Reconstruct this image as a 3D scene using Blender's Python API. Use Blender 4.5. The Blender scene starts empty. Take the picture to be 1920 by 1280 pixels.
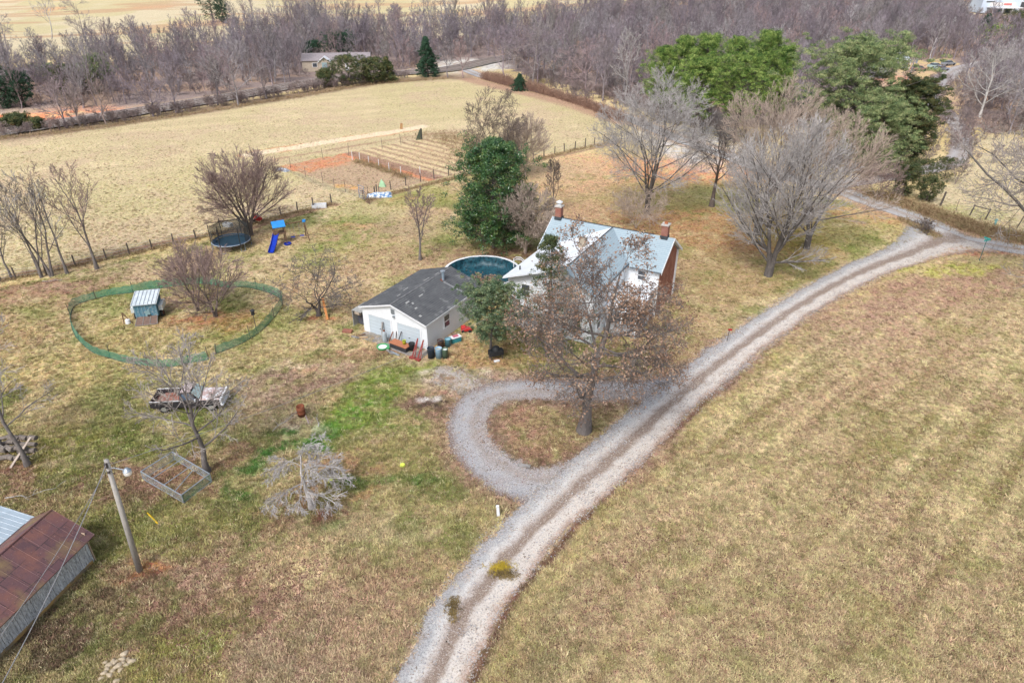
import bpy, math, random
import numpy as np
from mathutils import Vector, Matrix
R = math.radians
sc = bpy.context.scene
# ------------------------------------------------------------------ camera, sky, sun, exposure
CAM_H, CAM_P, CAM_F = 31.0, 30.0, 1280.0
cam_d = bpy.data.cameras.new('camera'); cam = bpy.data.objects.new('camera', cam_d)
sc.collection.objects.link(cam)
cam.location = (0, 0, CAM_H); cam.rotation_euler = (R(90 - CAM_P), 0, 0)
cam_d.sensor_width = 36; cam_d.lens = 24; cam_d.clip_end = 6000; cam_d.clip_start = 0.5
sc.camera = cam
world = bpy.data.worlds.new('World'); sc.world = world; world.use_nodes = True
wn = world.node_tree; wbg = wn.nodes['Background']
sky = wn.nodes.new('ShaderNodeTexSky'); sky.sky_type = 'NISHITA'; sky.sun_disc = False
SUN_EL, SUN_ROT = 52, 205
sky.sun_elevation = R(SUN_EL); sky.sun_rotation = R(SUN_ROT)
sky.air_density = 1.0; sky.dust_density = 4.0; sky.ozone_density = 1.0
hsv = wn.nodes.new('ShaderNodeHueSaturation'); hsv.inputs['Saturation'].default_value = 0.6
wn.links.new(sky.outputs[0], hsv.inputs['Color']); wn.links.new(hsv.outputs[0], wbg.inputs[0])
wbg.inputs[1].default_value = 0.135
sd = bpy.data.lights.new('sun', 'SUN'); sun = bpy.data.objects.new('sun', sd); sc.collection.objects.link(sun)
sd.energy = 1.5; sd.angle = R(11); sd.color = (1.0, .985, .975)
sun.rotation_euler = (R(90 - SUN_EL), 0, R(180 - SUN_ROT)); sun.location = (0, -20, 80)
sc.view_settings.view_transform = 'Standard'; sc.view_settings.look = 'None'
sc.view_settings.exposure = 0.55; sc.view_settings.gamma = 1
sc.cycles.max_bounces = 5; sc.cycles.diffuse_bounces = 2; sc.cycles.transparent_max_bounces = 24

# ------------------------------------------------------------------ ground height and pixel -> ground point
def vhash(i, j, s):
    v = np.sin(i * 127.1 + j * 311.7 + s * 74.7) * 43758.5453
    return v - np.floor(v)
def vnoise(x, y, s=0.):
    x = np.asarray(x, float); y = np.asarray(y, float)
    xi = np.floor(x); yi = np.floor(y); fx = x - xi; fy = y - yi
    fx = fx * fx * (3 - 2 * fx); fy = fy * fy * (3 - 2 * fy)
    a = vhash(xi, yi, s); b = vhash(xi + 1, yi, s); c = vhash(xi, yi + 1, s); d = vhash(xi + 1, yi + 1, s)
    return (a * (1 - fx) + b * fx) * (1 - fy) + (c * (1 - fx) + d * fx) * fy
def fbm(x, y, s=0., o=4):
    t = 0; a = .5; n = 0
    for k in range(o):
        t = t + a * vnoise(x * 2**k + 17 * k, y * 2**k - 9 * k, s + k); n += a; a *= .55
    return t / n
def gh(x, y):
    x = np.asarray(x, float); y = np.asarray(y, float)
    r = np.clip((y - 230) / 260, 0, 1) ** 1.6
    far = r * (5 * np.sin(x / 80 + 1.3) + 4 * np.sin(x / 43 + y / 70) + 6 * r)
    near = .5 * (fbm(x / 24., y / 24., 5, 2) - .5) * np.clip((y - 70) / 40, 0, 1)
    return far + near * np.clip(1 - (y - 230) / 60, 0, 1)
def at(px, py, h=0.0):
    p = R(CAM_P); x = (px - 960) / CAM_F; y = (640 - py) / CAM_F
    d = (x, math.cos(p) + y * math.sin(p), -math.sin(p) + y * math.cos(p))
    g = 0.0
    for k in range(14):
        t = (CAM_H - h - g) / -d[2]
        g = .5 * g + .5 * float(gh(d[0] * t, d[1] * t))
    t = (CAM_H - h - g) / -d[2]
    return Vector((d[0] * t, d[1] * t, float(gh(d[0] * t, d[1] * t)) + h))
def height_at(base, py):
    """height above the point BASE seen at picture row py"""
    return CAM_H - base.y * math.tan(R(CAM_P) - math.atan((640 - py) / CAM_F)) - base.z
def mpp(base, h=0):
    return (base.y * math.cos(R(CAM_P)) + (CAM_H - base.z - h) * math.sin(R(CAM_P))) / CAM_F

# ------------------------------------------------------------------ object helpers
COL = sc.collection
def tag(o, label=None, cat=None, group=None, kind=None):
    if label: o['label'] = label
    if cat: o['category'] = cat
    if group: o['group'] = group
    if kind: o['kind'] = kind
    return o
def empty(name, loc, rz=0, label=None, cat=None, group=None):
    o = bpy.data.objects.new(name, None); COL.objects.link(o); o.empty_display_size = .3
    o.location = loc; o.rotation_euler = (0, 0, R(rz)); return tag(o, label, cat, group)
def copy_tree(o, parent=None):
    c = o.copy(); COL.objects.link(c); c.parent = parent
    for ch in list(o.children): copy_tree(ch, c)
    return c
def np_mesh(name, V, F, mats, mi=None, smooth=False):
    """F: (n,3) or (n,4) array or list of such"""
    me = bpy.data.meshes.new(name)
    if not isinstance(F, (list, tuple)): F = [F]
    F = [np.asarray(f, np.int32) for f in F if len(f)]
    me.vertices.add(len(V)); me.vertices.foreach_set('co', np.asarray(V, np.float32).ravel())
    tot = np.concatenate([np.full(len(f), f.shape[1], np.int32) for f in F])
    loops = np.concatenate([f.ravel() for f in F])
    me.loops.add(len(loops)); me.loops.foreach_set('vertex_index', loops)
    me.polygons.add(len(tot))
    me.polygons.foreach_set('loop_start', np.concatenate([[0], np.cumsum(tot)[:-1]]).astype(np.int32))
    me.polygons.foreach_set('loop_total', tot)
    for m in (mats if isinstance(mats, (list, tuple)) else [mats]): me.materials.append(m)
    if mi is not None: me.polygons.foreach_set('material_index', np.asarray(mi, np.int32))
    me.update(calc_edges=True)
    me.polygons.foreach_set('use_smooth', np.full(len(tot), smooth))
    return me
def link(name, me, parent=None, loc=(0, 0, 0), rz=0):
    o = bpy.data.objects.new(name, me); COL.objects.link(o); o.location = loc; o.rotation_euler = (0, 0, R(rz))
    if parent: o.parent = parent
    return o
class MB:
    def __init__(s): s.v = []; s.f = []; s.m = []
    def add(s, vs, fs, m=0):
        n = len(s.v); s.v += [tuple(v) for v in vs]; s.f += [tuple(i + n for i in f) for f in fs]; s.m += [m] * len(fs); return s
    def box(s, c, d, m=0, rz=0, ry=0, rx=0, taper=(1, 1)):
        M = Matrix.Rotation(R(rz), 3, 'Z') @ Matrix.Rotation(R(ry), 3, 'Y') @ Matrix.Rotation(R(rx), 3, 'X')
        vs = []
        for z in (-.5, .5):
            tx, ty = taper if z > 0 else (1, 1)
            for x, y in ((-.5, -.5), (.5, -.5), (.5, .5), (-.5, .5)):
                vs.append(Vector(c) + M @ Vector((x * d[0] * tx, y * d[1] * ty, z * d[2])))
        return s.add(vs, [(3, 2, 1, 0), (4, 5, 6, 7), (0, 1, 5, 4), (1, 2, 6, 5), (2, 3, 7, 6), (3, 0, 4, 7)], m)
    def tube(s, pts, r, n=8, m=0, cap=True):
        pts = [Vector(p) for p in pts]; rs = r if isinstance(r, (list, tuple)) else [r] * len(pts)
        vs = []; fs = []
        for i, p in enumerate(pts):
            t = (pts[min(i + 1, len(pts) - 1)] - pts[max(i - 1, 0)]).normalized()
            a = t.cross(Vector((0, 0, 1)) if abs(t.z) < .9 else Vector((1, 0, 0))).normalized(); b = t.cross(a)
            for k in range(n):
                q = 2 * math.pi * k / n; vs.append(p + (a * math.cos(q) + b * math.sin(q)) * rs[i])
        for i in range(len(pts) - 1):
            for k in range(n):
                fs.append((i * n + k, i * n + (k + 1) % n, (i + 1) * n + (k + 1) % n, (i + 1) * n + k))
        if cap: fs.append(tuple(range(n - 1, -1, -1))); fs.append(tuple((len(pts) - 1) * n + k for k in range(n)))
        return s.add(vs, fs, m)
    def lathe(s, prof, n=24, m=0, c=(0, 0, 0), arc=(0, 360)):
        full = arc[1] - arc[0] >= 360; N = n if full else n + 1
        vs = []; fs = []
        for r_, z in prof:
            for k in range(N):
                q = R(arc[0] + (arc[1] - arc[0]) * k / n); vs.append((c[0] + r_ * math.cos(q), c[1] + r_ * math.sin(q), c[2] + z))
        for i in range(len(prof) - 1):
            for k in range(n):
                k2 = (k + 1) % N; fs.append((i * N + k, i * N + k2, (i + 1) * N + k2, (i + 1) * N + k))
        return s.add(vs, fs, m)
    def prism(s, poly, d, m=0):
        """poly: list of 3-D points (planar), d: extrusion vector"""
        n = len(poly); P = [Vector(p) for p in poly]; D = Vector(d)
        return s.add(P + [p + D for p in P], [tuple(range(n - 1, -1, -1)), tuple(range(n, 2 * n))] + [(i, (i + 1) % n, n + (i + 1) % n, n + i) for i in range(n)], m)
    def slab(s, a, b, c, d, t, m=0):
        """plate over four points, thickness t below"""
        P = [Vector(q) for q in (a, b, c, d)]; nrm = (P[1] - P[0]).cross(P[3] - P[0]).normalized()
        return s.prism(P, -nrm * t, m)
    def build(s, name, mats, parent=None, loc=(0, 0, 0), rz=0, smooth=False, bevel=0):
        me = bpy.data.meshes.new(name); me.from_pydata(s.v, [], s.f)
        for m in (mats if isinstance(mats, (list, tuple)) else [mats]): me.materials.append(m)
        for p, k in zip(me.polygons, s.m): p.material_index = k; p.use_smooth = smooth
        me.update(); o = link(name, me, parent, loc, rz)
        if bevel:
            b = o.modifiers.new('bevel', 'BEVEL'); b.width = bevel; b.segments = 2; b.limit_method = 'ANGLE'
        return o

# ------------------------------------------------------------------ materials
def nt(name):
    m = bpy.data.materials.new(name); m.use_nodes = True; return m, m.node_tree, m.node_tree.nodes['Principled BSDF']
def node(t, kind, **kw):
    n = t.nodes.new(kind)
    for k, v in kw.items():
        if k in n.inputs: n.inputs[k].default_value = v
        else: setattr(n, k, v)
    return n
def mixc(t, fac, a, b, mode='MIX'):
    n = t.nodes.new('ShaderNodeMix'); n.data_type = 'RGBA'; n.blend_type = mode; n.clamp_factor = True
    for s, v in ((n.inputs[0], fac), (n.inputs[6], a), (n.inputs[7], b)):
        if hasattr(v, 'is_linked') or isinstance(v, bpy.types.NodeSocket): t.links.new(v, s)
        elif isinstance(v, (int, float)): s.default_value = v
        else: s.default_value = (*v, 1)
    return n.outputs[2]
def ramp(t, fac, lo, hi):
    n = t.nodes.new('ShaderNodeMapRange'); n.inputs[1].default_value = lo; n.inputs[2].default_value = hi
    t.links.new(fac, n.inputs[0]); return n.outputs[0]
def noise(t, scale, detail=3, vec=None, rough=.6, dist=0):
    n = t.nodes.new('ShaderNodeTexNoise'); n.inputs['Scale'].default_value = scale; n.inputs['Detail'].default_value = detail
    n.inputs['Roughness'].default_value = rough; n.inputs['Distortion'].default_value = dist
    if vec is not None: t.links.new(vec, n.inputs['Vector'])
    return n.outputs['Fac']
def objvec(t, sc_=(1, 1, 1), order=None):
    tc = t.nodes.new('ShaderNodeTexCoord'); v = tc.outputs['Object']
    if order:
        s = t.nodes.new('ShaderNodeSeparateXYZ'); c = t.nodes.new('ShaderNodeCombineXYZ'); t.links.new(v, s.inputs[0])
        for i, a in enumerate(order):
            if a in 'xyz': t.links.new(s.outputs['xyz'.index(a)], c.inputs[i])
        v = c.outputs[0]
    mp = t.nodes.new('ShaderNodeMapping'); mp.inputs['Scale'].default_value = sc_; t.links.new(v, mp.inputs[0])
    return mp.outputs[0]
def bump(t, b, h, strength=.3, dist=.05):
    n = t.nodes.new('ShaderNodeBump'); n.inputs['Strength'].default_value = strength; n.inputs['Distance'].default_value = dist
    t.links.new(h, n.inputs['Height']); t.links.new(n.outputs[0], b.inputs['Normal'])
_mc = {}
def mat(name, c1, c2=None, scale=3., rough=.8, c3=None, scale3=20., metal=0., bs=.25, stretch=(1, 1, 1), spec=.3, lo=.35, hi=.65, lo3=.55, hi3=.7):
    if name in _mc: return _mc[name]
    m, t, b = nt(name); _mc[name] = m
    c2 = c2 or tuple(x * .7 for x in c1); v = objvec(t, stretch)
    n1 = noise(t, scale, 4, v); col = mixc(t, ramp(t, n1, lo, hi), c1, c2)
    n3 = noise(t, scale3, 3, v)
    if c3: col = mixc(t, ramp(t, n3, lo3, hi3), col, c3)
    t.links.new(col, b.inputs['Base Color']); b.inputs['Roughness'].default_value = rough
    b.inputs['Metallic'].default_value = metal; b.inputs['Specular IOR Level'].default_value = spec
    bump(t, b, n3, bs, .02)
    return m
def mat_brick(name, c1, c2, mort, order, bw=.24, bh=.08, ms=.012, off=.5, rough=.85, wear=None, bias=0., dirt=None):
    m, t, b = nt(name); v = objvec(t, (1, 1, 1), order)
    n = t.nodes.new('ShaderNodeTexBrick'); n.offset = off; t.links.new(v, n.inputs['Vector'])
    for k, x in (('Color1', c1), ('Color2', c2), ('Mortar', mort)): n.inputs[k].default_value = (*x, 1)
    n.inputs['Scale'].default_value = 1; n.inputs['Mortar Size'].default_value = ms; n.inputs['Brick Width'].default_value = bw
    n.inputs['Row Height'].default_value = bh; n.inputs['Bias'].default_value = bias
    col = n.outputs['Color']; n1 = noise(t, 1.2, 5, objvec(t))
    col = mixc(t, ramp(t, n1, .3, .75), col, wear or tuple(x * .75 for x in c1))
    if wear is None: pass
    if dirt: col = mixc(t, ramp(t, noise(t, .9, 6, objvec(t, (1, 1, .6)), .7), .56, .66), col, dirt)
    t.links.new(col, b.inputs['Base Color']); b.inputs['Roughness'].default_value = rough
    bump(t, b, n.outputs['Fac'], -.4, .01); return m
# ------------------------------------------------------------------ ground plan (points read off the photo, kept in metres)
def W(*pts): return [tuple(at(*p)[:2]) for p in pts]
def smooth_line(P, n=8, step=None):
    P = np.array(P, float); Q = []
    A = np.vstack([2 * P[0] - P[1], P, 2 * P[-1] - P[-2]])
    for i in range(1, len(A) - 2):
        for k in range(n):
            s = k / n; a, b, c, d = A[i - 1], A[i], A[i + 1], A[i + 2]
            Q.append(.5 * ((2 * b) + (c - a) * s + (2 * a - 5 * b + 4 * c - d) * s * s + (3 * b - a - 3 * c + d) * s**3))
    Q.append(A[-2]); return np.array(Q)
def resample(Q, step):
    L = np.concatenate([[0], np.cumsum(np.linalg.norm(np.diff(Q, axis=0), axis=1))]); n = max(2, int(L[-1] / step))
    s = np.linspace(0, L[-1], n); return np.column_stack([np.interp(s, L, Q[:, k]) for k in range(Q.shape[1])]), s
DRIVE = smooth_line(W((770, 1400), (809, 1280), (872, 1150), (955, 1040), (1042, 950), (1130, 872), (1255, 758), (1395, 645), (1500, 572), (1605, 514), (1700, 476), (1765, 450), (1800, 444)))
ROAD = smooth_line(W((2100, 492), (1930, 470), (1860, 459), (1795, 446), (1745, 420), (1690, 398), (1634, 380), (1560, 352), (1450, 325), (1350, 288), (1265, 258), (1180, 222), (1110, 197), (1030, 175), (960, 158), (900, 142), (870, 130)))
LOOP = smooth_line(W((1190, 832), (1120, 880), (1055, 906), (1000, 908), (952, 893), (905, 860), (880, 815), (882, 772), (915, 742), (990, 728), (1110, 732), (1230, 728), (1310, 712), (1372, 668)))
LANE = smooth_line(W((1560, 350), (1640, 335), (1720, 322), (1790, 302), (1803, 266), (1790, 228), (1745, 190), (1745, 172), (1762, 152), (1795, 130), (1850, 115)))
def dist_line(X, Y, Q):
    d = np.full(X.shape, 1e9); side = np.zeros(X.shape)
    Q = np.asarray(Q)
    for i in range(len(Q) - 1):
        a, b = Q[i], Q[i + 1]; ab = b - a; L = ab @ ab + 1e-9
        t = np.clip(((X - a[0]) * ab[0] + (Y - a[1]) * ab[1]) / L, 0, 1)
        dx = X - a[0] - t * ab[0]; dy = Y - a[1] - t * ab[1]; dd = np.hypot(dx, dy)
        m = dd < d; d = np.where(m, dd, d); side = np.where(m, np.sign(ab[0] * dy - ab[1] * dx), side)
    return d, side       # side > 0: left of the line
def in_poly(X, Y, P):
    r = np.zeros(X.shape, bool); n = len(P)
    for i in range(n):
        x1, y1 = P[i]; x2, y2 = P[(i + 1) % n]
        c = ((y1 > Y) != (y2 > Y)) & (X < (x2 - x1) * (Y - y1) / (y2 - y1 + 1e-12) + x1); r ^= c
    return r
FIELD = W((-60, 268), (0, 260), (100, 247), (200, 234), (400, 204), (560, 178), (700, 155), (840, 144), (890, 147), (960, 162), (1060, 188), (1165, 224), (1190, 262), (1150, 272), (1060, 285), (900, 312), (860, 330), (740, 365), (620, 385), (480, 425), (300, 460), (150, 500), (0, 530), (-60, 545))
GARDEN = W((524, 312), (640, 288), (780, 262), (880, 258), (905, 318), (780, 345), (690, 368))
WOODA = [(-60, 214), (60, 208), (200, 206), (300, 195), (430, 175), (560, 157), (700, 140), (840, 122), (940, 128), (1060, 160), (1180, 196), (1300, 236), (1600, 240), (1640, 165), (1700, 120), (1780, 108), (1800, 130), (1800, 220), (1860, 260), (1980, 262), (1980, 28), (1760, 26), (1560, 22), (1300, 10), (1180, 12), (1080, 34), (1000, 62), (830, 74), (640, 62), (560, 40), (480, 72), (380, 92), (250, 112), (0, 128), (-60, 130)]
WOODS = W(*WOODA)
ORCH = W((1080, 290), (1160, 262), (1330, 275), (1600, 345), (1640, 385), (1420, 400), (1080, 360))
YARDW = W((-60, 560), (0, 540), (300, 470), (620, 390), (690, 370), (900, 320), (1080, 300), (1640, 385), (1740, 430), (1700, 470), (1500, 565), (1100, 890), (960, 1000), (780, 1300), (-100, 1300))

def ground():
    ys = [14.]
    while ys[-1] < 620: ys.append(ys[-1] + .10 + .0034 * ys[-1])
    ys = np.array([-60, -20, 0, 8] + ys + [700, 850, 1100, 1500, 2200, 3500.])
    s = np.concatenate([[-5, -3, -2, -1.5, -1.2], np.linspace(-1.03, 1.03, 640), [1.2, 1.5, 2, 3, 5]])
    w = np.sqrt(ys**2 + 400); X = w[:, None] * s[None]; Y = np.repeat(ys[:, None], len(s), 1)
    # warp for ragged edges of every patch
    wx = (fbm(X / 2.2, Y / 2.2, 3, 4) - .5) * 3.2; wy = (fbm(X / 2.2 + 40, Y / 2.2, 4, 4) - .5) * 3.2
    XW, YW = X + wx, Y + wy; XF, YF = X + wx * 2.5 * np.clip(Y / 150, .4, 2), Y + wy * 2.5 * np.clip(Y / 150, .4, 2)
    big = fbm(X / 22, Y / 22, 1, 4); mid = fbm(X / 6, Y / 6, 2, 4); fine = fbm(X / 1.3, Y / 1.3, 6, 3); bl = fbm(X / 3.1, Y / 3.1, 16, 4)
    fine2 = fbm(X / .8, Y / .8, 61, 3)
    C = np.zeros(X.shape + (3,)); leaf = np.zeros(X.shape)
    def sm(v, a, b):
        t = np.clip((v - a) / (b - a), 0, 1); return t * t * (3 - 2 * t)
    def put(m, c, lf=None):
        nonlocal C, leaf
        m = np.clip(m, 0, 1); C = C * (1 - m[..., None]) + np.array(c) * m[..., None]
        if lf is not None: leaf = leaf * (1 - m) + lf * m
    STRAW, STRAW2, GRN, BGRN, DGRN = (.36, .285, .135), (.44, .355, .195), (.165, .185, .055), (.135, .21, .035), (.055, .14, .03)
    LEAF, LEAF2, ORANGE, SOIL, PINK, GREY = (.215, .135, .085), (.15, .095, .065), (.38, .165, .075), (.13, .085, .055), (.33, .235, .165), (.30, .265, .225)
    C[:] = STRAW
    put(sm(big, .42, .62) * .8, STRAW2, .1)
    # hay field beyond the fence
    fld = in_poly(XW, YW, FIELD)
    put(fld * 1., (.365, .305, .18), .06)
    st = fbm((X * .92 + Y * .39) / 50, (Y * .92 - X * .39) / 2.4, 9, 3)
    put(fld * sm(st, .44, .66) * .45, (.285, .235, .14)); put(fld * sm(bl, .55, .75) * .5, (.42, .35, .22)); put(fld * sm(big, .45, .65) * .5, (.30, .265, .135)); put(fld * sm(mid, .52, .7) * .55, (.33, .25, .17))
    # far hills
    far = sm(Y, 225, 250) * (1 - in_poly(XF, YF, WOODS))
    put(far, (.37, .32, .215), 0.); put(far * sm(fbm(X / 30, Y / 40, 12, 4), .45, .62) * .6, (.31, .275, .14)); put(far * sm(fbm(X / 50, Y / 12, 13, 4), .54, .64) * .8, (.31, .21, .125))
    # yard
    yard = in_poly(XW, YW, YARDW) * 1.
    put(yard, (.31, .255, .13), .25)
    put(yard * sm(mid, .44, .62) * .7, GRN); put(yard * sm(bl, .53, .68) * .8, (.41, .335, .20)); put(yard * sm(fbm(X / 9, Y / 9, 22, 4), .52, .66) * .75, (.31, .215, .13), .6)
    put(yard * sm(fbm(X / 4, Y / 4, 23, 5), .53, .64) * .75, (.125, .15, .040)); put(yard * sm(fbm(X / 16, Y / 16, 27, 4), .50, .60) * sm(fine2, .35, .6) * .7, (.14, .175, .045)); put(yard * sm(fine, .6, .75) * .35, (.42, .34, .17))
    # right field
    dD, sD = dist_line(X, Y, DRIVE[::2])
    wx = wx + (fbm(X / .6, Y / .6, 62, 2) - .5) * 1.2; XW = X + wx
    right = ((sD < 0) & (Y < 88) & (X > -20)) * 1.
    put(right, (.355, .28, .165), .5)
    dg = (X * .67 - Y * .74)                                   # mowing streaks along the drive
    stk = fbm(dg / 1.25, (X * .74 + Y * .67) / 22, 31, 4) * .84 + .16 * (.5 + .5 * np.sin(dg * 2 * np.pi / 1.5 + 1.6 * fbm(X / 14, Y / 14, 35, 2)))
    put(right * sm(mid, .42, .62) * .5, (.245, .22, .105), .5); put(right * sm(stk, .51, .66) * .7, (.45, .37, .215), .1); put(right * sm(stk, .46, .30) * .75, (.235, .195, .085), .6); put(right * sm(bl, .52, .66) * .35, (.44, .36, .21)); put(right * sm(fbm(X / 12, Y / 12, 33, 4), .5, .68) * .4, (.31, .225, .14), .9)
    put(right * sm(fine, .58, .7) * .35, (.15, .16, .05)); put(right * sm(bl, .36, .24) * .5, (.24, .22, .085), .3)
    put(right * (1 - sm(dD + wx, 2.4, 4.5)) * .55, (.35, .29, .13), .1)
    def splat(px, py, rx, ry, rot, c, k=1., lf=None, soft=.45):
        nonlocal C
        g = at(px, py); a = R(rot); dx, dy = XW - g.x, YW - g.y
        u = (dx * math.cos(a) + dy * math.sin(a)) / rx; v = (-dx * math.sin(a) + dy * math.cos(a)) / ry
        d = np.hypot(u, v) + (mid - .5) * .9; put((1 - sm(d, 1 - soft, 1 + soft * .6)) * k * (.25 + .95 * sm(fine2, .30, .62)), c, lf)
    S = splat
    # leaf litter and bare places
    S(1740, 545, 16, 5, 20, (.30, .195, .135), .75, 1.); S(1600, 610, 9, 4, 30, (.29, .20, .14), .5, .9); S(1640, 700, 12, 3, 35, (.28, .18, .12), .35, .9)
    S(1780, 505, 9, 1.6, 6, (.30, .29, .08), .8, .2)
    S(1070, 815, 8, 7, 0, LEAF, .85, .9); S(1160, 800, 6, 5, 0, (.25, .22, .10), .6, .7); S(1230, 640, 8, 6, 0, (.26, .19, .10), .8, .8); S(1330, 600, 7, 6, 20, (.28, .22, .12), .6, .6); S(1300, 520, 9, 8, 0, (.28, .20, .11), .6, .6)
    S(1215, 410, 13, 9, 0, (.26, .15, .075), .75, .8); S(1430, 470, 12, 12, 0, (.24, .19, .085), .6, .6); S(1390, 430, 14, 9, 0, (.30, .17, .08), .7, .8)
    S(1150, 330, 20, 14, 10, (.38, .245, .145), .75, .3); S(1290, 318, 16, 10, 0, (.42, .20, .10), .75, .3); S(1100, 300, 9, 6, 0, (.40, .25, .15), .6, .1); S(1290, 365, 15, 7, 0, (.24, .22, .085), .6, .2)
    S(1560, 420, 12, 8, 0, (.28, .24, .10), .6, .3); S(1620, 400, 9, 5, 0, (.38, .21, .11), .5, .4); S(1490, 450, 5, 4, 0, (.16, .16, .03), .6)
    S(430, 1150, 7, 4.5, -20, (.28, .18, .125), .85, 1.); S(620, 1160, 5, 5, 0, (.30, .20, .14), .6, 1.); S(340, 1060, 4, 3, 0, PINK, .5, .8); S(560, 1240, 5, 3, 10, PINK, .6, .9); S(560, 1060, 3, 2.4, 0, (.45, .36, .21), .7)
    S(640, 1230, 6, 4, 10, (.38, .30, .20), .6, .4); S(770, 1120, 5, 4, 0, (.38, .27, .17), .5, .6); S(330, 1240, 3, 2.5, 0, (.27, .26, .075), .7); S(400, 1180, 1.2, 3, 0, (.2, .22, .06), .5)
    S(255, 1083, 1.1, .8, 0, ORANGE, .85); S(235, 1112, .8, 1.6, 0, SOIL, .6, .5)
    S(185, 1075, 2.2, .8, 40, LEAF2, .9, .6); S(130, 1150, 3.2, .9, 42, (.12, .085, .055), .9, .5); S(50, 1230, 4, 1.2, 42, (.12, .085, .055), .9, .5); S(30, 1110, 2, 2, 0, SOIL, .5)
    S(230, 900, 5, 2.2, -20, LEAF2, .7, .9); S(40, 880, 3.5, 3, 0, LEAF, .9, .8); S(60, 940, 5, 2, 0, (.24, .18, .10), .5, .8); S(340, 900, 3.2, 2.4, 0, LEAF, .7, .9); S(420, 850, 3, 2, 0, LEAF, .6, 1.)
    S(90, 1010, 3, 2, 0, (.19, .18, .055), .6); S(330, 1000, 5, 2.5, 20, (.24, .23, .075), .6, .3); S(200, 980, 4, 2, 0, (.22, .2, .07), .5, .4); S(130, 830, 4, 2, 10, (.20, .20, .055), .8, .2); S(120, 880, 3, 1.5, 0, (.17, .20, .04), .6)
    # the bright green run of grass across the yard
    S(700, 770, 7, 2.6, 35, (.16, .205, .05), .8, .1); S(665, 740, 4.5, 1.3, 62, (.15, .225, .04), .7, .05); S(640, 800, 3.4, 1.5, 30, (.11, .20, .035), .7, .05); S(585, 795, 2.4, 1.5, 0, (.28, .27, .21), .6, .2); S(530, 838, .8, 3.0, -50, DGRN, .85, .05); S(492, 868, .8, 2.4, -40, DGRN, .8, .05); S(468, 898, .9, 1.6, -10, DGRN, .7, .05)
    S(600, 830, 2.8, 1.1, 20, DGRN, .9); S(655, 775, 3.2, 1.1, 40, (.09, .18, .03), .8, .05); S(560, 822, 2.2, .8, -20, DGRN, .8, .05); S(700, 720, 2.4, .8, 55, (.12, .2, .035), .7, .05); S(760, 905, 2.2, .7, 0, DGRN, .8, .1); S(650, 905, 1.6, .7, 0, DGRN, .6); S(790, 700, 7, 3.4, 20, (.155, .19, .045), .7, .1); S(840, 655, 5, 3, 20, (.2, .2, .06), .6); S(600, 985, 1.6, .8, 0, DGRN, .7)
    S(750, 860, 6, 2.4, 0, (.30, .24, .115), .55, .4); S(640, 870, 3, 1.4, 0, (.36, .22, .13), .6, .5); S(660, 925, 1.6, .6, 0, (.42, .25, .14), .6); S(560, 960, 2.6, 2.2, 0, (.30, .19, .13), .6, .7); S(610, 960, 1.6, .8, 10, (.23, .12, .08), .8, .6)
    S(540, 715, 6, 3.0, 20, (.27, .20, .145), .75, .7); S(590, 712, 3.2, 1.8, 20, (.20, .135, .10), .7, .8); S(500, 770, 5, 3, 0, (.30, .23, .16), .6, .7); S(585, 700, 1.6, .8, 10, (.40, .27, .15), .6); S(530, 690, 2.2, 1.0, 0, (.46, .38, .25), .7); S(610, 745, 2, .7, 20, (.40, .29, .17), .7)
    S(660, 660, 3.2, 1.1, 12, (.24, .145, .09), .8, .7); S(700, 665, 3, .8, 12, (.15, .145, .06), .5, .6); S(770, 655, 5, .9, -28, (.30, .17, .10), .8, .8); S(815, 665, 4, 1.4, 10, (.40, .30, .21), .7, .3); S(860, 640, 3.4, 1.1, 32, (.37, .27, .19), .85, .3)
    S(870, 712, 4.8, 1.9, -8, (.42, .37, .30), 1.2, .1); S(905, 728, 3, 1.6, 0, (.40, .37, .34), 1.1, .1); S(830, 730, 3.4, 2.2, -10, (.30, .20, .135), .85, .5); S(805, 760, 2.8, 2.0, -10, (.19, .125, .09), 1.0, .5); S(820, 750, 1.6, .9, 0, (.36, .34, .32), .85, .1); S(815, 768, 1.3, .5, 0, (.07, .052, .042), 1.2); S(840, 760, .9, .4, 20, (.065, .05, .04), 1.2)
    S(930, 665, 5, 3.5, 0, (.31, .21, .10), .75, .6); S(900, 680, 4, 2, 0, (.30, .19, .10), .6, .6); S(950, 560, 1.6, 4, -28, (.40, .27, .11), .8, .2); S(925, 565, 1.6, 4, -28, (.24, .22, .08), .5, .2)
    S(950, 800, 3, 5, -20, (.29, .19, .125), .7, .7)
    # pen, mulch, fence line, upper yard
    S(395, 598, 5.2, 2.4, 4, (.30, .15, .075), .9, .6); S(430, 602, 2.6, 1.5, 0, (.36, .18, .09), .8, .4); S(350, 560, 5, 3, 0, (.27, .19, .12), .7, .5); S(290, 640, 6, 2, -5, (.22, .21, .07), .6, .1); S(460, 610, 4, 2.5, 0, (.17, .19, .05), .6, .1)
    S(80, 540, 8, 2.6, 12, (.22, .13, .085), .85, .9); S(20, 560, 7, 4, 0, (.26, .17, .10), .7, .8); S(170, 530, 9, 1.6, 14, (.27, .19, .125), .7, .7); S(60, 640, 14, 5, 10, (.34, .265, .13), .6, .2); S(140, 690, 8, 3, 0, (.43, .335, .17), .6, .1); S(400, 500, 12, 3, 12, (.33, .245, .16), .7, .3); S(230, 500, 9, 2, 14, (.33, .25, .16), .7, .3)
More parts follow.
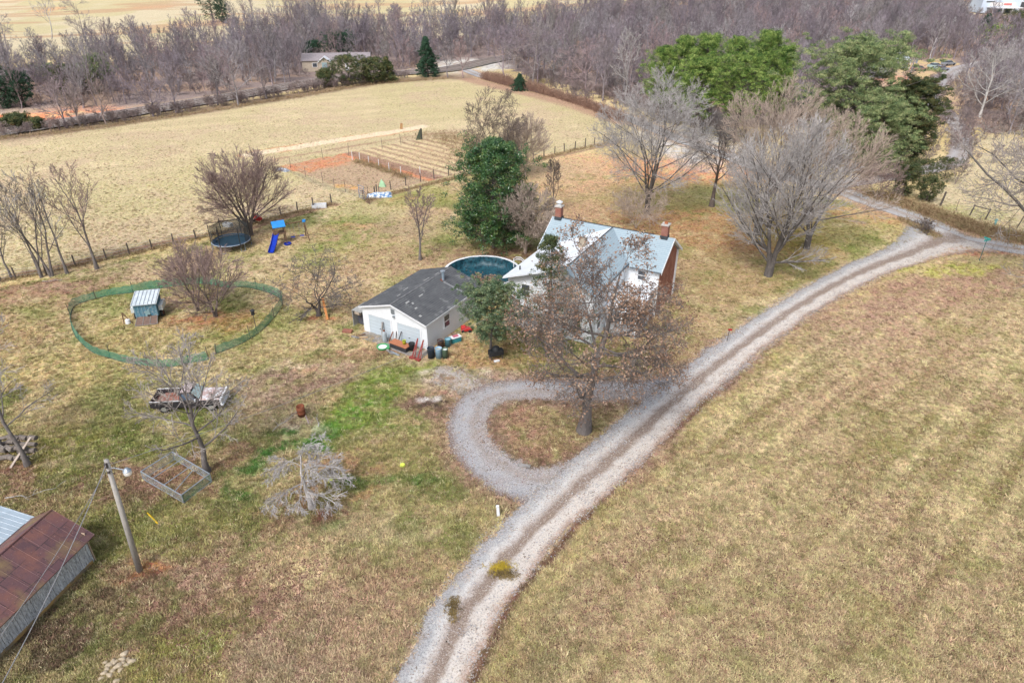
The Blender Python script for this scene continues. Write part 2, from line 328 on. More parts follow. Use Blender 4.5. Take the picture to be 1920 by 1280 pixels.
    S(700, 475, 7, 4, 0, (.31, .26, .11), .5, .4); S(670, 425, 5, 1.6, 0, (.37, .23, .115), .7, .3); S(760, 480, 7, 6, 0, (.30, .21, .13), .6, .8); S(820, 500, 6, 4, 20, (.28, .20, .12), .7, .9); S(760, 420, 8, 5, 0, (.29, .22, .14), .7, .6); S(700, 380, 6, 5, 0, (.30, .25, .12), .6, .3); S(870, 365, 10, 4, 0, (.19, .195, .06), .6, .1); S(640, 390, 9, 3, -20, (.34, .29, .16), .5, .1)
    S(930, 475, 6, 3, 0, LEAF, .85, .8); S(975, 475, 6, 4, 0, LEAF2, .6, .8); S(1040, 400, 8, 7, 0, (.33, .23, .14), .6, .5); S(1010, 320, 12, 7, 0, (.36, .28, .17), .6, .2); S(600, 600, 1.6, 1.0, 0, (.30, .155, .08), .8)
    S(600, 545, 9, 4, 10, (.40, .32, .19), .5, .2); S(520, 440, 7, 4, 0, (.34, .26, .14), .6, .2); S(640, 640, 5, 2, 10, (.40, .31, .18), .6, .2)
    # garden plot: rows, clay, straw
    gd = in_poly(X + wx * .4, Y + wy * .4, GARDEN) * 1.
    put(gd, (.29, .215, .14), .2)
    g0 = at(524, 312); g1 = at(690, 368); ru = Vector((g1.x - g0.x, g1.y - g0.y)).normalized()
    ac = (X - g0.x) * ru.y * -1 + (Y - g0.y) * ru.x; al = (X - g0.x) * ru.x + (Y - g0.y) * ru.y
    rowm = sm(np.sin(ac * 2 * np.pi / 2.1 + (fbm(X / 3, Y / 3, 44, 2) - .5) * 2.2), -.1, .7)
    plow = gd * sm(ac + wx, 13, 15); put(plow, (.41, .335, .20)); put(plow * rowm * .75, (.19, .115, .08), .5)
    put(gd * sm(ac + wx * .3, 10.5, 11.4) * (1 - sm(ac + wx * .3, 13.6, 14.6)) * .9, (.22, .135, .095), .6)
    put(gd * (1 - sm(al + wx * 1.2, 5, 8)) * (1 - sm(ac + wx, 9, 12)) * .85 * (.3 + sm(fine2, .3, .6)), (.37, .175, .09), .1); put(gd * (1 - sm(np.abs(ac - 11.2 + wx * .3), .3, .7)) * .7, (.47, .19, .08))
    S(760, 372, 1.5, 1, 0, ORANGE, .4); S(655, 352, 2.4, .9, -30, (.50, .28, .10), .7); S(860, 290, 12, 7, 10, (.36, .27, .16), .55, .7); S(620, 350, 4, 1, -40, (.2, .18, .11), .5)
    dst, _ = dist_line(X, Y, W((470, 290), (560, 275), (640, 262), (720, 250), (790, 238)))
    put((1 - sm(dst + wx * .35, 1.0, 1.9)), (.47, .385, .27), .05); put((1 - sm(np.abs(dst - 1.75 + wx * .3), .12, .45)) * (fbm(X / 5, Y / 5, 8, 2) > .45) * .8, (.36, .19, .10))
    # trodden and leaf-strewn line under the field fence
    for ln, wd, c in ((W((-20, 530), (45, 512), (150, 492), (300, 456), (480, 425), (625, 383)), .55, (.17, .105, .07)), (W((524, 312), (600, 345), (690, 372)), .35, (.25, .22, .14)), (W((690, 378), (760, 356), (900, 322), (1000, 302), (1160, 268)), .5, (.22, .15, .095)), (W((510, 300), (780, 254), (880, 246)), .4, (.27, .19, .12))):
        dl, _ = dist_line(X, Y, ln); put((1 - sm(dl + wx * .3, wd * .5, wd * 1.8)) * .85, c, .8)
    # field edge scrub, railway strip, clay banks
    de, _ = dist_line(X, Y, W((-60, 268), (0, 260), (100, 247), (200, 234), (400, 204), (560, 178), (700, 155), (840, 144), (870, 146)))
    put((1 - sm(de + wx * .6, 1.5, 5)) * .9, (.17, .125, .085), .9)
    wd = in_poly(XF, YF, WOODS) * 1.; put(wd, (.19, .155, .145), .9); put(wd * sm(fbm(X / 14, Y / 14, 51, 3), .5, .65) * .6, (.29, .20, .13), .8)
    rl = W((-60, 255), (60, 236), (200, 214), (380, 190), (560, 160)); dr, sr = dist_line(X, Y, rl)
    put((1 - sm(dr + wx * .5, 4, 7)), (.27, .21, .16), .4); put((1 - sm(dr + wx * .2, 2.2, 3.2)), (.30, .27, .25), .1)
    S(60, 222, 12, 6, 8, (.52, .18, .08), .95, .1); S(0, 224, 10, 6, 0, (.50, .16, .07), .95, .1); S(150, 206, 12, 4, 8, (.52, .20, .09), .9, .1); S(110, 204, 20, 4, 8, (.30, .22, .17), .6, .3); S(0, 208, 12, 4, 0, (.30, .24, .18), .6, .2)
    S(880, 124, 12, 16, 10, (.38, .37, .35), .95, 0.); S(900, 140, 10, 5, 0, (.36, .27, .20), .6, .1)
    # right-hand clearing, clay pile, verge bank
    S(1700, 175, 15, 36, -30, (.36, .25, .165), .95, .2); S(1690, 152, 10, 7, -20, (.52, .17, .09), .9, .1); S(1770, 130, 16, 14, -30, (.36, .25, .16), .9, .1); S(1655, 150, 8, 12, 0, (.30, .22, .17), .6, .3)
    rf = in_poly(XW, YW, W((1700, 385), (1760, 350), (1790, 330), (1840, 290), (1830, 250), (2100, 235), (2100, 460), (1930, 440), (1850, 425))) * 1.
    put(rf, (.36, .305, .195), .1); put(rf * sm(mid, .5, .65) * .4, (.35, .28, .14)); S(1810, 400, 5, 3, 0, (.25, .25, .09), .6, .1)
    bk, bs_ = dist_line(X, Y, W((1640, 368), (1700, 385), (1760, 408), (1830, 430), (1920, 452), (2100, 480)))
    put((1 - sm(bk + wx * .5, 1.3, 3)) * .95, (.25, .165, .095), .9)
    hb, _ = dist_line(X, Y, W((880, 150), (960, 168), (1060, 192), (1165, 228))); put((1 - sm(hb + wx * .4, 1.5, 4)) * .8, (.27, .17, .12), .7)
    S(1310, 268, 11, 16, -20, (.40, .38, .37), .9, 0.); S(430, 38, 9, 16, 0, (.22, .11, .08), .8, .3); S(95, 18, 10, 12, 0, (.42, .20, .10), .6); S(280, 14, 16, 6, 10, (.38, .22, .12), .5); S(380, 42, 22, 10, 0, (.44, .28, .16), .4); S(828, 34, 8, 8, 0, (.30, .17, .10), .7)
    # verges: gravel spill, bare earth, the dark cut bank on the drive's far side
    put((1 - sm(dD + wx * .5, 1.6, 2.7)) * .7, (.34, .26, .18), .3)
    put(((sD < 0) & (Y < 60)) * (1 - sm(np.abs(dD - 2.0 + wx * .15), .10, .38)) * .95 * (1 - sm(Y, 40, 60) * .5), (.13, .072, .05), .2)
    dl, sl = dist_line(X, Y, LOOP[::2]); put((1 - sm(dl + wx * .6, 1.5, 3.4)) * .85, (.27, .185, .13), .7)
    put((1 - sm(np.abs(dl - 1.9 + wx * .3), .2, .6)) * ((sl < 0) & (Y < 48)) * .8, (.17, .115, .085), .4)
    dr2, _ = dist_line(X, Y, ROAD[::3]); put((1 - sm(dr2 + wx * .5, 2.2, 3.6)) * .8, (.33, .225, .15), .2)
    S(1790, 462, 5, 3, 0, (.38, .25, .15), .7); S(1830, 472, 6, .8, -5, (.36, .17, .10), .7)
    lum_ = C.mean(-1, keepdims=True); C = (C * .97 + lum_ * .03) * np.array([1.36, 1.36, 1.32]); C = np.minimum(C, .7)
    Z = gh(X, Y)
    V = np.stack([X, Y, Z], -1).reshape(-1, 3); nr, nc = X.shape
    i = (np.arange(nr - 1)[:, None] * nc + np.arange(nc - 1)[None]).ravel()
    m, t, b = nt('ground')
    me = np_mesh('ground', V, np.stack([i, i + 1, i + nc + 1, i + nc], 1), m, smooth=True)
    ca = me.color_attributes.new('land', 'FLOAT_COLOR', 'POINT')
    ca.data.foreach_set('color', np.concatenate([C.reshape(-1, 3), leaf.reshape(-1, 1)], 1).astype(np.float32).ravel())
    a = t.nodes.new('ShaderNodeAttribute'); a.attribute_name = 'land'; v = objvec(t)
    f1 = noise(t, 3.2, 6, v, .75); f2 = noise(t, 11, 3, v, .7); f3 = noise(t, .9, 5, v, .7)
    c = a.outputs['Color']
    c = mixc(t, ramp(t, f1, .50, .66), c, (.46, .385, .22), 'MIX') if False else c
    gain = t.nodes.new('ShaderNodeMath'); gain.operation = 'MULTIPLY_ADD'
    t.links.new(f1, gain.inputs[0]); gain.inputs[1].default_value = 2.6; gain.inputs[2].default_value = -.22
    gain2 = t.nodes.new('ShaderNodeMath'); gain2.operation = 'MULTIPLY_ADD'; t.links.new(f2, gain2.inputs[0]); gain2.inputs[1].default_value = 1.7; gain2.inputs[2].default_value = .20
    mm = t.nodes.new('ShaderNodeMath'); mm.operation = 'MULTIPLY'; t.links.new(gain.outputs[0], mm.inputs[0]); t.links.new(gain2.outputs[0], mm.inputs[1])
    hs = t.nodes.new('ShaderNodeHueSaturation'); t.links.new(c, hs.inputs['Color']); t.links.new(mm.outputs[0], hs.inputs['Value'])
    hn = ramp(t, noise(t, 1.7, 4, v, .8), .3, .7); hm = t.nodes.new('ShaderNodeMath'); hm.operation = 'MULTIPLY_ADD'; t.links.new(hn, hm.inputs[0]); hm.inputs[1].default_value = .06; hm.inputs[2].default_value = .465
    t.links.new(hm.outputs[0], hs.inputs['Hue'])
    c = hs.outputs[0]
    vo = t.nodes.new('ShaderNodeTexVoronoi'); vo.inputs['Scale'].default_value = 4.5; t.links.new(v, vo.inputs['Vector'])
    lm = t.nodes.new('ShaderNodeMath'); lm.operation = 'MULTIPLY'; t.links.new(a.outputs['Alpha'], lm.inputs[0]); t.links.new(ramp(t, vo.outputs['Distance'], .62, .25), lm.inputs[1])
    lm2 = t.nodes.new('ShaderNodeMath'); lm2.operation = 'MULTIPLY'; t.links.new(lm.outputs[0], lm2.inputs[0]); t.links.new(ramp(t, f3, .40, .62), lm2.inputs[1])
    vc = mixc(t, ramp(t, vo.outputs['Color'], .2, .8), (.12, .06, .045), (.34, .20, .15))
    c = mixc(t, lm2.outputs[0], c, vc)
    t.links.new(c, b.inputs['Base Color']); b.inputs['Roughness'].default_value = .95; b.inputs['Specular IOR Level'].default_value = .1
    bump(t, b, f1, .55, .22)
    tag(link('ground', me), kind='structure')
    return ys, s, w, C, leaf

def ribbon(name, Q, width, mkmat, z, kind='structure', step=.45, nc=14, rag=.35, z1=None):
    P, s = resample(np.asarray(Q), step); T = np.gradient(P, axis=0); T /= np.linalg.norm(T, axis=1)[:, None]
    Nn = np.stack([-T[:, 1], T[:, 0]], 1); u = np.linspace(-1, 1, nc); wv = width if np.ndim(width) else np.full(len(P), width)
    wv = np.interp(np.linspace(0, 1, len(P)), np.linspace(0, 1, len(wv)), wv)
    L = wv / 2 + (fbm(s / 1.6, s * 0 + 3, 7, 3) - .5) * rag * 2; Rr = wv / 2 + (fbm(s / 1.6, s * 0 + 9, 8, 3) - .5) * rag * 2
    h = np.where(u[None] > 0, u[None] * L[:, None], u[None] * Rr[:, None])
    X = P[:, 0, None] + Nn[:, 0, None] * h; Y = P[:, 1, None] + Nn[:, 1, None] * h
    Z = gh(X, Y) + z + (0 if z1 is None else z1(Y))
    V = np.stack([X, Y, Z], -1).reshape(-1, 3); n = len(P)
    i = (np.arange(n - 1)[:, None] * nc + np.arange(nc - 1)[None]).ravel()
    F = np.stack([i, i + nc, i + nc + 1, i + 1], 1); me = np_mesh(name, V, F, mkmat, smooth=True)
    uv = me.uv_layers.new(name='UVMap'); U = np.stack([np.broadcast_to((1 - u[None]) / 2, X.shape), np.broadcast_to(s[:, None], X.shape)], -1).reshape(-1, 2)
    li = np.empty(len(me.loops), np.int32); me.loops.foreach_get('vertex_index', li); uv.data.foreach_set('uv', U[li].astype(np.float32).ravel())
    return tag(link(name, me), kind=kind)
def mat_gravel(name, tracks, right=None, base=(.36, .355, .36), dirt=(.30, .22, .17), light=(.62, .60, .57)):
    m, t, b = nt(name); uvn = t.nodes.new('ShaderNodeUVMap'); sp = t.nodes.new('ShaderNodeSeparateXYZ'); t.links.new(uvn.outputs[0], sp.inputs[0])
    v = objvec(t); nlow = noise(t, .55, 4, v); wob = t.nodes.new('ShaderNodeMath'); wob.operation = 'MULTIPLY_ADD'
    t.links.new(nlow, wob.inputs[0]); wob.inputs[1].default_value = .24; t.links.new(sp.outputs[0], wob.inputs[2])
    sub = t.nodes.new('ShaderNodeMath'); sub.operation = 'SUBTRACT'; t.links.new(wob.outputs[0], sub.inputs[0]); sub.inputs[1].default_value = .12
    cr = t.nodes.new('ShaderNodeValToRGB'); cr.color_ramp.interpolation = 'B_SPLINE' if False else 'LINEAR'; t.links.new(sub.outputs[0], cr.inputs[0])
    el = cr.color_ramp.elements
    while len(el) > 1: el.remove(el[0])
    for k, (p, c) in enumerate(tracks):
        e = el[0] if k == 0 else el.new(p)
        e.position = p; e.color = (*c, 1)
    c = cr.outputs[0]
    c = mixc(t, ramp(t, noise(t, .9, 5, objvec(t), .7), .5, .62), c, mixc(t, .3, c, dirt))
    g = noise(t, 15, 5, v, .9); g2 = noise(t, 5, 4, v, .8)
    c = mixc(t, ramp(t, g, .53, .61), c, mixc(t, .7, c, light)); c = mixc(t, ramp(t, g, .475, .40), c, mixc(t, .75, c, (.13, .12, .115)))
    c = mixc(t, ramp(t, g2, .56, .66), c, mixc(t, .4, c, (.6, .6, .62)))
    t.links.new(c, b.inputs['Base Color']); b.inputs['Roughness'].default_value = .92; b.inputs['Specular IOR Level'].default_value = .15
    bump(t, b, g, .5, .05)
    # ragged, see-through rim where loose gravel thins into grass
    e1 = t.nodes.new('ShaderNodeMath'); e1.operation = 'PINGPONG'; e1.inputs[1].default_value = .5; t.links.new(sp.outputs[0], e1.inputs[0])
    e2 = t.nodes.new('ShaderNodeMath'); e2.operation = 'MULTIPLY_ADD'; t.links.new(noise(t, 2.6, 6, v, .8), e2.inputs[0]); e2.inputs[1].default_value = -.42; e2.inputs[2].default_value = .19
    e3 = t.nodes.new('ShaderNodeMath'); e3.operation = 'ADD'; t.links.new(e1.outputs[0], e3.inputs[0]); t.links.new(e2.outputs[0], e3.inputs[1])
    t.links.new(ramp(t, e3.outputs[0], .02, .07), b.inputs['Alpha'])
    return m
LAND = ground()
GB, GD, GL, GP = (.44, .455, .48), (.25, .18, .135), (.46, .43, .40), (.38, .295, .245)
PAD = smooth_line(W((925, 748), (890, 722), (850, 706), (812, 702)))
ribbon('gravel_pad', PAD, np.array([3.5, 4.2, 3.8, 2.4]), mat_gravel('pad gravel', [(0, (.36, .29, .22)), (.3, (.44, .39, .33)), (.6, (.42, .38, .34)), (1, (.33, .26, .19))]), .008, rag=.8)
far_lift = lambda Y: np.clip((Y - 60) / 200, 0, 1) * .06
ribbon('loop_drive', LOOP, np.array([3.6, 4.2, 4.6, 4.2, 3.6, 3.4, 3.3, 3.3, 3.2, 3.2, 3.8, 5.5]), mat_gravel('loop gravel', [(0, (.17, .12, .10)), (.12, (.22, .16, .14)), (.25, (.33, .33, .35)), (.45, (.37, .365, .38)), (.62, (.31, .27, .25)), (.78, (.36, .33, .33)), (1, (.28, .2, .15))]), .014)
ribbon('public_road', ROAD, 4.2, mat_gravel('road gravel', [(0, (.38, .28, .20)), (.2, GB), (.4, (.40, .37, .35)), (.5, (.34, .27, .22)), (.65, GB), (.85, GL), (1, (.38, .27, .2))]), .02, z1=far_lift)
ribbon('lane', LANE, np.array([4, 4, 4, 3.8, 4.4, 5.5, 6.5, 7, 6, 5, 4]), mat_gravel('lane gravel', [(0, GP), (.3, (.42, .41, .42)), (.5, (.34, .29, .26)), (.7, (.42, .41, .42)), (1, GP)]), .03, z1=far_lift)
ribbon('driveway', DRIVE, np.array([3.9, 4.0, 4.2, 4.3, 4.1, 3.9, 3.8, 3.9, 4.1, 4.6, 6.5, 12.5]), mat_gravel('drive gravel', [(0, (.36, .33, .30)), (.1, (.32, .315, .32)), (.20, (.38, .385, .395)), (.31, (.58, .565, .545)), (.39, (.46, .40, .36)), (.46, (.24, .175, .135)), (.57, (.25, .18, .135)), (.65, (.60, .55, .50)), (.80, (.62, .56, .50)), (.89, (.44, .31, .24)), (1, (.24, .15, .10))]), .04, z1=far_lift)
# ------------------------------------------------------------------ tree builder
def unit(a): return a / (np.linalg.norm(a, axis=-1, keepdims=True) + 1e-9)
def tubes(P, Rr, S):
    """P (N,K,3), R (N,K) -> verts, quads"""
    N, K, _ = P.shape
    T = unit(np.gradient(P, axis=1)); ref = np.where(np.abs(T[:, :1, 2:3]) > .9, [[[1., 0, 0]]], [[[0, 0, 1.]]])
    A = unit(np.cross(T, np.broadcast_to(ref, T.shape))); B = np.cross(T, A)
    q = 2 * np.pi * np.arange(S) / S
    V = P[:, :, None] + (A[:, :, None] * np.cos(q)[None, None, :, None] + B[:, :, None] * np.sin(q)[None, None, :, None]) * Rr[:, :, None, None]
    n, k, s = np.meshgrid(np.arange(N), np.arange(K - 1), np.arange(S), indexing='ij'); s2 = (s + 1) % S
    b = (n * K + k) * S; F = np.stack([b + s, b + s2, b + S + s2, b + S + s], -1).reshape(-1, 4)
    return V.reshape(-1, 3), F
def interp_poly(P, Rr, idx, t):
    K = P.shape[1]; f = t * (K - 1); i = np.minimum(f.astype(int), K - 2); w = (f - i)[:, None]
    a = P[idx, i]; b = P[idx, i + 1]
    return a * (1 - w) + b * w, unit(b - a), Rr[idx, i] * (1 - w[:, 0]) + Rr[idx, i + 1] * w[:, 0]
def grow(rng, P, Rr, n, t0, ang, ratio, K, trop, wig, env, rs=.6, tip=.35, rmin=.012, tpow=1., short=.45, t1=.98):
    N = len(P); idx = np.repeat(np.arange(N), n)
    t = t0 + (t1 - t0) * ((np.tile(np.arange(n), N) + rng.random(N * n)) / n) ** tpow
    s, d, r = interp_poly(P, Rr, idx, t)
    az = np.tile(np.arange(n) * 2.4, N) + np.repeat(rng.random(N) * 6.28, n) + rng.normal(0, .35, N * n)
    ref = np.where(np.abs(d[:, 2:3]) > .9, [[1., 0, 0]], [[0, 0, 1.]]); a = unit(np.cross(d, np.broadcast_to(ref, d.shape))); b = np.cross(d, a)
    th = np.radians(rng.uniform(ang[0], ang[1], N * n))[:, None]
    dr = unit(d * np.cos(th) + (a * np.cos(az)[:, None] + b * np.sin(az)[:, None]) * np.sin(th))
    Lp = np.linalg.norm(np.diff(P, axis=1), axis=2).sum(1)[idx]
    L = Lp * rng.uniform(ratio[0], ratio[1], N * n) * (1 - short * t)
    c, ax = env
    for _ in range(3):
        e = s + unit(dr + np.array([0, 0, trop * .6])) * L[:, None]; q = np.linalg.norm((e - c) / ax, axis=1)
        L = np.where(q > 1, L * np.clip(1.02 / q, .45, 1), L)
    out = np.zeros((N * n, K, 3)); out[:, 0] = s; dd = dr.copy()
    for k in range(1, K):
        dd = unit(dd + np.array([0, 0, trop]) / (K - 1) + rng.normal(0, wig, (N * n, 3)))
        out[:, k] = out[:, k - 1] + dd * (L / (K - 1))[:, None]
    r0 = np.maximum(np.minimum(r * rs, r), rmin)
    RR = r0[:, None] * (1 - (1 - tip) * np.linspace(0, 1, K)[None]); return out, np.maximum(RR, rmin * .7)
def merge(parts):
    V = []; F = []; o = 0
    for v, f in parts: V.append(v); F.append(f + o); o += len(v)
    return np.concatenate(V), np.concatenate(F)
def leaf_cards(rng, C, n, spread, size, aspect=.45, up=.0, jit=.5, droop=0.):
    """n small kinked leaves about each centre"""
    N = len(C) * n; c = np.repeat(C, n, 0) + rng.normal(0, 1, (N, 3)) * np.array(spread)
    d = unit(rng.normal(0, 1, (N, 3)) + np.array([0, 0, up])); w = unit(np.cross(d, rng.normal(0, 1, (N, 3)) + np.array([0, 0, .6 + up])))
    s = (size * rng.uniform(1 - jit, 1 + jit, N))[:, None]; a = c - d * s * .5; e = c + d * s * .5; m = c + np.array([0, 0, -droop])
    V = np.stack([a, m + w * s * aspect * .5, e, m - w * s * aspect * .5], 1).reshape(-1, 3)
    return V, np.arange(N * 4).reshape(-1, 4)
def clump_cards(rng, C, rad, M, size, aspect, flat=.7, rough_=.45):
    """leaf sprays on the skin of rounded clumps, facing outwards, so light and shade model each clump"""
    N = len(C) * M; c = np.repeat(C, M, 0); r = np.repeat(rad * rng.uniform(.55, 1.35, len(C)), M)[:, None]; u = unit(rng.normal(0, 1, (N, 3)))
    p = c + u * r * (.45 + .6 * rng.random((N, 1)) ** .6) * np.array([1, 1, flat]); n = unit(u + np.array([0, 0, .3]) + rng.normal(0, rough_, (N, 3)))
    d = unit(np.cross(n, rng.normal(0, 1, (N, 3)))); w = np.cross(n, d); s = (size * rng.uniform(.55, 1.4, N))[:, None]
    p[:, 2] = np.maximum(p[:, 2], .06); V = np.stack([p - d * s * .5, p + w * s * aspect * .5, p + d * s * .5 - n * s * .15, p - w * s * aspect * .5], 1).reshape(-1, 3); return V, np.arange(N * 4).reshape(-1, 4)
def bark(name, c1, c2, tw=None):
    return mat(name, c1, c2, 2.5, .9, c3=tuple(x * 1.5 for x in c1), scale3=9, bs=.5, stretch=(1, 1, .35), lo3=.55, hi3=.75)
def leafmat(name, cols, rough=.55, scale=.9, spec=.3, trans=.25):
    if name in _mc: return _mc[name]
    m, t, b = nt(name); _mc[name] = m; g = t.nodes.new('ShaderNodeNewGeometry')
    cr = t.nodes.new('ShaderNodeValToRGB'); el = cr.color_ramp.elements
    while len(el) > 1: el.remove(el[0])
    for k, c in enumerate(cols):
        e = el[0] if k == 0 else el.new(k / (len(cols) - 1)); e.position = k / max(1, len(cols) - 1); e.color = (*c, 1)
    ad = t.nodes.new('ShaderNodeMath'); ad.operation = 'MULTIPLY_ADD'; t.links.new(g.outputs['Random Per Island'], ad.inputs[0]); ad.inputs[1].default_value = .62
    nz = ramp(t, noise(t, scale, 2, objvec(t)), .35, .65); n2 = t.nodes.new('ShaderNodeMath'); n2.operation = 'MULTIPLY_ADD'; t.links.new(nz, n2.inputs[0]); n2.inputs[1].default_value = .62; n2.inputs[2].default_value = -.12
    t.links.new(n2.outputs[0], ad.inputs[2]); t.links.new(ad.outputs[0], cr.inputs[0]); t.links.new(cr.outputs[0], b.inputs['Base Color'])
    b.inputs['Roughness'].default_value = rough; b.inputs['Specular IOR Level'].default_value = spec
    return m
BK_GREY = bark('grey bark', (.185, .165, .155), (.12, .105, .10)); BK_PALE = bark('pale bark', (.44, .42, .41), (.28, .26, .255)); BK_LIMB = bark('dark limb bark', (.15, .135, .125), (.09, .08, .075))
BK_BROWN = bark('brown bark', (.17, .135, .12), (.11, .09, .08)); BK_DARK = bark('dark bark', (.10, .085, .08), (.06, .05, .048))
BK_PINK = bark('reddish twigs', (.30, .215, .195), (.20, .15, .14)); BK_TAN = bark('tan twigs', (.46, .375, .31), (.34, .275, .235)); BK_WHITE = bark('white bark', (.55, .53, .50), (.36, .34, .32))

# style: (fork height, stems, stem lean, limbs, limb angle, limb ratio, trop, wiggle, ...)
STY = dict(
    vase=dict(fork=.15, top=.82, limbs=15, la=(24, 78), lr=(.75, 1.1), tr=.22, wg=.08, n=(8, 7, 6), a=(20, 50), ra=(.42, .64), t0=.16, env=(.56, .46)),
    fan=dict(fork=.10, top=.76, limbs=19, la=(20, 76), lr=(.85, 1.2), tr=.26, wg=.05, n=(8, 8, 6), a=(12, 40), ra=(.42, .64), t0=.12, env=(.54, .48)),
    upright=dict(fork=.22, top=.9, limbs=11, la=(20, 42), lr=(.5, .75), tr=.5, wg=.08, n=(6, 6, 4), a=(18, 42), ra=(.4, .6), t0=.2, env=(.6, .42)),
    slim=dict(fork=.25, top=.92, limbs=10, la=(25, 50), lr=(.4, .6), tr=.35, wg=.08, n=(5, 5, 3), a=(20, 45), ra=(.4, .6), t0=.25, env=(.6, .42)),
    oak=dict(fork=.24, top=.84, limbs=17, la=(38, 92), lr=(.75, 1.1), tr=.10, wg=.16, n=(8, 7, 6), a=(28, 65), ra=(.38, .58), t0=.22, env=(.52, .50)),
    apple=dict(fork=.24, top=.5, limbs=8, la=(48, 80), lr=(1.3, 1.8), tr=.22, wg=.24, n=(7, 7, 5), a=(35, 80), ra=(.35, .55), t0=.2, env=(.55, .46)),
    weep=dict(fork=.3, top=.85, limbs=12, la=(45, 85), lr=(.7, 1.0), tr=-.55, wg=.10, n=(8, 6, 4), a=(18, 55), ra=(.45, .7), t0=.2, env=(.5, .52)),
    twiggy=dict(fork=.1, top=.85, limbs=15, la=(30, 75), lr=(.6, .95), tr=.25, wg=.08, n=(6, 6, 4), a=(22, 50), ra=(.4, .6), t0=.1, env=(.5, .5)))
def tree_geo(seed, h, w, style, tr=None, stems=1, spread=14, k3=1., lean=(0, 0), twig=.017, crown_low=None, over=None):
    rng = np.random.default_rng(seed); S = dict(STY[style]); S.update(over or {}); tr = tr or h * .022
    cz, az = S['env']; env = (np.array([lean[0] * h * .5, lean[1] * h * .5, h * cz]), np.array([w * .5, w * .5, h * az]))
    Ps = []; Rs = []
    for i in range(stems):
        K = 9; z = np.linspace(0, S['top'] * h * (1 if i == 0 else rng.uniform(.8, 1)), K); az_ = i * 6.28 / stems + rng.random()
        ln = math.tan(R(spread)) * (0 if stems == 1 else 1); P = np.zeros((K, 3)); P[:, 2] = z; zz = np.maximum(z - h * .05, 0)
        P[:, 0] = np.cos(az_) * (zz * ln + (.05 if stems > 1 else 0)) + lean[0] * z * (z / h) ** .5; P[:, 1] = np.sin(az_) * (zz * ln + (.05 if stems > 1 else 0)) + lean[1] * z * (z / h) ** .5
        P[1:, :2] += np.cumsum(rng.normal(0, h * .012 * (1 + 6 * S['wg']), (K - 1, 2)), 0) * np.linspace(.3, 1, K - 1)[:, None]
        Ps.append(P); r = tr * (1 - .88 * np.linspace(0, 1, K) ** .8) / (stems ** .45); r[0] *= 1.45; r[1] *= 1.02; Rs.append(r)
    P0 = np.array(Ps); R0 = np.array(Rs)
    nl = max(4, S['limbs'] // (1 if stems == 1 else 2))
    P1, R1 = grow(rng, P0, R0, nl, S['fork'], S['la'], S['lr'], 8, S['tr'], S['wg'], env, rs=.5, rmin=twig, short=.5)
    n2, n3, n4 = S['n']; n4 = max(2, int(round(n4 * k3)))
    P2, R2 = grow(rng, P1, R1, n2, S['t0'], S['a'], S['ra'], 6, S['tr'] * .7, S['wg'] * 1.1, env, rs=.5, rmin=twig)
    P3, R3 = grow(rng, P2, R2, n3, .15, S['a'], S['ra'], 5, S['tr'] * .5, S['wg'] * 1.2, env, rs=.6, rmin=twig)
    P4, R4 = grow(rng, P3, R3, n4, .2, S['a'], S['ra'], 3, S['tr'] * .3, S['wg'], env, rs=.7, rmin=twig)
    trunk = merge([tubes(P0, R0, 10), tubes(P1, R1, 6)])
    crown = merge([tubes(P2, R2, 4), tubes(P3, R3, 3), tubes(P4, R4, 3)])
    return rng, trunk, crown, (P2, P3, P4), env
def bare_tree(name, px, py, top, wpx, style, label, seed, bk=None, tw=None, group=None, h=None, base=None, leaves=None, **kw):
    bk = bk or BK_GREY; tw = tw or bk
    base = base or at(px, py); h = h or height_at(base, top); w = wpx * mpp(base, h * .6)
    rng, trunk, crown, LV, env = tree_geo(seed, h, w, style, **kw)
    o = empty(name, base, 0, label, 'tree' if 'shrub' not in name and 'bush' not in name else 'shrub', group)
    link('trunk', np_mesh('trunk', trunk[0], trunk[1], bk, smooth=True), o)
    link('crown', np_mesh('crown', crown[0], crown[1], tw), o)
    if leaves:
        m, per, size, frac, *rest = leaves; lv = LV[2][:, -1]; lv = lv[rng.random(len(lv)) < frac]
        V, F = leaf_cards(rng, lv, per, rest[0] if rest else (.15, .15, .15), size, .55)
        link('foliage', np_mesh('foliage', V, F, m), o)
    return o
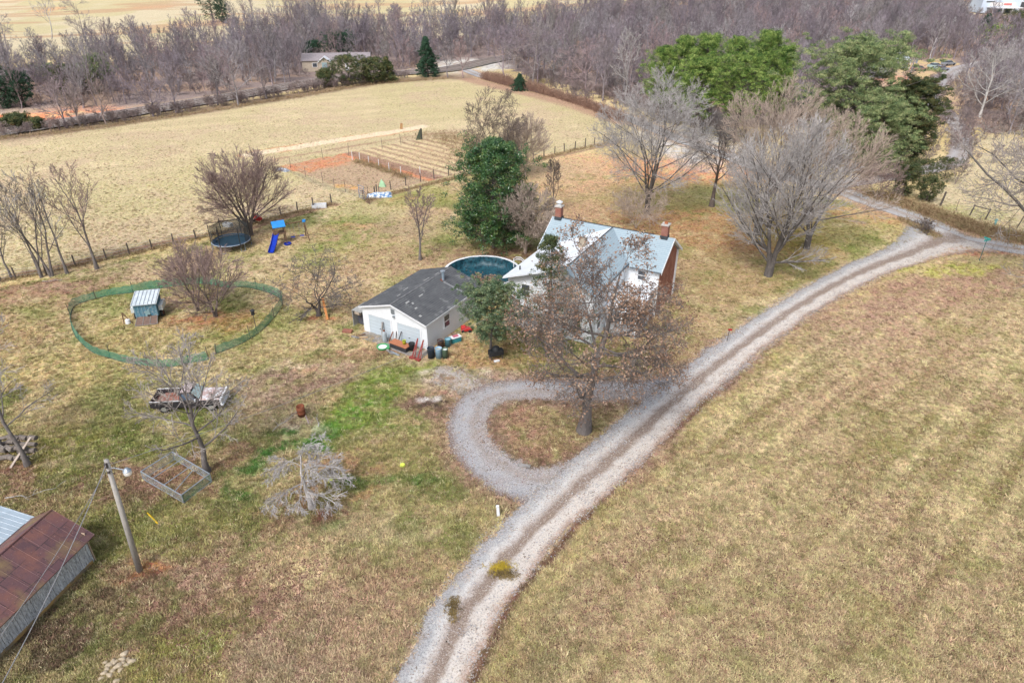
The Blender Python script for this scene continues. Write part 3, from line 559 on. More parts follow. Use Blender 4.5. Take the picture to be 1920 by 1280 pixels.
def conifer(name, px, py, top, wpx, label, seed, fm, bk=None, shape='cone', h=None, base=None, group=None, low=.06, dens=1., size=.3, cat='tree', rag=.3, asp=None, lump=.5, clump=None):
    """trunk with boughs carrying tufts of needles or leaves, bunched into clumps with gaps between"""
    rng = np.random.default_rng(seed); base = base or at(px, py); h = h or height_at(base, top); w = wpx * mpp(base, h * .5)
    P0 = np.zeros((1, 8, 3)); P0[0, :, 2] = np.linspace(0, h * .97, 8); P0[0, 1:, :2] += rng.normal(0, h * .006, (7, 2)).cumsum(0); R0 = (h * .02 * (1 - .93 * np.linspace(0, 1, 8)))[None]
    nb = int((70 + 5 * h) * min(1.8, dens ** .5)); t = low + (1 - low) * np.sort(rng.random(nb)) ** .9; z = t * h; q = np.clip((t - low) / (1 - low), 0, 1)
    if shape == 'cone': rad = (1 - t) ** .8 * .5 + .02
    elif shape == 'egg': rad = np.sin(np.pi * (q * .86 + .12)) ** .7 * .5 + .03
    elif shape == 'dome': rad = np.sqrt(np.clip(1 - (q * 1.02) ** 3.2, 0.02, 1)) * .5
    else: rad = np.sin(np.pi * (q * .8 + .15)) ** .5 * .5
    az = np.arange(nb) * 2.399 + rng.normal(0, .3, nb)
    lum = fbm(az * .9 + 5 * np.sin(az) + seed, z / max(h, 1) * 7 + seed, seed % 17, 3); rad = rad * w * (1 - lump * .5 + lump * 2.4 * (lum - .3)) * rng.uniform(1 - rag, 1 + rag * .3, nb)
    s, _, r = interp_poly(P0, R0, np.zeros(nb, int), np.clip(t, 0, .99))
    K = 6; u = np.linspace(0, 1, K)[None, :]; rise = {'cone': -.12, 'egg': .3, 'pine': .3, 'dome': .25}[shape]
    P1 = np.zeros((nb, K, 3)); P1[:, :, 0] = s[:, 0:1] + np.cos(az)[:, None] * rad[:, None] * u; P1[:, :, 1] = s[:, 1:2] + np.sin(az)[:, None] * rad[:, None] * u
    P1[:, :, 2] = np.maximum(z[:, None] + rad[:, None] * (rise * u + (.2 if shape != 'cone' else .1) * u ** 2), .05); P1[:, 1:] += rng.normal(0, .035, (nb, K - 1, 3)) * rad[:, None, None]
    R1 = np.maximum(r[:, None] * .35, .02) * (1 - .7 * u); trunk = merge([tubes(P0, R0, 8), tubes(P1, np.broadcast_to(R1, (nb, K)), 4)])
    o = empty(name, base, 0, label, cat, group); link('trunk', np_mesh('trunk', trunk[0], trunk[1], bk or BK_DARK, smooth=True), o)
    env = (np.array([0, 0, h * .5]), np.array([w, w, h]))
    P2, R2 = grow(rng, P1, np.broadcast_to(R1, (nb, K)).copy(), 4 if shape == 'pine' else 7, .35, (25, 70), (.22, .42), 3, .15, .12, env, rmin=.01)
    P2[..., 2] = np.maximum(P2[..., 2], .05); t2 = P2[:, -1]; t2 = t2[rng.random(len(t2)) < .6]; cs = np.concatenate([P1[:, -1], t2, P1[::2, 4], np.stack([s[:, 0], s[:, 1], z], 1)[-8:]])
    cr_ = clump or size * (1.35 if shape == 'pine' else 1.1)
    V, F = clump_cards(rng, cs, cr_, max(8, int((26 if (asp or 1) > .25 else 42) * dens)), size * (.75 if shape == 'pine' else .62), asp or (.16 if shape == 'pine' else .45), .42 if shape == 'pine' else .7, .35)
    link('crown', np_mesh('crown', V, F, fm), o); return o
LF_PINE = leafmat('pine needles', [(.025, .065, .02), (.07, .15, .035), (.16, .27, .055), (.32, .42, .11), (.42, .48, .18)])
LF_WPINE = leafmat('soft pine needles', [(.06, .11, .05), (.16, .23, .10), (.29, .35, .15), (.44, .44, .24)])
LF_CEDAR = leafmat('cedar sprays', [(.03, .055, .025), (.06, .09, .035), (.11, .12, .045), (.19, .16, .06)])
LF_SPRUCE = leafmat('spruce sprays', [(.018, .05, .03), (.03, .08, .045), (.05, .10, .05)])
LF_MAG = leafmat('magnolia leaves', [(.014, .05, .02), (.03, .09, .028), (.06, .14, .035), (.17, .23, .06)], .3, spec=.6)
LF_HOLLY = leafmat('holly leaves', [(.05, .09, .045), (.08, .14, .065), (.13, .18, .09), (.24, .25, .10)], .4, spec=.5)
LF_OAK = leafmat('dry oak leaves', [(.16, .10, .075), (.25, .155, .11), (.34, .225, .16), (.44, .34, .26)], .8, spec=.1)
LF_BUD = leafmat('red buds', [(.26, .12, .11), (.34, .18, .16), (.3, .2, .17)], .8, spec=.1)
LF_DRY = leafmat('dry grass blades', [(.20, .13, .075), (.30, .21, .12), (.40, .30, .18), (.25, .24, .10)], .9, spec=.05)
# ------------------------------------------------------------------ the yard's own trees
BK_TWIG = bark('greyish twigs', (.36, .325, .30), (.24, .215, .20))
B = bare_tree
B('oak_tree', 1095, 808, 448, 340, 'oak', 'big spreading oak hung with dry brown leaves inside the gravel loop', 43, BK_GREY, BK_GREY, leaves=(LF_OAK, 4, .145, .46, (.22, .22, .16)), tr=.42, lean=(.07, .03), k3=1.1, over=dict(fork=.31, top=.88, limbs=24, la=(40, 100), env=(.52, .50), lr=(.75, 1.05), tr=.04))
conifer('cedar_tree', 1026, 668, 436, 175, 'ragged dark cedar rising between the brown-leaved oak and the farmhouse', 12, LF_CEDAR, BK_BROWN, 'cone', low=.1, dens=.8, size=.30, rag=.6, lump=.45, asp=.3, clump=.3)
conifer('holly_tree', 919, 668, 540, 125, 'small round green holly between the garage and the farmhouse', 13, LF_HOLLY, BK_GREY, 'egg', low=.26, dens=1.7, size=.22, rag=.4, lump=.6)
conifer('magnolia_tree', 926, 464, 268, 138, 'tall dense glossy green magnolia behind the round pool', 14, LF_MAG, BK_GREY, 'dome', low=.02, dens=2.2, size=.34, rag=.3, lump=.8, clump=.62)
B('bare_tree', 985, 475, 345, 120, 'fan', 'pinkish tan many-stemmed bare tree leaning against the green magnolia', 15, BK_TAN, BK_TAN, stems=5, spread=16, tr=.2)
B('bare_tree', 788, 487, 355, 85, 'upright', 'slender bare tree alone on the lawn between pool and garden', 16, BK_GREY, BK_PINK, tr=.16)
B('apple_tree', 598, 592, 480, 175, 'apple', 'low crooked dark-barked apple tree with an orange board against it', 17, BK_DARK, BK_GREY, tr=.27, stems=2, spread=24, over=dict(lr=(1.8, 2.6), limbs=14, tr=.1, wg=.2, env=(.58, .5), short=.2))
B('bare_tree', 470, 441, 283, 165, 'fan', 'round-headed bare tree with reddish twigs beside the trampoline', 18, BK_BROWN, BK_PINK, tr=.42, stems=4, spread=20, k3=.85)
B('bare_tree', 404, 593, 468, 150, 'fan', 'bushy pink-grey bare tree on brown mulch in the poultry pen', 19, BK_BROWN, BK_PINK, stems=3, spread=18, tr=.19, k3=.6, over=dict(n=(7, 6, 5)))
B('bare_tree', 371, 583, 458, 110, 'fan', 'smaller bare tree left of the other one on the pen mulch', 20, BK_BROWN, BK_PINK, stems=3, spread=14, tr=.14, k3=.6, over=dict(n=(6, 6, 5)))
B('bare_tree', 388, 884, 640, 215, 'vase', 'bare grey tree in front of the old pickup truck', 21, BK_GREY, BK_TWIG, tr=.22, k3=.8, twig=.02, over=dict(fork=.26, limbs=15, wg=.12, n=(6, 6, 4), la=(30, 80), lr=(.85, 1.2)))
B('weeping_tree', 585, 952, 832, 175, 'weep', 'low pale grey weeping tree with arching branches near the burn barrel', 22, BK_PALE, BK_PALE, tr=.18, lean=(-.05, 0), k3=1.2, twig=.016)
B('bare_tree', 52, 872, 600, 190, 'vase', 'tall thin bare tree rising out of the firewood pile', 23, BK_GREY, BK_TWIG, tr=.17, twig=.02, over=dict(fork=.3, limbs=12, n=(5, 5, 3), wg=.12), lean=(-.03, .05))
B('bare_tree', 5, 840, 640, 80, 'slim', 'thin bare tree at the left picture edge beyond the firewood', 24, BK_GREY, BK_GREY, tr=.13, k3=.7)
B('bare_tree', 22, 522, 388, 60, 'slim', 'leftmost thin bare tree along the field fence', 25, BK_GREY, BK_GREY, tr=.13, k3=.6)
B('bare_tree', 78, 520, 338, 110, 'upright', 'wide clump of grey bare stems on the leaf-strewn fence line', 26, BK_GREY, BK_GREY, stems=3, spread=11, tr=.2, k3=.8)
B('bare_tree', 97, 518, 325, 95, 'upright', 'taller grey bare stems just right of the wide fence-line clump', 27, BK_GREY, BK_PALE, stems=2, spread=9, tr=.2, k3=.8)
B('bare_tree', 126, 513, 312, 70, 'slim', 'straight pole-thin bare tree second from right in the fence-line row', 28, BK_GREY, BK_PINK, tr=.15)
B('bare_tree', 182, 504, 312, 110, 'upright', 'forked bare tree at the right end of the fence-line row', 29, BK_GREY, BK_PINK, tr=.18)
B('bare_tree', 928, 345, 165, 120, 'vase', 'broad brown bare tree behind the magnolia at the garden corner', 30, BK_BROWN, BK_BROWN, stems=3, spread=10, tr=.24)
B('bare_tree', 985, 330, 218, 95, 'fan', 'grey-brown many-stemmed bare tree right of the garden corner tree', 31, BK_TAN, BK_TAN, stems=4, spread=10, tr=.16, k3=.7)
B('bare_tree', 1037, 401, 300, 42, 'upright', 'narrow dark bare sapling between the magnolia and the house chimney', 32, BK_BROWN, BK_BROWN, tr=.12)
B('bare_tree', 1213, 402, 138, 225, 'vase', 'great grey-topped bare maple behind the farmhouse roof', 33, BK_LIMB, BK_PALE, stems=3, spread=7, tr=.42, k3=1.25, over=dict(limbs=20))
B('bare_shrub', 1192, 428, 352, 130, 'twiggy', 'low thicket of bare tan stems at the foot of the great maple', 34, BK_TAN, BK_TAN, stems=5, spread=35, tr=.08)
B('bare_tree', 1334, 387, 208, 135, 'vase', 'dark-trunked bare tree between the great maple and the wide silvery maple', 35, BK_BROWN, BK_GREY, tr=.3, over=dict(fork=.28))
B('bare_tree', 1440, 517, 226, 235, 'fan', 'wide silvery bare maple with its trunk on the lawn beside the drive', 36, BK_LIMB, BK_PALE, tr=.5, stems=3, spread=11, k3=.6, twig=.02, over=dict(limbs=26, fork=.1))
B('bare_tree', 1418, 440, 150, 205, 'fan', 'tan-topped bare maple behind the wide silvery one', 37, BK_LIMB, BK_TAN, tr=.42, stems=3, spread=12, k3=.8)
B('bare_tree', 1512, 466, 218, 260, 'fan', 'rightmost of the lawn maples, its tan crown reaching over the road', 38, BK_LIMB, BK_TAN, tr=.33, k3=1.0, stems=2, spread=12, over=dict(la=(20, 74)))
B('oak_tree', 1968, 520, 150, 600, 'oak', 'lichen-grey bare oak reaching in from the right picture edge', 39, BK_LIMB, BK_TWIG, tr=.6, twig=.03, over=dict(fork=.22, limbs=20, top=.75, la=(60, 105), lr=(1.1, 1.5), n=(8, 7, 5), short=.3))
B('bare_shrub', 1733, 436, 398, 70, 'twiggy', 'dark straggly bush at the bend where the drive meets the road', 40, BK_GREY, BK_BROWN, stems=3, spread=35, tr=.04, h=1.6, k3=.7)
B('bare_shrub', 1640, 372, 300, 130, 'twiggy', 'tangled bare thicket on the verge under the rightmost maple', 41, BK_GREY, BK_PINK, stems=5, spread=35, tr=.06)
# evergreens by the road
for i, (px, py, tp, w, lb) in enumerate(((1232, 232, 92, 82, 'leftmost of the bright green pines behind the great maple'), (1270, 236, 74, 84, 'second bright green pine from the left in the pine clump'), (1312, 240, 66, 86, 'third bright green pine from the left, rounded top of the clump'), (1362, 238, 76, 80, 'bright green pine in the dip left of the tallest one'), (1418, 240, 62, 92, 'tallest bright green pine near the right end of the clump'), (1448, 250, 92, 62, 'rightmost narrow bright green pine of the clump'), (1300, 262, 118, 100, 'low bright green pine at the front left of the clump'), (1376, 268, 112, 116, 'low bright green pine at the front right of the clump'))):
    conifer('pine_tree', px, py, tp, w * .82, lb, 60 + i, LF_PINE, BK_BROWN, 'egg' if i < 6 else 'pine', low=.25, dens=1.0, size=.55, group='bright green pines behind the maples', rag=.45, lump=1.0, asp=.15, clump=.6)
conifer('pine_tree', 1572, 300, 92, 170, 'soft yellow-green white pine right of the bright pine clump', 66, LF_WPINE, BK_GREY, 'pine', low=.08, dens=2.8, size=.6, rag=.4, lump=.8)
conifer('pine_tree', 1632, 330, 195, 115, 'low blue-green pine bough-heavy in front of the dark pine', 67, LF_WPINE, BK_GREY, 'pine', low=.05, dens=2., size=.5, rag=.5, lump=.9)
conifer('pine_tree', 1682, 312, 156, 95, 'dark green pine right of the soft yellow-green one', 68, LF_CEDAR, BK_DARK, 'pine', low=.06, dens=1.9, size=.5, rag=.45, lump=.9, asp=.2)
conifer('cedar_bush', 1690, 368, 310, 46, 'rusty-topped cedar bush beside the road bank', 69, LF_CEDAR, BK_BROWN, 'egg', low=.0, dens=1.2, size=.22, cat='shrub')
conifer('cedar_bush', 1736, 378, 334, 40, 'small dark cedar bush nearest the leaning fence post', 70, LF_CEDAR, BK_BROWN, 'egg', low=.0, dens=1.1, size=.2, cat='shrub')
conifer('cedar_bush', 1722, 340, 304, 60, 'greenish cedar bush behind the rusty-topped one', 71, LF_CEDAR, BK_BROWN, 'egg', low=.0, dens=.8, size=.22, cat='shrub')
conifer('cedar_bush', 1770, 335, 300, 60, 'grey-green bush between the cedars and the lane', 72, LF_CEDAR, BK_BROWN, 'egg', low=.0, dens=.6, size=.22, cat='shrub')
conifer('spruce_tree', 803, 144, 70, 48, 'pointed dark spruce at the top edge of the hay field', 73, LF_SPRUCE, BK_DARK, 'cone', low=.03, dens=1.4, size=.4)
conifer('spruce_tree', 974, 170, 139, 30, 'small dark spruce on the roadside beyond the hay field', 74, LF_SPRUCE, BK_DARK, 'cone', low=.0, dens=1.0, size=.3)
B('bare_tree', 1836, 220, 84, 130, 'vase', 'white-barked sycamore standing over the lane on the right', 75, BK_WHITE, BK_PALE, tr=.3, k3=.8, over=dict(wg=.12))
# ------------------------------------------------------------------ buildings
WHITE = mat('white vinyl', (.74, .77, .80), (.66, .69, .73), 1.2, .55, bs=.05)
TRIM = mat('white trim', (.78, .80, .82), (.70, .72, .75), 3, .5, bs=.05)
def mat_siding(name, c, pitch=.2, axis=2):
    m, t, b = nt(name); v = objvec(t); s = t.nodes.new('ShaderNodeSeparateXYZ'); t.links.new(v, s.inputs[0])
    f = t.nodes.new('ShaderNodeMath'); f.operation = 'MULTIPLY'; f.inputs[1].default_value = 1 / pitch; t.links.new(s.outputs[axis], f.inputs[0])
    fr = t.nodes.new('ShaderNodeMath'); fr.operation = 'FRACT'; t.links.new(f.outputs[0], fr.inputs[0])
    col = mixc(t, ramp(t, fr.outputs[0], .14, .02), c, tuple(x * .62 for x in c)); col = mixc(t, ramp(t, noise(t, 1.1, 5, v), .45, .8), col, tuple(x * .86 for x in c))
    t.links.new(col, b.inputs['Base Color']); b.inputs['Roughness'].default_value = .5; bump(t, b, fr.outputs[0], .5, .02); return m
SIDE = mat_siding('white lap siding', (.80, .835, .87))
SHING = mat_brick('grey shingles', (.072, .078, .088), (.135, .14, .15), (.035, .036, .04), 'xz', .42, .105, .018, wear=(.15, .155, .16), dirt=(.21, .215, .21))
HSHING = mat_brick('pale blue-grey shingles', (.28, .36, .41), (.33, .415, .46), (.20, .27, .32), 'xz', .5, .12, .014, wear=(.31, .39, .44))
HSHINGW = mat_brick('pale shingles of the wing', (.27, .35, .40), (.32, .40, .45), (.20, .27, .32), 'yz', .5, .12, .014, wear=(.30, .38, .43))
MEMB = mat('white roof coating', (.74, .77, .80), (.66, .70, .74), 1.3, .45, bs=.06)
BRICK = mat_brick('red brick', (.30, .085, .045), (.40, .14, .07), (.34, .27, .22), 'yz', .42, .16, .022, wear=(.20, .055, .035))
CBRICK = mat_brick('chimney brick', (.30, .085, .05), (.38, .13, .07), (.30, .24, .2), 'xz', .26, .1, .02, wear=(.22, .06, .04))
GLASS = mat('dark window glass', (.045, .055, .065), (.09, .10, .12), 2, .15, spec=.8, bs=.0)
CONC = mat('concrete', (.32, .31, .30), (.22, .21, .20), 2.2, .9, c3=(.14, .13, .12), scale3=6)
GALV = mat('galvanised metal', (.42, .48, .54), (.30, .34, .38), 6, .4, metal=.5, bs=.05)
BLACK = mat('black plastic', (.02, .022, .025), (.035, .037, .04), 4, .5)
REDP = mat('red paint', (.42, .035, .035), (.30, .03, .03), 3, .5)
RUST = mat('rusty steel', (.24, .075, .035), (.12, .045, .03), 7, .85, c3=(.33, .13, .06), scale3=14)
ORNG = mat('orange wood', (.52, .22, .07), (.44, .18, .06), 3, .7)
WOODG = mat('grey weathered wood', (.33, .315, .30), (.22, .21, .20), 5, .9, c3=(.14, .13, .125), scale3=16, stretch=(1, 1, .25))
WOODB = mat('brown wood', (.20, .12, .075), (.13, .08, .05), 5, .85, stretch=(1, 1, .3))
CHROME = mat('dull chrome', (.6, .62, .64), (.45, .46, .48), 4, .3, metal=.7)
RUBBER = mat('tyre rubber', (.025, .025, .027), (.04, .04, .04), 6, .85)

def garage():
    G = at(803, 657); U = Vector((-6.25, 3.6, 0)).normalized()      # along the front, away from the near right corner
    ang = math.degrees(math.atan2(-U.y, -U.x)); o = empty('garage', G, ang, 'white two-bay garage with dark grey shingle roof', 'garage')
    # local frame: x along front to the right (corner at 0), y back along the side
    w, L, he, hr = 7.3, 9.0, 2.55, 3.62
    b = MB()
    b.prism([(-w, 0, 0), (0, 0, 0), (0, 0, he), (-w / 2, 0, hr), (-w, 0, he)], (0, L, 0)); b.build('wall', SIDE, o)
    rf = MB(); ov = .14; sl = (hr - he) / (w / 2); t = .1
    for sgn in (-1, 1):
        e = -w / 2 + sgn * (w / 2 + ov); ze = he - sl * ov
        P = [(-w / 2, -.26, hr + .03), (-w / 2, L + .26, hr + .03), (e, L + .26, ze + .03), (e, -.26, ze + .03)]
        if sgn < 0: P = P[::-1]
        rf.prism([Vector(p) for p in P], (0, 0, t))
    # shingle pattern runs along the ridge: swap axes through a rotated child
    m = mat_brick('garage shingles', (.072, .078, .088), (.125, .13, .14), (.038, .04, .044), 'yz', .36, .062, .016, wear=(.11, .115, .12), dirt=(.19, .195, .195))
    roof = rf.build('roof', m, o)
    MB().tube([(-w / 2, -.26, hr + .13), (-w / 2, L + .26, hr + .13)], .07, 6).build('ridge_cap', mat('ridge shingles', (.22, .225, .23), (.13, .13, .14), 3, .9), roof)
    st = MB().prism([(-w / 2 + 1.0, 6.6, hr - sl * 1.0 + .135), (-w / 2 + 1.35, 6.6, hr - sl * 1.35 + .135), (-.05, 6.75, he + .15), (-.05, 6.5, he + .15), (-w / 2 + 1.0, 6.35, hr - sl * 1.0 + .135)], (0, 0, .012)); st.build('water_streak', mat('pale washed shingle', (.25, .26, .265), (.18, .185, .19), 6, .9), roof)
    slope_deg = math.degrees(math.atan(sl))
    for x, y, a, c in ((-2.9, 1.2, .5, .16), (-2.5, 1.45, .22, .2), (-1.9, 1.1, .3, .14), (-1.0, .5, .25, .22), (-2.75, 3.0, .6, .1), (-4.5, 2.0, .5, .12), (-4.9, 3.5, .7, .12), (-4.3, 6.0, .9, .1), (-4.1, 7.4, .7, .1)):
        z = hr - abs(x + w / 2) * sl + .136; MB().box((x, y, z), (c, a, .012), 0, ry=slope_deg * (1 if x > -w / 2 else -1)).build('worn_patch', mat('bare roof felt', (.42, .42, .40), (.3, .3, .3), 8, .9), roof)
    ch = MB().tube([(-w / 2 + .8, 6.7, hr - .35), (-w / 2 + .8, 6.7, hr + .75)], .13, 12).build('chimney', mat('blue-grey flue', (.33, .42, .50), (.25, .32, .38), 5, .4, metal=.3), roof)
    MB().lathe([(.0, .30), (.24, .2), (.24, .16), (.0, .16)], 14, 0, (-w / 2 + .8, 6.7, hr + .65)).build('chimney_cap', GALV, ch); MB().box((-w / 2 + .8, 6.7, hr - .2 + .05), (.5, .5, .1), ry=22).build('flashing', RUST, ch)
    fb = MB()
    for s_ in (-1, 1):
        fb.prism([(-w / 2, -.265, hr - .02), (-w / 2 + s_ * (w / 2 + ov), -.265, he - sl * ov - .02), (-w / 2 + s_ * (w / 2 + ov), -.265, he - sl * ov + .12), (-w / 2, -.265, hr + .12)], (0, -.025, 0))
    fb.box((ov + .01, L / 2, he - sl * ov + .07), (.025, L + .5, .16)); fb.build('fascia', TRIM, o)
    DW, DH = 2.5, 1.95
    DM = mat_siding('recess-shaded door panels', (.52, .60, .66), .34)  # panel colour darkened to stand in for the shade of a recessed door
    for x0 in (-w + .75, -w + 4.05):
        f = MB(); f.box((x0 - .06, -.02, DH / 2), (.12, .06, DH)); f.box((x0 + DW + .06, -.02, DH / 2), (.12, .06, DH)); f.box((x0 + DW / 2, -.02, DH + .06), (DW + .24, .06, .12)); fr = f.build('door_frame', TRIM, o)
        d = MB().box((x0 + DW / 2, .015, DH / 2), (DW, .05, DH)); d = d.build('garage_door', DM, fr)
        d.parent = o; fr.parent = d
        k = MB().box((x0 + DW / 2, -.03, .72), (.16, .04, .05)); k.build('handle', BLACK, d)
    vt = MB(); vt.box((-w / 2, -.03, 2.95), (.42, .05, .5)); v_ = vt.build('gable_vent', mat('grey louvre', (.42, .46, .48), (.34, .37, .4), 3, .6), o)
    lo = MB(); [lo.box((-w / 2, -.065, 2.76 + i * .075), (.36, .02, .02)) for i in range(6)]; lo.build('louvre', BLACK, v_)
    MB().box((-w / 2 + .12, -.1, 2.5), (.16, .2, .16)).build('floodlight', GALV, o)
    wn_ = MB(); y0, z0 = 3.0, 1.0; W_, H_ = .9, 1.25
    for dy, dz, a, c in ((0, H_ / 2, W_ + .16, .08), (0, -H_ / 2, W_ + .16, .08), (-W_ / 2, 0, .08, H_), (W_ / 2, 0, .08, H_), (0, 0, W_, .05)): wn_.box((.025, y0 + dy, z0 + H_ / 2 + dz), (.05, a, c))
    wf = wn_.build('window', TRIM, o); MB().box((.012, y0, z0 + H_ / 2), (.02, W_ - .08, H_ - .08)).build('pane', GLASS, wf)
    s_ = MB().box((.03, 8.0, 1.85), (.03, .55, .5)).build('wall_sign', mat('orange sign', (.62, .15, .03), (.5, .12, .03), 5, .6), o)
    MB().box((.05, 8.0, 1.85), (.012, .28, .2)).build('sign_mark', TRIM, s_)
    # concrete apron in front
    ap = MB(); ap.prism([(-w + .3, -.05, 0), (-w + .1, -1.25, 0), (-3.0, -1.5, 0), (.3, -1.6, 0), (.4, -.05, 0)], (0, 0, .05)); tag(ap.build('apron', CONC, None, G, ang), 'cracked grey concrete slab before the garage doors', 'slab')
    return G, ang
G0, GA = garage()
def gl(x, y, z=0):       # garage frame -> world
    a = R(GA); return Vector((G0.x + x * math.cos(a) - y * math.sin(a), G0.y + x * math.sin(a) + y * math.cos(a), z))

def house():
    O = Vector((13.6, 58.4, 0)); ang = -28.5; o = empty('farmhouse', O, ang, 'white farmhouse with pale blue-grey roof and red brick end wall', 'house')
    # local: x to the right along the front (0 at the near brick corner, -12 at the far left), y away
    HE, HR, D, Lm = 5.0, 7.0, 6.0, 12.0; ov = .35; SW = 5.8       # SW: wing ridge offset
    b = MB(); b.prism([(0, 0, 0), (0, D, 0), (0, D, HE), (0, D / 2, HR), (0, 0, HE)], (-Lm, 0, 0)); b.build('wall', SIDE, o)
    br = MB(); br.prism([(.004, .18, 0), (.004, D - .35, 0), (.004, D - .35, HE + .05), (.004, D / 2, HR - .15), (.004, .18, HE - .05)], (.11, 0, 0)); br.build('brick_end_wall', BRICK, o)
    # front ell with an uneven gable: steep short side, long shallow side
    yb = -8.15; xr, xl = -2.9, -11.6
    wg = MB(); wg.prism([(xl + .1, 0, 0), (xr - .3, 0, 0), (xr - .3, 0, HE - .12), (-SW, 0, HR - .12), (xl + .1, 0, HE - .07)], (0, yb + .35, 0)); wg.build('wing_wall', SIDE, o)
    t = .14; rm = MB()
    def sl(P): rm.prism([Vector(p) for p in P], (0, 0, t))
    sl([(ov + .1, D / 2, HR), (ov + .1, D + ov, HE - .2), (-Lm - ov, D + ov, HE - .2), (-Lm - ov, D / 2, HR)])
    z_at = lambda y: HE + (HR - HE) * y / (D / 2)
    sl([(ov + .1, -ov, z_at(-ov)), (ov + .1, D / 2, HR), (-SW, D / 2, HR), (xr, 0, HE), (xr + .2, -ov, z_at(-ov))])
    sl([(-SW, D / 2, HR), (-Lm - ov, D / 2, HR), (-Lm - ov, -.12, z_at(-.12)), (xl, 0, HE)])
    rm_o = rm.build('roof', HSHING, o)
    wr = MB(); wr.prism([Vector(p) for p in ((-SW, D / 2, HR + .004), (-SW, yb - .3, HR + .004), (xr + .05, yb - .3, HE), (xr + .05, -.05, HE))], (0, 0, t)); wr.build('wing_roof_slope', HSHINGW, o)
    wl = MB(); wl.prism([Vector(p) for p in ((-SW, yb - .3, HR + .008), (-SW, D / 2, HR + .008), (xl - .3, -.05, HE - .1), (xl - .3, yb - .3, HE - .1))], (0, 0, t)); wl.build('white_roof_slope', MEMB, o)
    rk = MB(); rk.tube([(-SW, D / 2, HR + t + .02), (-SW, yb - .3, HR + t + .02)], .05, 6); rk.tube([(-1.6, D / 2, HR + t + .02), (-Lm + .8, D / 2, HR + t + .02)], .05, 6); rk.build('ridge_strip', mat('dark ridge strip', (.06, .07, .08), None, 4, .7), rm_o)
    for y0, z0, y1, z1 in ((-ov, z_at(-ov), D / 2, HR), (D / 2, HR, D + ov, HE - .2)):
        MB().prism([(ov + .1, y0, z0 - .12), (ov + .1, y1, z1 - .12), (ov + .1, y1, z1 + .15), (ov + .1, y0, z0 + .15)], (.04, 0, 0)).build('rake_board', TRIM, o)
        MB().prism([(-Lm - ov, y0, z0 - .12), (-Lm - ov, y1, z1 - .12), (-Lm - ov, y1, z1 + .15), (-Lm - ov, y0, z0 + .15)], (-.04, 0, 0)).build('rake_board', TRIM, o)
    MB().prism([(.12, D / 2, HR - .02), (.12, D + ov, HE - .22), (ov + .1, D + ov, HE - .22), (ov + .1, D / 2, HR - .02)], (0, 0, -.03)).build('soffit', TRIM, o)
    for c_, d_ in (((.1, D - .18, HE / 2), (.26, .32, HE)), ((.07, .09, HE / 2), (.2, .18, HE)), ((xl + .1, yb + .36, HE / 2 - .05), (.16, .16, HE - .2))): MB().box(c_, d_).build('corner_board', TRIM, o)
    for x, y in ((-3.0, -ov - .03),):
        g = MB().tube([(xr + .3, y, z_at(-ov) + .05), (ov + .1, y, z_at(-ov) + .05)], .06, 6); g.build('gutter', mat('dark gutter', (.10, .12, .14), None, 3, .5), o)
    g = MB().tube([(xr + .1, yb - .3, HE + .02), (xr + .1, -.1, HE + .02)], .06, 6); g.build('gutter', mat('dark gutter', (.1, .12, .14)), o)
    for x, nm in ((-.55, 0), (-Lm + .35, 1)):
        c = MB().box((x, D / 2, HR + .55), (.62, .62, 1.5)).build('chimney', CBRICK, o)
        MB().box((x, D / 2, HR + 1.36), (.76, .76, .13)).build('chimney_cap', mat('pale chimney crown', (.55, .52, .48), None, 3, .8), c)
        MB().box((x, D / 2, HR + .12), (.72, .72, .34)).build('flashing', mat('lead flashing', (.06, .07, .08), None, 3, .6), c)
        if nm: MB().lathe([(.2, 0), (.2, .3), (.34, .3), (.34, .36), (0, .55)], 12, 0, (x, D / 2, HR + 1.43)).build('metal_cowl', mat('bright metal cowl', (.8, .82, .84), (.7, .72, .74), 4, .3, metal=.3), c)
        else: MB().lathe([(.17, 0), (.17, .2), (.10, .2)], 12, 0, (x, D / 2, HR + 1.43)).build('clay_pot', mat('clay pot', (.45, .17, .08), None, 4, .8), c)
    c = MB().box((-6.75, -2.3, HR + .15), (.62, .5, 1.1)).build('stove_chimney', mat('tan chimney block', (.42, .36, .28), (.33, .28, .22), 3, .9), o)
    MB().tube([(-6.75, -2.3, HR + .7), (-6.75, -2.3, HR + 1.15)], .09, 8).build('flue', GALV, c)
    MB().tube([(-10.9, -6.9, HE + .2), (-10.9, -6.9, HE + .75)], .07, 8).build('vent_pipe', BLACK, o)
    # porch in the corner of the ell
    P = MB(); P.prism([Vector(p) for p in ((xr - .25, -.02, 3.2), (.05, -.02, 3.2), (.05, -5.0, 2.45), (xr - .25, -5.0, 2.45))][::-1], (0, 0, .12)); po = P.build('porch_roof', MEMB, o)
    q = MB(); q.box((-1.5, -2.45, .2), (3.0, 4.8, .4)); q.build('porch_floor', mat('grey porch boards', (.38, .38, .38), None, 3, .7), po)
    for x in (-.15, -1.5, -2.9): MB().box((x, -4.85, 1.43), (.14, .14, 2.04)).build('post', TRIM, po)
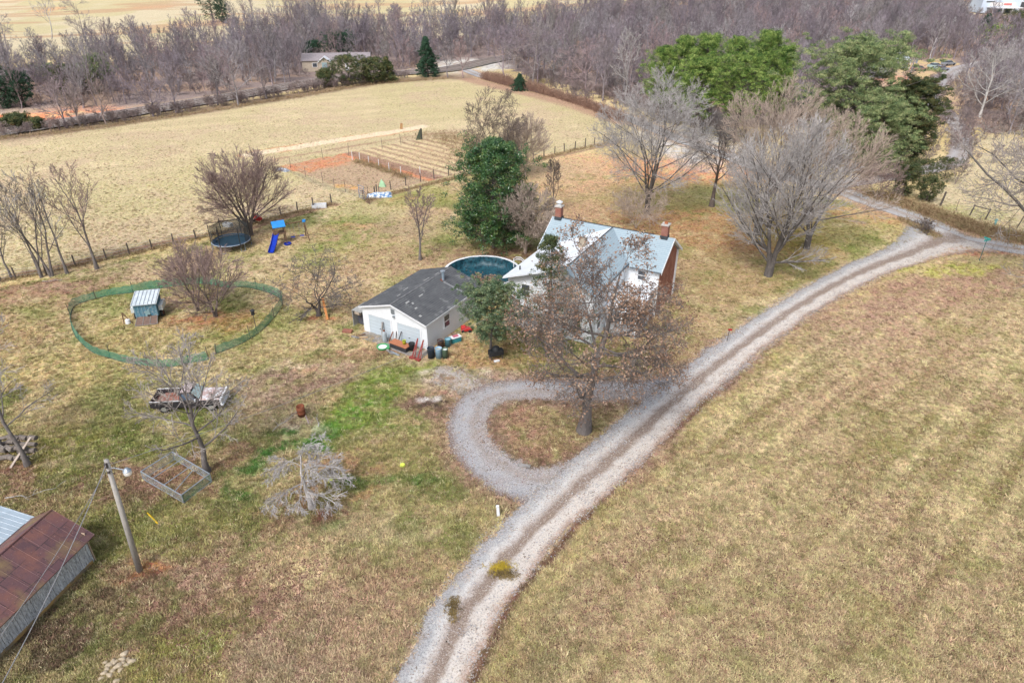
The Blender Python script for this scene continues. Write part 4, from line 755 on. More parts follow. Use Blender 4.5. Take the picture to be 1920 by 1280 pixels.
    def win(c, n, w_=.95, h_=1.55, m=None):
        ax = Vector(n); tx = Vector((-ax.y, ax.x, 0)); c = Vector(c); f = MB()
        def bx(u, v, a, h, d, off, M_=f): M_.box(c + tx * u + ax * off + Vector((0, 0, v)), (abs(tx.x) * a + abs(ax.x) * d, abs(tx.y) * a + abs(ax.y) * d, h))
        for u, v, a, h in ((0, h_ / 2, w_ + .2, .1), (0, -h_ / 2, w_ + .2, .1), (-w_ / 2, 0, .1, h_), (w_ / 2, 0, .1, h_), (0, 0, w_, .05)): bx(u, v, a, h, .07, .035)
        wo = f.build('window', TRIM, o); p = MB(); bx(0, 0, w_ - .1, h_ - .1, .02, .02, p); p.build('pane', GLASS, wo)
    win((-1.5, 0, 4.1), (0, -1, 0), .8, 1.0); win((-1.6, 0, 1.6), (0, -1, 0), 1.0, 1.8)
    for x in (-9.8, -7.4, -4.7): win((x, yb + .35, 1.6), (0, -1, 0)); 
    for x in (-9.8, -7.2): win((x, yb + .35, 3.9), (0, -1, 0), .9, 1.3)
    for y in (-6.2, -3.2): win((xr - .3, y, 1.7), (1, 0, 0)); win((xl + .1, y, 1.6), (-1, 0, 0)); win((xl + .1, y, 3.8), (-1, 0, 0), .9, 1.3)
    d = MB().box((-2.45, -.03, 1.25), (.85, .06, 1.95)).build('door', mat('storm door', (.5, .53, .55), None, 3, .4), o); MB().box((-2.15, -.08, 1.2), (.05, .05, .16)).build('handle', BLACK, d)
house()

def pool():
    c = at(904, 553); rimz = 1.3; cen = at(904, 508, rimz); o = empty('swimming_pool', (cen.x, cen.y, 0), 0, 'round above-ground pool with sagging dark teal winter cover', 'pool')
    r = 4.0; wl = mat('pool panels', (.50, .48, .44), (.38, .36, .33), 4, .5, stretch=(1, 1, .3))
    MB().lathe([(r, 0), (r, rimz), (r - .05, rimz), (r - .05, .02)], 48).build('wall', wl, o, smooth=False)
    MB().lathe([(r - .13, rimz), (r - .13, rimz + .05), (r + .13, rimz + .05), (r + .13, rimz - .02), (r - .13, rimz)], 48).build('rim', TRIM, o)
    for k in range(16):
        a = 2 * math.pi * k / 16; MB().box((math.cos(a) * (r + .07), math.sin(a) * (r + .07), rimz / 2), (.12, .16, rimz), rz=math.degrees(a)).build('upright', TRIM, o)
    rng = np.random.default_rng(3); n = 96; V = []; prof = [(3.86, rimz + .06), (3.80, rimz - .1), (3.76, .85), (3.66, .45), (3.3, .30), (2.4, .24), (1.4, .22), (.6, .22), (.02, .22)]
    for r_, z in prof:
        for k in range(n):
            a = 2 * np.pi * k / n; fold = .11 * np.sin(a * 19 + np.sin(a * 5) * 2.5) * (1 if r_ > 3.3 else .3) + .04 * np.sin(a * 9 + 1); V.append(((r_ + fold * (.45 < z < 1.28)) * np.cos(a), (r_ + fold * (.45 < z < 1.28)) * np.sin(a), z + (.05 * np.sin(a * 14 + r_ * 3) if z < .7 else 0) - (.05 * abs(np.sin(a * 8)) if r_ > 3.85 else 0)))
    F = [(i * n + k, i * n + (k + 1) % n, (i + 1) * n + (k + 1) % n, (i + 1) * n + k) for i in range(len(prof) - 1) for k in range(n)]
    cm = mat('teal tarpaulin', (.008, .055, .08), (.016, .09, .12), 1.6, .5, c3=(.004, .022, .035), scale3=5, spec=.5, bs=.5, lo3=.5, hi3=.62)
    cv = link('cover', np_mesh('cover', V, np.array(F), cm, smooth=True), o)
    cs = np.column_stack([rng.normal(-.2, 1.4, 240), rng.normal(-.7, 1.0, 240), np.full(240, .31)]); cs = cs[np.hypot(cs[:, 0], cs[:, 1]) < 3.1]
    V, F = leaf_cards(rng, cs, 7, (.22, .22, .02), .2, .5, up=0); link('leaf_litter', np_mesh('leaf_litter', V, F, LF_OAK), cv)
    wt = MB(); 
    for a0, rr in ((250, 1.7), (330, 1.1), (200, 1.2)):
        pts = [(rr * .8 * math.cos(R(a0)) + rr * (.7 + .3 * math.sin(k)) * math.cos(k / 14 * 6.28), -.9 + rr * .55 * math.sin(k / 14 * 6.28), .262) for k in range(14)]
        wt.add(pts + [(rr * .8 * math.cos(R(a0)), -.9, .262)], [(k, (k + 1) % 14, 14) for k in range(14)])
    wt.build('rain_puddle', mat('standing water', (.02, .04, .05), None, 3, .06, spec=.8, bs=0), cv)
    rl = MB()
    for dx in (-.28, .28): rl.tube([(3.35, 1.2 + dx, rimz + .05), (3.35, 1.2 + dx, rimz + .75), (3.6, 1.2 + dx, rimz + .95), (4.1, 1.25 + dx, rimz + .9), (4.55, 1.25 + dx, rimz + .5), (4.75, 1.25 + dx, 0)], .045, 8)
    for z in (.35, .7, 1.05, 1.4): rl.box((4.68, 1.25, z), (.22, .55, .05))
    rl.build('ladder', TRIM, o)
pool()

def barn():
    c = at(178, 1052); d = at(0, 1234); v = Vector((d.x - c.x, d.y - c.y, 0)).normalized()   # long near wall, going left-down
    L = 10.5; ang = math.degrees(math.atan2(v.y, v.x)); n = Vector((v.y, -v.x, 0))
    if n.x > 0: n = -n
    o = empty('barn', c, ang, 'weathered plank barn with a rusty metal roof', 'barn')
    s = 1 if (Matrix.Rotation(-R(ang), 3, 'Z') @ n).y > 0 else -1
    w, he, hr = 4.0, 2.05, 3.25
    pm = mat('weathered planks', (.62, .65, .68), (.40, .42, .44), 2.2, .9, c3=(.16, .16, .16), scale3=9, stretch=(4, 4, .5), lo3=.5, hi3=.66)
    rng = random.Random(4); wl = MB(); x = 0.02
    while x < L:
        a = rng.uniform(.16, .26); h0 = rng.uniform(.02, .16); wl.box((x + a / 2, s * rng.uniform(-.02, .02), (he + h0) / 2), (a - .018, .04, he - h0), rx=rng.uniform(-.6, .6)); x += a
    for y0 in np.arange(.1, w, .22): wl.box((.02, s * (y0 + .05), (he + (hr - he) * (1 - abs(y0 + .05 - w / 2) / (w / 2))) / 2 - .04), (.04, .2, he + (hr - he) * (1 - abs(y0 + .05 - w / 2) / (w / 2)) - .08))
    wl.box((L / 2, s * w, he / 2), (L, .05, he)); wl.box((L, s * w / 2, he / 2 + .3), (.05, w, he + .5)); wl.build('plank_wall', pm, o)
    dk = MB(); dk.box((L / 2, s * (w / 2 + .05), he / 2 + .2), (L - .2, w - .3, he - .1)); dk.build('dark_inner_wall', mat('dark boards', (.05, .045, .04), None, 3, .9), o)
    MB().box((-.05, s * .12, he / 2 + .1), (.05, .34, he + .1)).build('corner_board', mat('tan board', (.52, .40, .29), (.40, .30, .22), 4, .8, stretch=(1, 1, .2)), o)
    rb = MB().box((L / 2, -s * .04, .16), (L - .3, .05, .22)).build('sill_board', mat('orange-stained sill', (.42, .26, .09), (.2, .17, .12), 2, .9), o)
    m, t, b = nt('rusty roof sheets'); vv = objvec(t); sp = t.nodes.new('ShaderNodeSeparateXYZ'); t.links.new(vv, sp.inputs[0])
    br = t.nodes.new('ShaderNodeTexBrick'); t.links.new(objvec(t, (1, 1, 1)), br.inputs['Vector']); br.inputs['Brick Width'].default_value = .72; br.inputs['Row Height'].default_value = 1.05; br.inputs['Mortar Size'].default_value = .015; br.offset = .5; br.inputs['Scale'].default_value = 1
    for k, q in (('Color1', (.105, .055, .062)), ('Color2', (.15, .075, .078)), ('Mortar', (.04, .028, .03))): br.inputs[k].default_value = (*q, 1)
    cc = mixc(t, ramp(t, noise(t, .7, 5, vv, .7), .45, .62), br.outputs[0], (.19, .085, .07)); cc = mixc(t, ramp(t, noise(t, .5, 4, objvec(t, (1, 1, 1.0)), .6), .48, .62), cc, (.20, .135, .07)); cc = mixc(t, ramp(t, noise(t, 3.5, 5, vv, .7), .58, .7), cc, (.085, .05, .055)); cc = mixc(t, ramp(t, noise(t, 26, 2, vv), .70, .74), cc, (.6, .45, .4))
    t.links.new(cc, b.inputs['Base Color']); b.inputs['Roughness'].default_value = .6; b.inputs['Metallic'].default_value = .15; bump(t, b, noise(t, 5, 3, vv), .3, .03)
    rf = MB(); e = .35; k = (hr - he) / (w / 2)
    for y0, y1, z1 in ((w / 2, -e, he - e * k), (w / 2, w + e, he - e * k)):
        P = [(-e, s * y0, hr), (L + e, s * y0, hr), (L + e, s * y1, z1), (-e, s * y1, z1)]; rf.prism([Vector(p) for p in P], (0, 0, .05))
    ro = rf.build('roof', m, o); sm_ = MB()
    for i in range(17):
        x = -e + i * .68; sm_.tube([(x, s * w / 2, hr + .06), (x, -s * e, he - e * k + .06)], .018, 4); sm_.tube([(x, s * w / 2, hr + .06), (x, s * (w + e), he - e * k + .06)], .018, 4)
    sm_.tube([(-e, s * w / 2, hr + .07), (L + e, s * w / 2, hr + .07)], .05, 6); sm_.build('seam', m, ro)
    # the lean-to behind with a galvanised sheet
    o2 = empty('shed', at(92, 1032), ang, 'low shed with pale galvanised sheets behind the rusty-roofed barn', 'shed')
    q = MB(); q.box((1.6, s * 1.6, .95), (3.6, 2.6, 1.9)); q.build('wall', pm, o2)
    q = MB(); q.prism([Vector(p) for p in ((-.5, s * .1, 2.0), (3.8, s * .1, 2.0), (3.8, s * 3.1, 2.5), (-.5, s * 3.1, 2.5))], (0, 0, .04)); q = q.build('roof', mat('galvanised roof sheet', (.44, .53, .60), (.36, .44, .50), 1.2, .45, metal=.3), o2)
    rr = MB(); [rr.tube([(-.45 + i * .3, s * .1, 2.05), (-.45 + i * .3, s * 3.1, 2.55)], .02, 4) for i in range(15)]; rr.build('corrugation', GALV, q)
    q = MB(); q.prism([Vector(p) for p in ((3.8, s * .1, 1.96), (5.6, s * .1, 1.96), (5.6, s * 3.1, 2.4), (3.8, s * 3.1, 2.4))], (0, 0, .04)); q.build('rusty_sheet', m, o2)
barn()

def coop():
    c = at(283, 592); o = empty('chicken_coop', c, 14, 'blue chicken coop on wheels with pale metal roof', 'chicken coop')
    bm = mat('blue board', (.07, .17, .24), (.12, .25, .32), 3, .7, c3=(.28, .33, .35), scale3=4, lo3=.56, hi3=.62); w, d, z0, z1 = 2.0, 2.1, .45, 1.75
    b = MB(); b.prism([(-w / 2, -d / 2, z0), (-w / 2, d / 2, z0), (-w / 2, d / 2, z1 + .1), (-w / 2, -d / 2, z1)], (w, 0, 0)); b.build('body', bm, o)
    s = MB(); [s.box((-.92 + i * .31, -d / 2 - .015, (z0 + z1) / 2), (.055, .03, z1 - z0 - .04)) for i in range(7)]; s.build('batten', mat('pale blue batten', (.22, .36, .42), (.16, .28, .34), 4, .7), o)
    d_ = MB().box((.12, -d / 2 - .04, z0 + .32), (.42, .03, .6)).build('hatch', mat('pale teal hatch', (.26, .40, .42), None, 4, .7), o); MB().box((.2, -d / 2 - .055, z0 + .1), (.3, .02, .24)).build('hole', BLACK, d_)
    r = MB().prism([Vector(p) for p in ((-w / 2 - .14, -d / 2 - .2, z1 + .02), (w / 2 + .14, -d / 2 - .2, z1 + .02), (w / 2 + .14, d / 2 + .15, z1 + .42), (-w / 2 - .14, d / 2 + .15, z1 + .42))], (0, 0, .06)).build('roof', mat('pale roof metal', (.60, .67, .70), (.46, .52, .56), 2, .5, c3=(.3, .32, .33), scale3=5, lo3=.6, hi3=.7), o)
    k = MB(); [k.tube([(-1.05 + i * .35, -d / 2 - .2, z1 + .1), (-1.05 + i * .35, d / 2 + .15, z1 + .5)], .025, 4) for i in range(7)]; k.build('roof_rib', GALV, r)
    for sx in (-1, 1):
        MB().box((sx * 1.22, .1, 1.05), (.36, 1.5, .5)).build('nest_box', mat('off-white box', (.66, .68, .64), (.5, .56, .58), 3, .6), o)
        wh = MB().tube([(sx * 1.18 - .1, -.25, .36), (sx * 1.18 + .1, -.25, .36)], .36, 20).build('wheel', RUBBER, o); MB().tube([(sx * 1.18 - .11, -.25, .36), (sx * 1.18 + .11, -.25, .36)], .17, 12).build('rim', RUST, wh)
    rp = MB(); rp.prism([Vector(p) for p in ((-.85, -d / 2 - .02, .48), (.85, -d / 2 - .02, .48), (.95, -d / 2 - 1.0, .04), (-.95, -d / 2 - 1.0, .04))][::-1], (0, 0, .04)); rp = rp.build('ramp', mat('dark ramp boards', (.13, .09, .075), (.2, .13, .1), 5, .9), o)
    sl = MB(); [sl.tube([(-.88 + i * .59, -d / 2 - .03, .54), (-.97 + i * .65, -d / 2 - 1.0, .10)], .03, 4) for i in range(4)]; sl.tube([(-.97, -d / 2 - 1.0, .1), (.97, -d / 2 - 1.0, .1)], .03, 4); sl.build('ramp_cleat', WOODG, rp)
coop()

def truck():
    c = at(352, 772); c = Vector((c.x, c.y + .9, 0)); o = empty('pickup_truck', c, 5, 'old rust-bleached black and white pickup truck parked on the lawn', 'pickup truck')
    SB = mat('faded black paint', (.022, .022, .027), (.05, .045, .05), 3, .45, c3=(.14, .09, .08), scale3=7, lo3=.6, hi3=.7); HD = mat('rust-bleached bonnet', (.50, .42, .41), (.40, .24, .21), 2.4, .5, c3=(.62, .62, .64), scale3=4, lo3=.5, hi3=.6)
    WH = mat('chalky white paint', (.66, .68, .70), (.52, .52, .54), 4, .5)
    b = MB(); L2 = 2.7
    b.prism([(-L2, -.95, .5), (L2 - .25, -.95, .45), (L2 - .2, -.95, .98), (.15, -.95, 1.02), (-L2, -.95, 1.05)], (0, .07, 0)); b.prism([(-L2, .88, .5), (L2 - .25, .88, .45), (L2 - .2, .88, .98), (.15, .88, 1.02), (-L2, .88, 1.05)], (0, .07, 0))
    b.box((-L2 + .04, 0, .8), (.07, 1.9, .5)); b.box((-.48, 0, .85), (.06, 1.8, .5)); b.box((0, 0, .42), (5.2, 1.7, .14)); body = b.build('body', SB, o, bevel=.03)
    bed = MB().box((-1.6, 0, .60), (2.1, 1.7, .05)); bed.box((-1.6, .62, .7), (1.0, .3, .16)); bed.build('bed_floor', mat('rusty bed', (.30, .11, .075), (.20, .12, .10), 3, .8, c3=(.42, .30, .26), scale3=6), body)
    [MB().tube([(-L2, y, 1.07), (-.5, y, 1.06)], .035, 6).build('bed_rail', WH, body) for y in (-.92, .92)]
    h = MB(); h.prism([(.95, -.86, .95), (2.5, -.82, .92), (2.55, -.8, 1.02), (.95, -.8, 1.12)], (0, .0001, 0)); h = MB(); h.add([(.9, -.88, .98), (2.48, -.86, .95), (2.48, .86, .95), (.9, .88, .98), (.9, -.8, 1.1), (2.44, -.78, 1.05), (2.44, .78, 1.05), (.9, .8, 1.1)], [(3, 2, 1, 0), (4, 5, 6, 7), (0, 1, 5, 4), (1, 2, 6, 5), (2, 3, 7, 6), (3, 0, 4, 7)]); h.build('bonnet', HD, o, bevel=.04)
    g = MB(); g.box((2.56, 0, .78), (.16, 1.86, .5)); g.box((2.62, 0, .5), (.2, 1.9, .16)); g.build('front_grille', WH, o, bevel=.03)
    for y in (-.7, .7): MB().tube([(2.62, y, .82), (2.67, y, .82)], .11, 12).build('headlight', mat('clear lamp glass', (.5, .52, .54), None, 2, .15), o)
    cb = MB(); cb.add([(-.5, -.9, 1.0), (.95, -.9, 1.0), (.95, .9, 1.0), (-.5, .9, 1.0), (-.36, -.72, 1.66), (.38, -.72, 1.66), (.38, .72, 1.66), (-.36, .72, 1.66)], [(3, 2, 1, 0), (4, 5, 6, 7), (0, 1, 5, 4), (1, 2, 6, 5), (2, 3, 7, 6), (3, 0, 4, 7)]); cab = cb.build('cab', SB, o, bevel=.04)
    MB().box((.01, 0, 1.685), (.72, 1.42, .05)).build('cab_roof', mat('bleached cab roof', (.55, .47, .47), (.42, .33, .33), 3, .5), o, bevel=.02)
    wz = MB().add([(.90, -.78, 1.09), (.90, .78, 1.09), (.43, .66, 1.62), (.43, -.66, 1.62)], [(0, 1, 2, 3)]); wz = MB(); wz.prism([Vector(p) for p in ((.965, -.78, 1.09), (.965, .78, 1.09), (.46, .66, 1.60), (.46, -.66, 1.60))], (.02, 0, .01)); wz.build('windscreen', mat('pale teal glass', (.40, .52, .50), (.32, .42, .42), 2, .1, spec=.8, bs=0), cab)
    for y, sg in ((-.815, 1), (.815, -1)):
        q = MB(); q.prism([Vector(p) for p in ((-.3, y - .07 * sg, 1.08), (.72, y - .07 * sg, 1.08), (.38, y + .06 * sg, 1.55), (-.22, y + .06 * sg, 1.55))], (0, -.03 * sg, .0)); q.build('side_window', mat('blue-grey glass', (.06, .10, .16), (.12, .17, .24), 2, .12, spec=.8, bs=0), cab)
    q = MB(); q.prism([Vector(p) for p in ((-.5, -.7, 1.1), (-.5, .7, 1.1), (-.4, .62, 1.58), (-.4, -.62, 1.58))], (-.03, 0, 0)); q.build('rear_window', mat('blue-grey glass', (.06, .1, .16)), cab)
    MB().box((.75, -1.03, 1.12), (.1, .16, .18)).build('door_mirror', WH, o)
    for x in (-1.75, 1.75):
        for y in (-.84, .84):
            wh = MB().tube([(x, y - .11, .36), (x, y + .11, .36)], .36, 22).build('wheel', RUBBER, o); MB().tube([(x, y - .125, .36), (x, y + .125, .36)], .19, 14).build('rim', CHROME, wh)
truck()
# ------------------------------------------------------------------ fences, play things, clutter
def post_mb(h, r=.06, lean=(0, 0)): return MB().tube([(0, 0, -.1), (lean[0] * h, lean[1] * h, h)], [r * 1.1, r], 7)
def px_line(*pts): return [at(*p) for p in pts]
def fence(name, label, pts, h=1.15, r=.07, pm=None, wires=(.35, .7, 1.05), wm=None, skip_wire=(), lean=.05, seed=1, wr=.012):
    rng = random.Random(seed); o = empty(name, pts[0], 0, label, 'fence'); b = Vector(pts[0])
    for p in pts:
        MB().tube([(0, 0, -.1), (rng.uniform(-lean, lean) * h, rng.uniform(-lean, lean) * h, h * rng.uniform(.92, 1.08))], [r * 1.1, r * .95], 7).build('post', pm or WOODG_D, o, Vector(p) - b)
    w = MB()
    for i in range(len(pts) - 1):
        if i in skip_wire: continue
        for z in wires:
            a, c = Vector(pts[i]) - b, Vector(pts[i + 1]) - b; m_ = (a + c) / 2; w.tube([a + Vector((0, 0, z)), m_ + Vector((0, 0, z - .03)), c + Vector((0, 0, z))], wr, 3, cap=False)
    if w.v: w.build('wire', wm or GALV, o)
    return o
WOODG_D = mat('dark post wood', (.14, .12, .105), (.09, .075, .065), 5, .9); STEEL = mat('dark steel', (.10, .09, .09), (.07, .06, .06), 5, .7)
fence('field_fence', 'long wire fence on wooden posts between the hay field and the lawn', px_line((2, 527), (30, 522), (87, 515), (142, 499), (200, 487), (243, 477), (285, 467), (326, 458), (368, 449), (410, 443), (487, 417), (527, 405), (558, 397), (588, 389), (622, 382)), 1.35, .085, wr=.01)
fence('roadside_fence', 'wire fence on short posts running from the garden to the great maple', px_line((1000, 302), (1020, 296), (1040, 290), (1058, 285), (1078, 281), (1097, 276), (1114, 272), (1132, 268), (1150, 266), (1165, 262)), 1.5, .09, wr=.008)
fence('garden_fence', 'wire fence on dark posts along the near side of the vegetable garden', px_line((733, 356), (761, 348), (789, 341), (814, 335), (841, 330), (863, 325)), 1.4, .07, seed=3, wires=(.3, .6, .9, 1.2), wr=.008)
fence('netting_fence', 'thin steel stakes with sagging netting round the far side of the garden', px_line((518, 310), (606, 299), (654, 292), (717, 279), (752, 272), (790, 262)), 2.0, .03, STEEL, (.5, 1.0, 1.5), STEEL, seed=4, wr=.006)
fence('corner_fence', 'stakes and low wire down the left side of the garden', px_line((545, 315), (573, 332), (606, 343), (627, 352), (648, 360), (690, 366)), 1.5, .03, STEEL, (.4, .9), STEEL, seed=5, wr=.008)
def stake(px, py, lb, h=1.5, m=None, r=.05, cat='post', grp=None, name='garden_stake', lean=(0, 0)):
    return tag(post_mb(h, r, lean).build(name, m or TRIM, None, at(px, py)), lb, cat, grp)
for px, py, w_ in ((661, 300, 'first'), (675, 303, 'second'), (692, 310, 'third'), (711, 316, 'fourth'), (730, 323, 'fifth'), (752, 330, 'last')): stake(px, py, w_ + ' white-topped stake from the left in the row of dry garden plants', 1.5, TRIM, .05, 'stake', 'white stakes in the garden row')
stake(788, 330, 'lone white-topped stake at the near end of the garden', 1.5, TRIM, .05, 'stake')
stake(703, 366, 'left of the three dark posts beside the garden gateway', 1.3, WOODG_D, .09, name='gate_post'); stake(707, 365, 'middle of the three dark posts beside the garden gateway', 1.5, WOODG_D, .08, name='gate_post'); stake(711, 364, 'thinnest of the three dark posts beside the garden gateway', 1.2, WOODG_D, .05, name='gate_post')
def bundle(px, py):
    o = empty('netting_bundle', at(px, py), 20, 'dark green netting gathered round a post at the far garden corner', 'netting'); nm = mat('dark green net', (.06, .085, .06), (.12, .14, .10), 6, .9)
    MB().add([(-1.1, 0, 0), (.2, .1, 0), (.25, .05, 2.0), (-.2, 0, 1.9), (-1.0, .2, 0), (.3, .3, 0)], [(0, 1, 2, 3), (4, 5, 2, 3), (0, 3, 4), (1, 5, 2)]).build('net', nm, o); post_mb(2.1, .06).build('post', STEEL, o)
bundle(790, 262)
tag(MB().box((0, 0, .55), (.55, .25, 1.1), ry=8, taper=(.8, .8)).build('plank_stub', mat('straw bale', (.42, .26, .12), (.3, .18, .09), 5, .9), None, at(753, 242)), 'short brown upright board at the end of the bare strip', 'board')
def gate(name, px, py, rz, lb, m, L=3.6, h=1.25, bars=6, parts='bar'):
    o = empty(name, at(px, py), rz, lb, 'gate'); f = MB()
    f.tube([(0, 0, .1), (0, 0, h)], .035, 6); f.tube([(L, 0, .1), (L, 0, h)], .035, 6); f.build('frame', m, o)
    for i in range(bars): MB().tube([(0, 0, .12 + i * (h - .14) / (bars - 1)), (L, 0, .12 + i * (h - .14) / (bars - 1))], .03, 6).build(parts, m, o)
    return o
BLUM = mat('blue-grey gate metal', (.24, .34, .48), (.18, .26, .38), 4, .5, metal=.2); BRM = mat('brown gate metal', (.16, .09, .075), (.11, .065, .055), 4, .7)
g1, g2, g3 = at(674, 371), at(682, 374), at(694, 384)
gate('metal_gate', 674, 371, math.degrees(math.atan2(g2.y - g1.y, g2.x - g1.x)), 'blue-grey tube gate standing open at the garden', BLUM, 1.3, 1.9, 6)
gate('metal_gate', 681, 374, math.degrees(math.atan2(g3.y - g2.y, g3.x - g2.x)), 'brown tube gate swung towards the lawn', BRM, (g3 - g2).length, 1.4, 6)
def tarp(px, py, n, lx, ly, lb, mm, seed, hz=.35, rz=0, name='tarpaulin'):
    rng = np.random.default_rng(seed); N = 26; u, v = np.meshgrid(np.linspace(-1, 1, N), np.linspace(-1, 1, N)); X = u * lx / 2; Y = v * ly / 2
    e = np.clip(1 - np.maximum(np.abs(u), np.abs(v)) ** 4, 0, 1); Z = e * hz * (.35 + fbm(X * 1.7 + seed, Y * 1.7, seed, 4)) + .02
    X = X + (fbm(X * 2, Y * 2, seed + 5, 2) - .5) * .5; i = (np.arange(N - 1)[:, None] * N + np.arange(N - 1)[None]).ravel()
    me = np_mesh(name, np.stack([X, Y, Z], -1).reshape(-1, 3), np.stack([i, i + 1, i + N + 1, i + N], 1), mm, smooth=True); return tag(link(name, me, None, at(px, py), rz), lb, 'tarpaulin')
tarp(712, 368, 0, 3.6, 1.7, 'crumpled blue and white tarpaulin beside the garden gates', mat('blue white plastic', (.72, .76, .78), (.10, .22, .42), 2.2, .4, lo=.48, hi=.56), 3, .55, 10)
tarp(530, 320, 0, 2.6, .9, 'crumpled grey sheeting at the garden corner', mat('grey plastic', (.52, .55, .60), (.2, .22, .25), 3, .5), 5, .4, -32)
tarp(716, 350, 0, .9, .7, 'light green sheet hung inside the garden', mat('mint plastic', (.30, .52, .30), (.4, .6, .4), 3, .5), 6, .9, 0)
tarp(480, 437, 0, .1, .1, 'x', WHITE, 7) if False else None
def bath(px, py, rz, lb, m=TRIM, L=2.0, w_=.85, h=.45):
    o = empty('trough', at(px, py), rz, lb, 'trough'); b = MB()
    for z0, z1, a in ((0, h, 1),): 
        b.box((0, w_ / 2, h / 2), (L, .06, h)); b.box((0, -w_ / 2, h / 2), (L, .06, h)); b.box((L / 2, 0, h / 2), (.06, w_ - .07, h)); b.box((-L / 2, 0, h / 2), (.06, w_ - .07, h)); b.box((0, 0, .04), (L - .07, w_ - .07, .05))
    b.build('basin', m, o, bevel=.03); MB().tube([(-L / 2, -w_ / 2, h + .02), (L / 2, -w_ / 2, h + .02), (L / 2, w_ / 2, h + .02), (-L / 2, w_ / 2, h + .02), (-L / 2, -w_ / 2, h + .02)], .04, 6).build('rim', m, o)
bath(599, 389, 12, 'white trough lying against the fence end', L=1.9)
bath(428, 425, -20, 'small white tub behind the trampoline net', L=1.1, w_=.6)

def trampoline():
    c = at(430, 470); c.y += 1.1; o = empty('trampoline', (c.x, c.y, 0), 0, 'round trampoline with blue pad and torn black net', 'trampoline'); r, z = 2.15, .9
    MB().lathe([(0, z - .02), (r * .8, z - .04), (r * .8, z)], 36).build('mat', mat('slate-blue jumping mat', (.02, .05, .075), (.015, .035, .055), 2, .6), o, smooth=False)
    MB().lathe([(r * .79, z + .03), (r, z + .03), (r, z - .02)], 36).build('pad', mat('blue-grey pad', (.03, .06, .10), (.02, .045, .08), 2, .5), o)
    MB().lathe([(r + .0, z - .04), (r + .07, z), (r + .0, z + .05), (r - .02, z)], 36).build('ring_frame', GALV, o)
    for k in range(6):
        a = k * math.pi / 3 + .3; x, y = math.cos(a), math.sin(a)
        MB().tube([(x * r, y * r, z), (x * r * 1.02, y * r * 1.02, .03), ((x - y * .25) * r, (y + x * .25) * r, .03), ((x - y * .25) * r, (y + x * .25) * r, z)], .035, 6).build('leg', GALV, o)
        MB().tube([(x * r * 1.03, y * r * 1.03, .5), (x * r * 1.03, y * r * 1.03, 3.0)], .05, 6).build('net_pole', BLACK, o)
    n = mat_net('black netting', (.03, .035, .035), .95, 26); V = []; K = 48
    for k in range(K + 1):
        a = -.35 + k / K * 4.3; rr = r * .98; sag = .25 * abs(math.sin((a - .3) * 3)); V += [(rr * math.cos(a), rr * math.sin(a), z), (rr * math.cos(a), rr * math.sin(a), 2.85 - sag)]
    me = np_mesh('net', V, np.array([(2 * k, 2 * k + 2, 2 * k + 3, 2 * k + 1) for k in range(K)]), n); link('net', me, o)
def mat_net(name, c, cover=.4, sc_=20, c2=None):
    if name in _mc: return _mc[name]
    m, t, b = nt(name); _mc[name] = m; v = objvec(t); w = []
    for d in ('X', 'Z'):
        a = t.nodes.new('ShaderNodeTexWave'); a.bands_direction = 'DIAGONAL' if d == 'X' else 'Z'; a.inputs['Scale'].default_value = sc_ / 6.28 * 2; t.links.new(v, a.inputs['Vector']); w.append(a.outputs['Fac'])
    mx = t.nodes.new('ShaderNodeMath'); mx.operation = 'MAXIMUM'; t.links.new(w[0], mx.inputs[0]); t.links.new(w[1], mx.inputs[1])
    al = ramp(t, mx.outputs[0], 1 - cover * .5, 1 - cover * .35); sp = ramp(t, noise(t, 2.2, 4, v), .2, .8)
    c_ = mixc(t, sp, c, c2 or tuple(x * 1.8 for x in c)); t.links.new(c_, b.inputs['Base Color']); t.links.new(al, b.inputs['Alpha']); b.inputs['Roughness'].default_value = .8
    return m
trampoline()
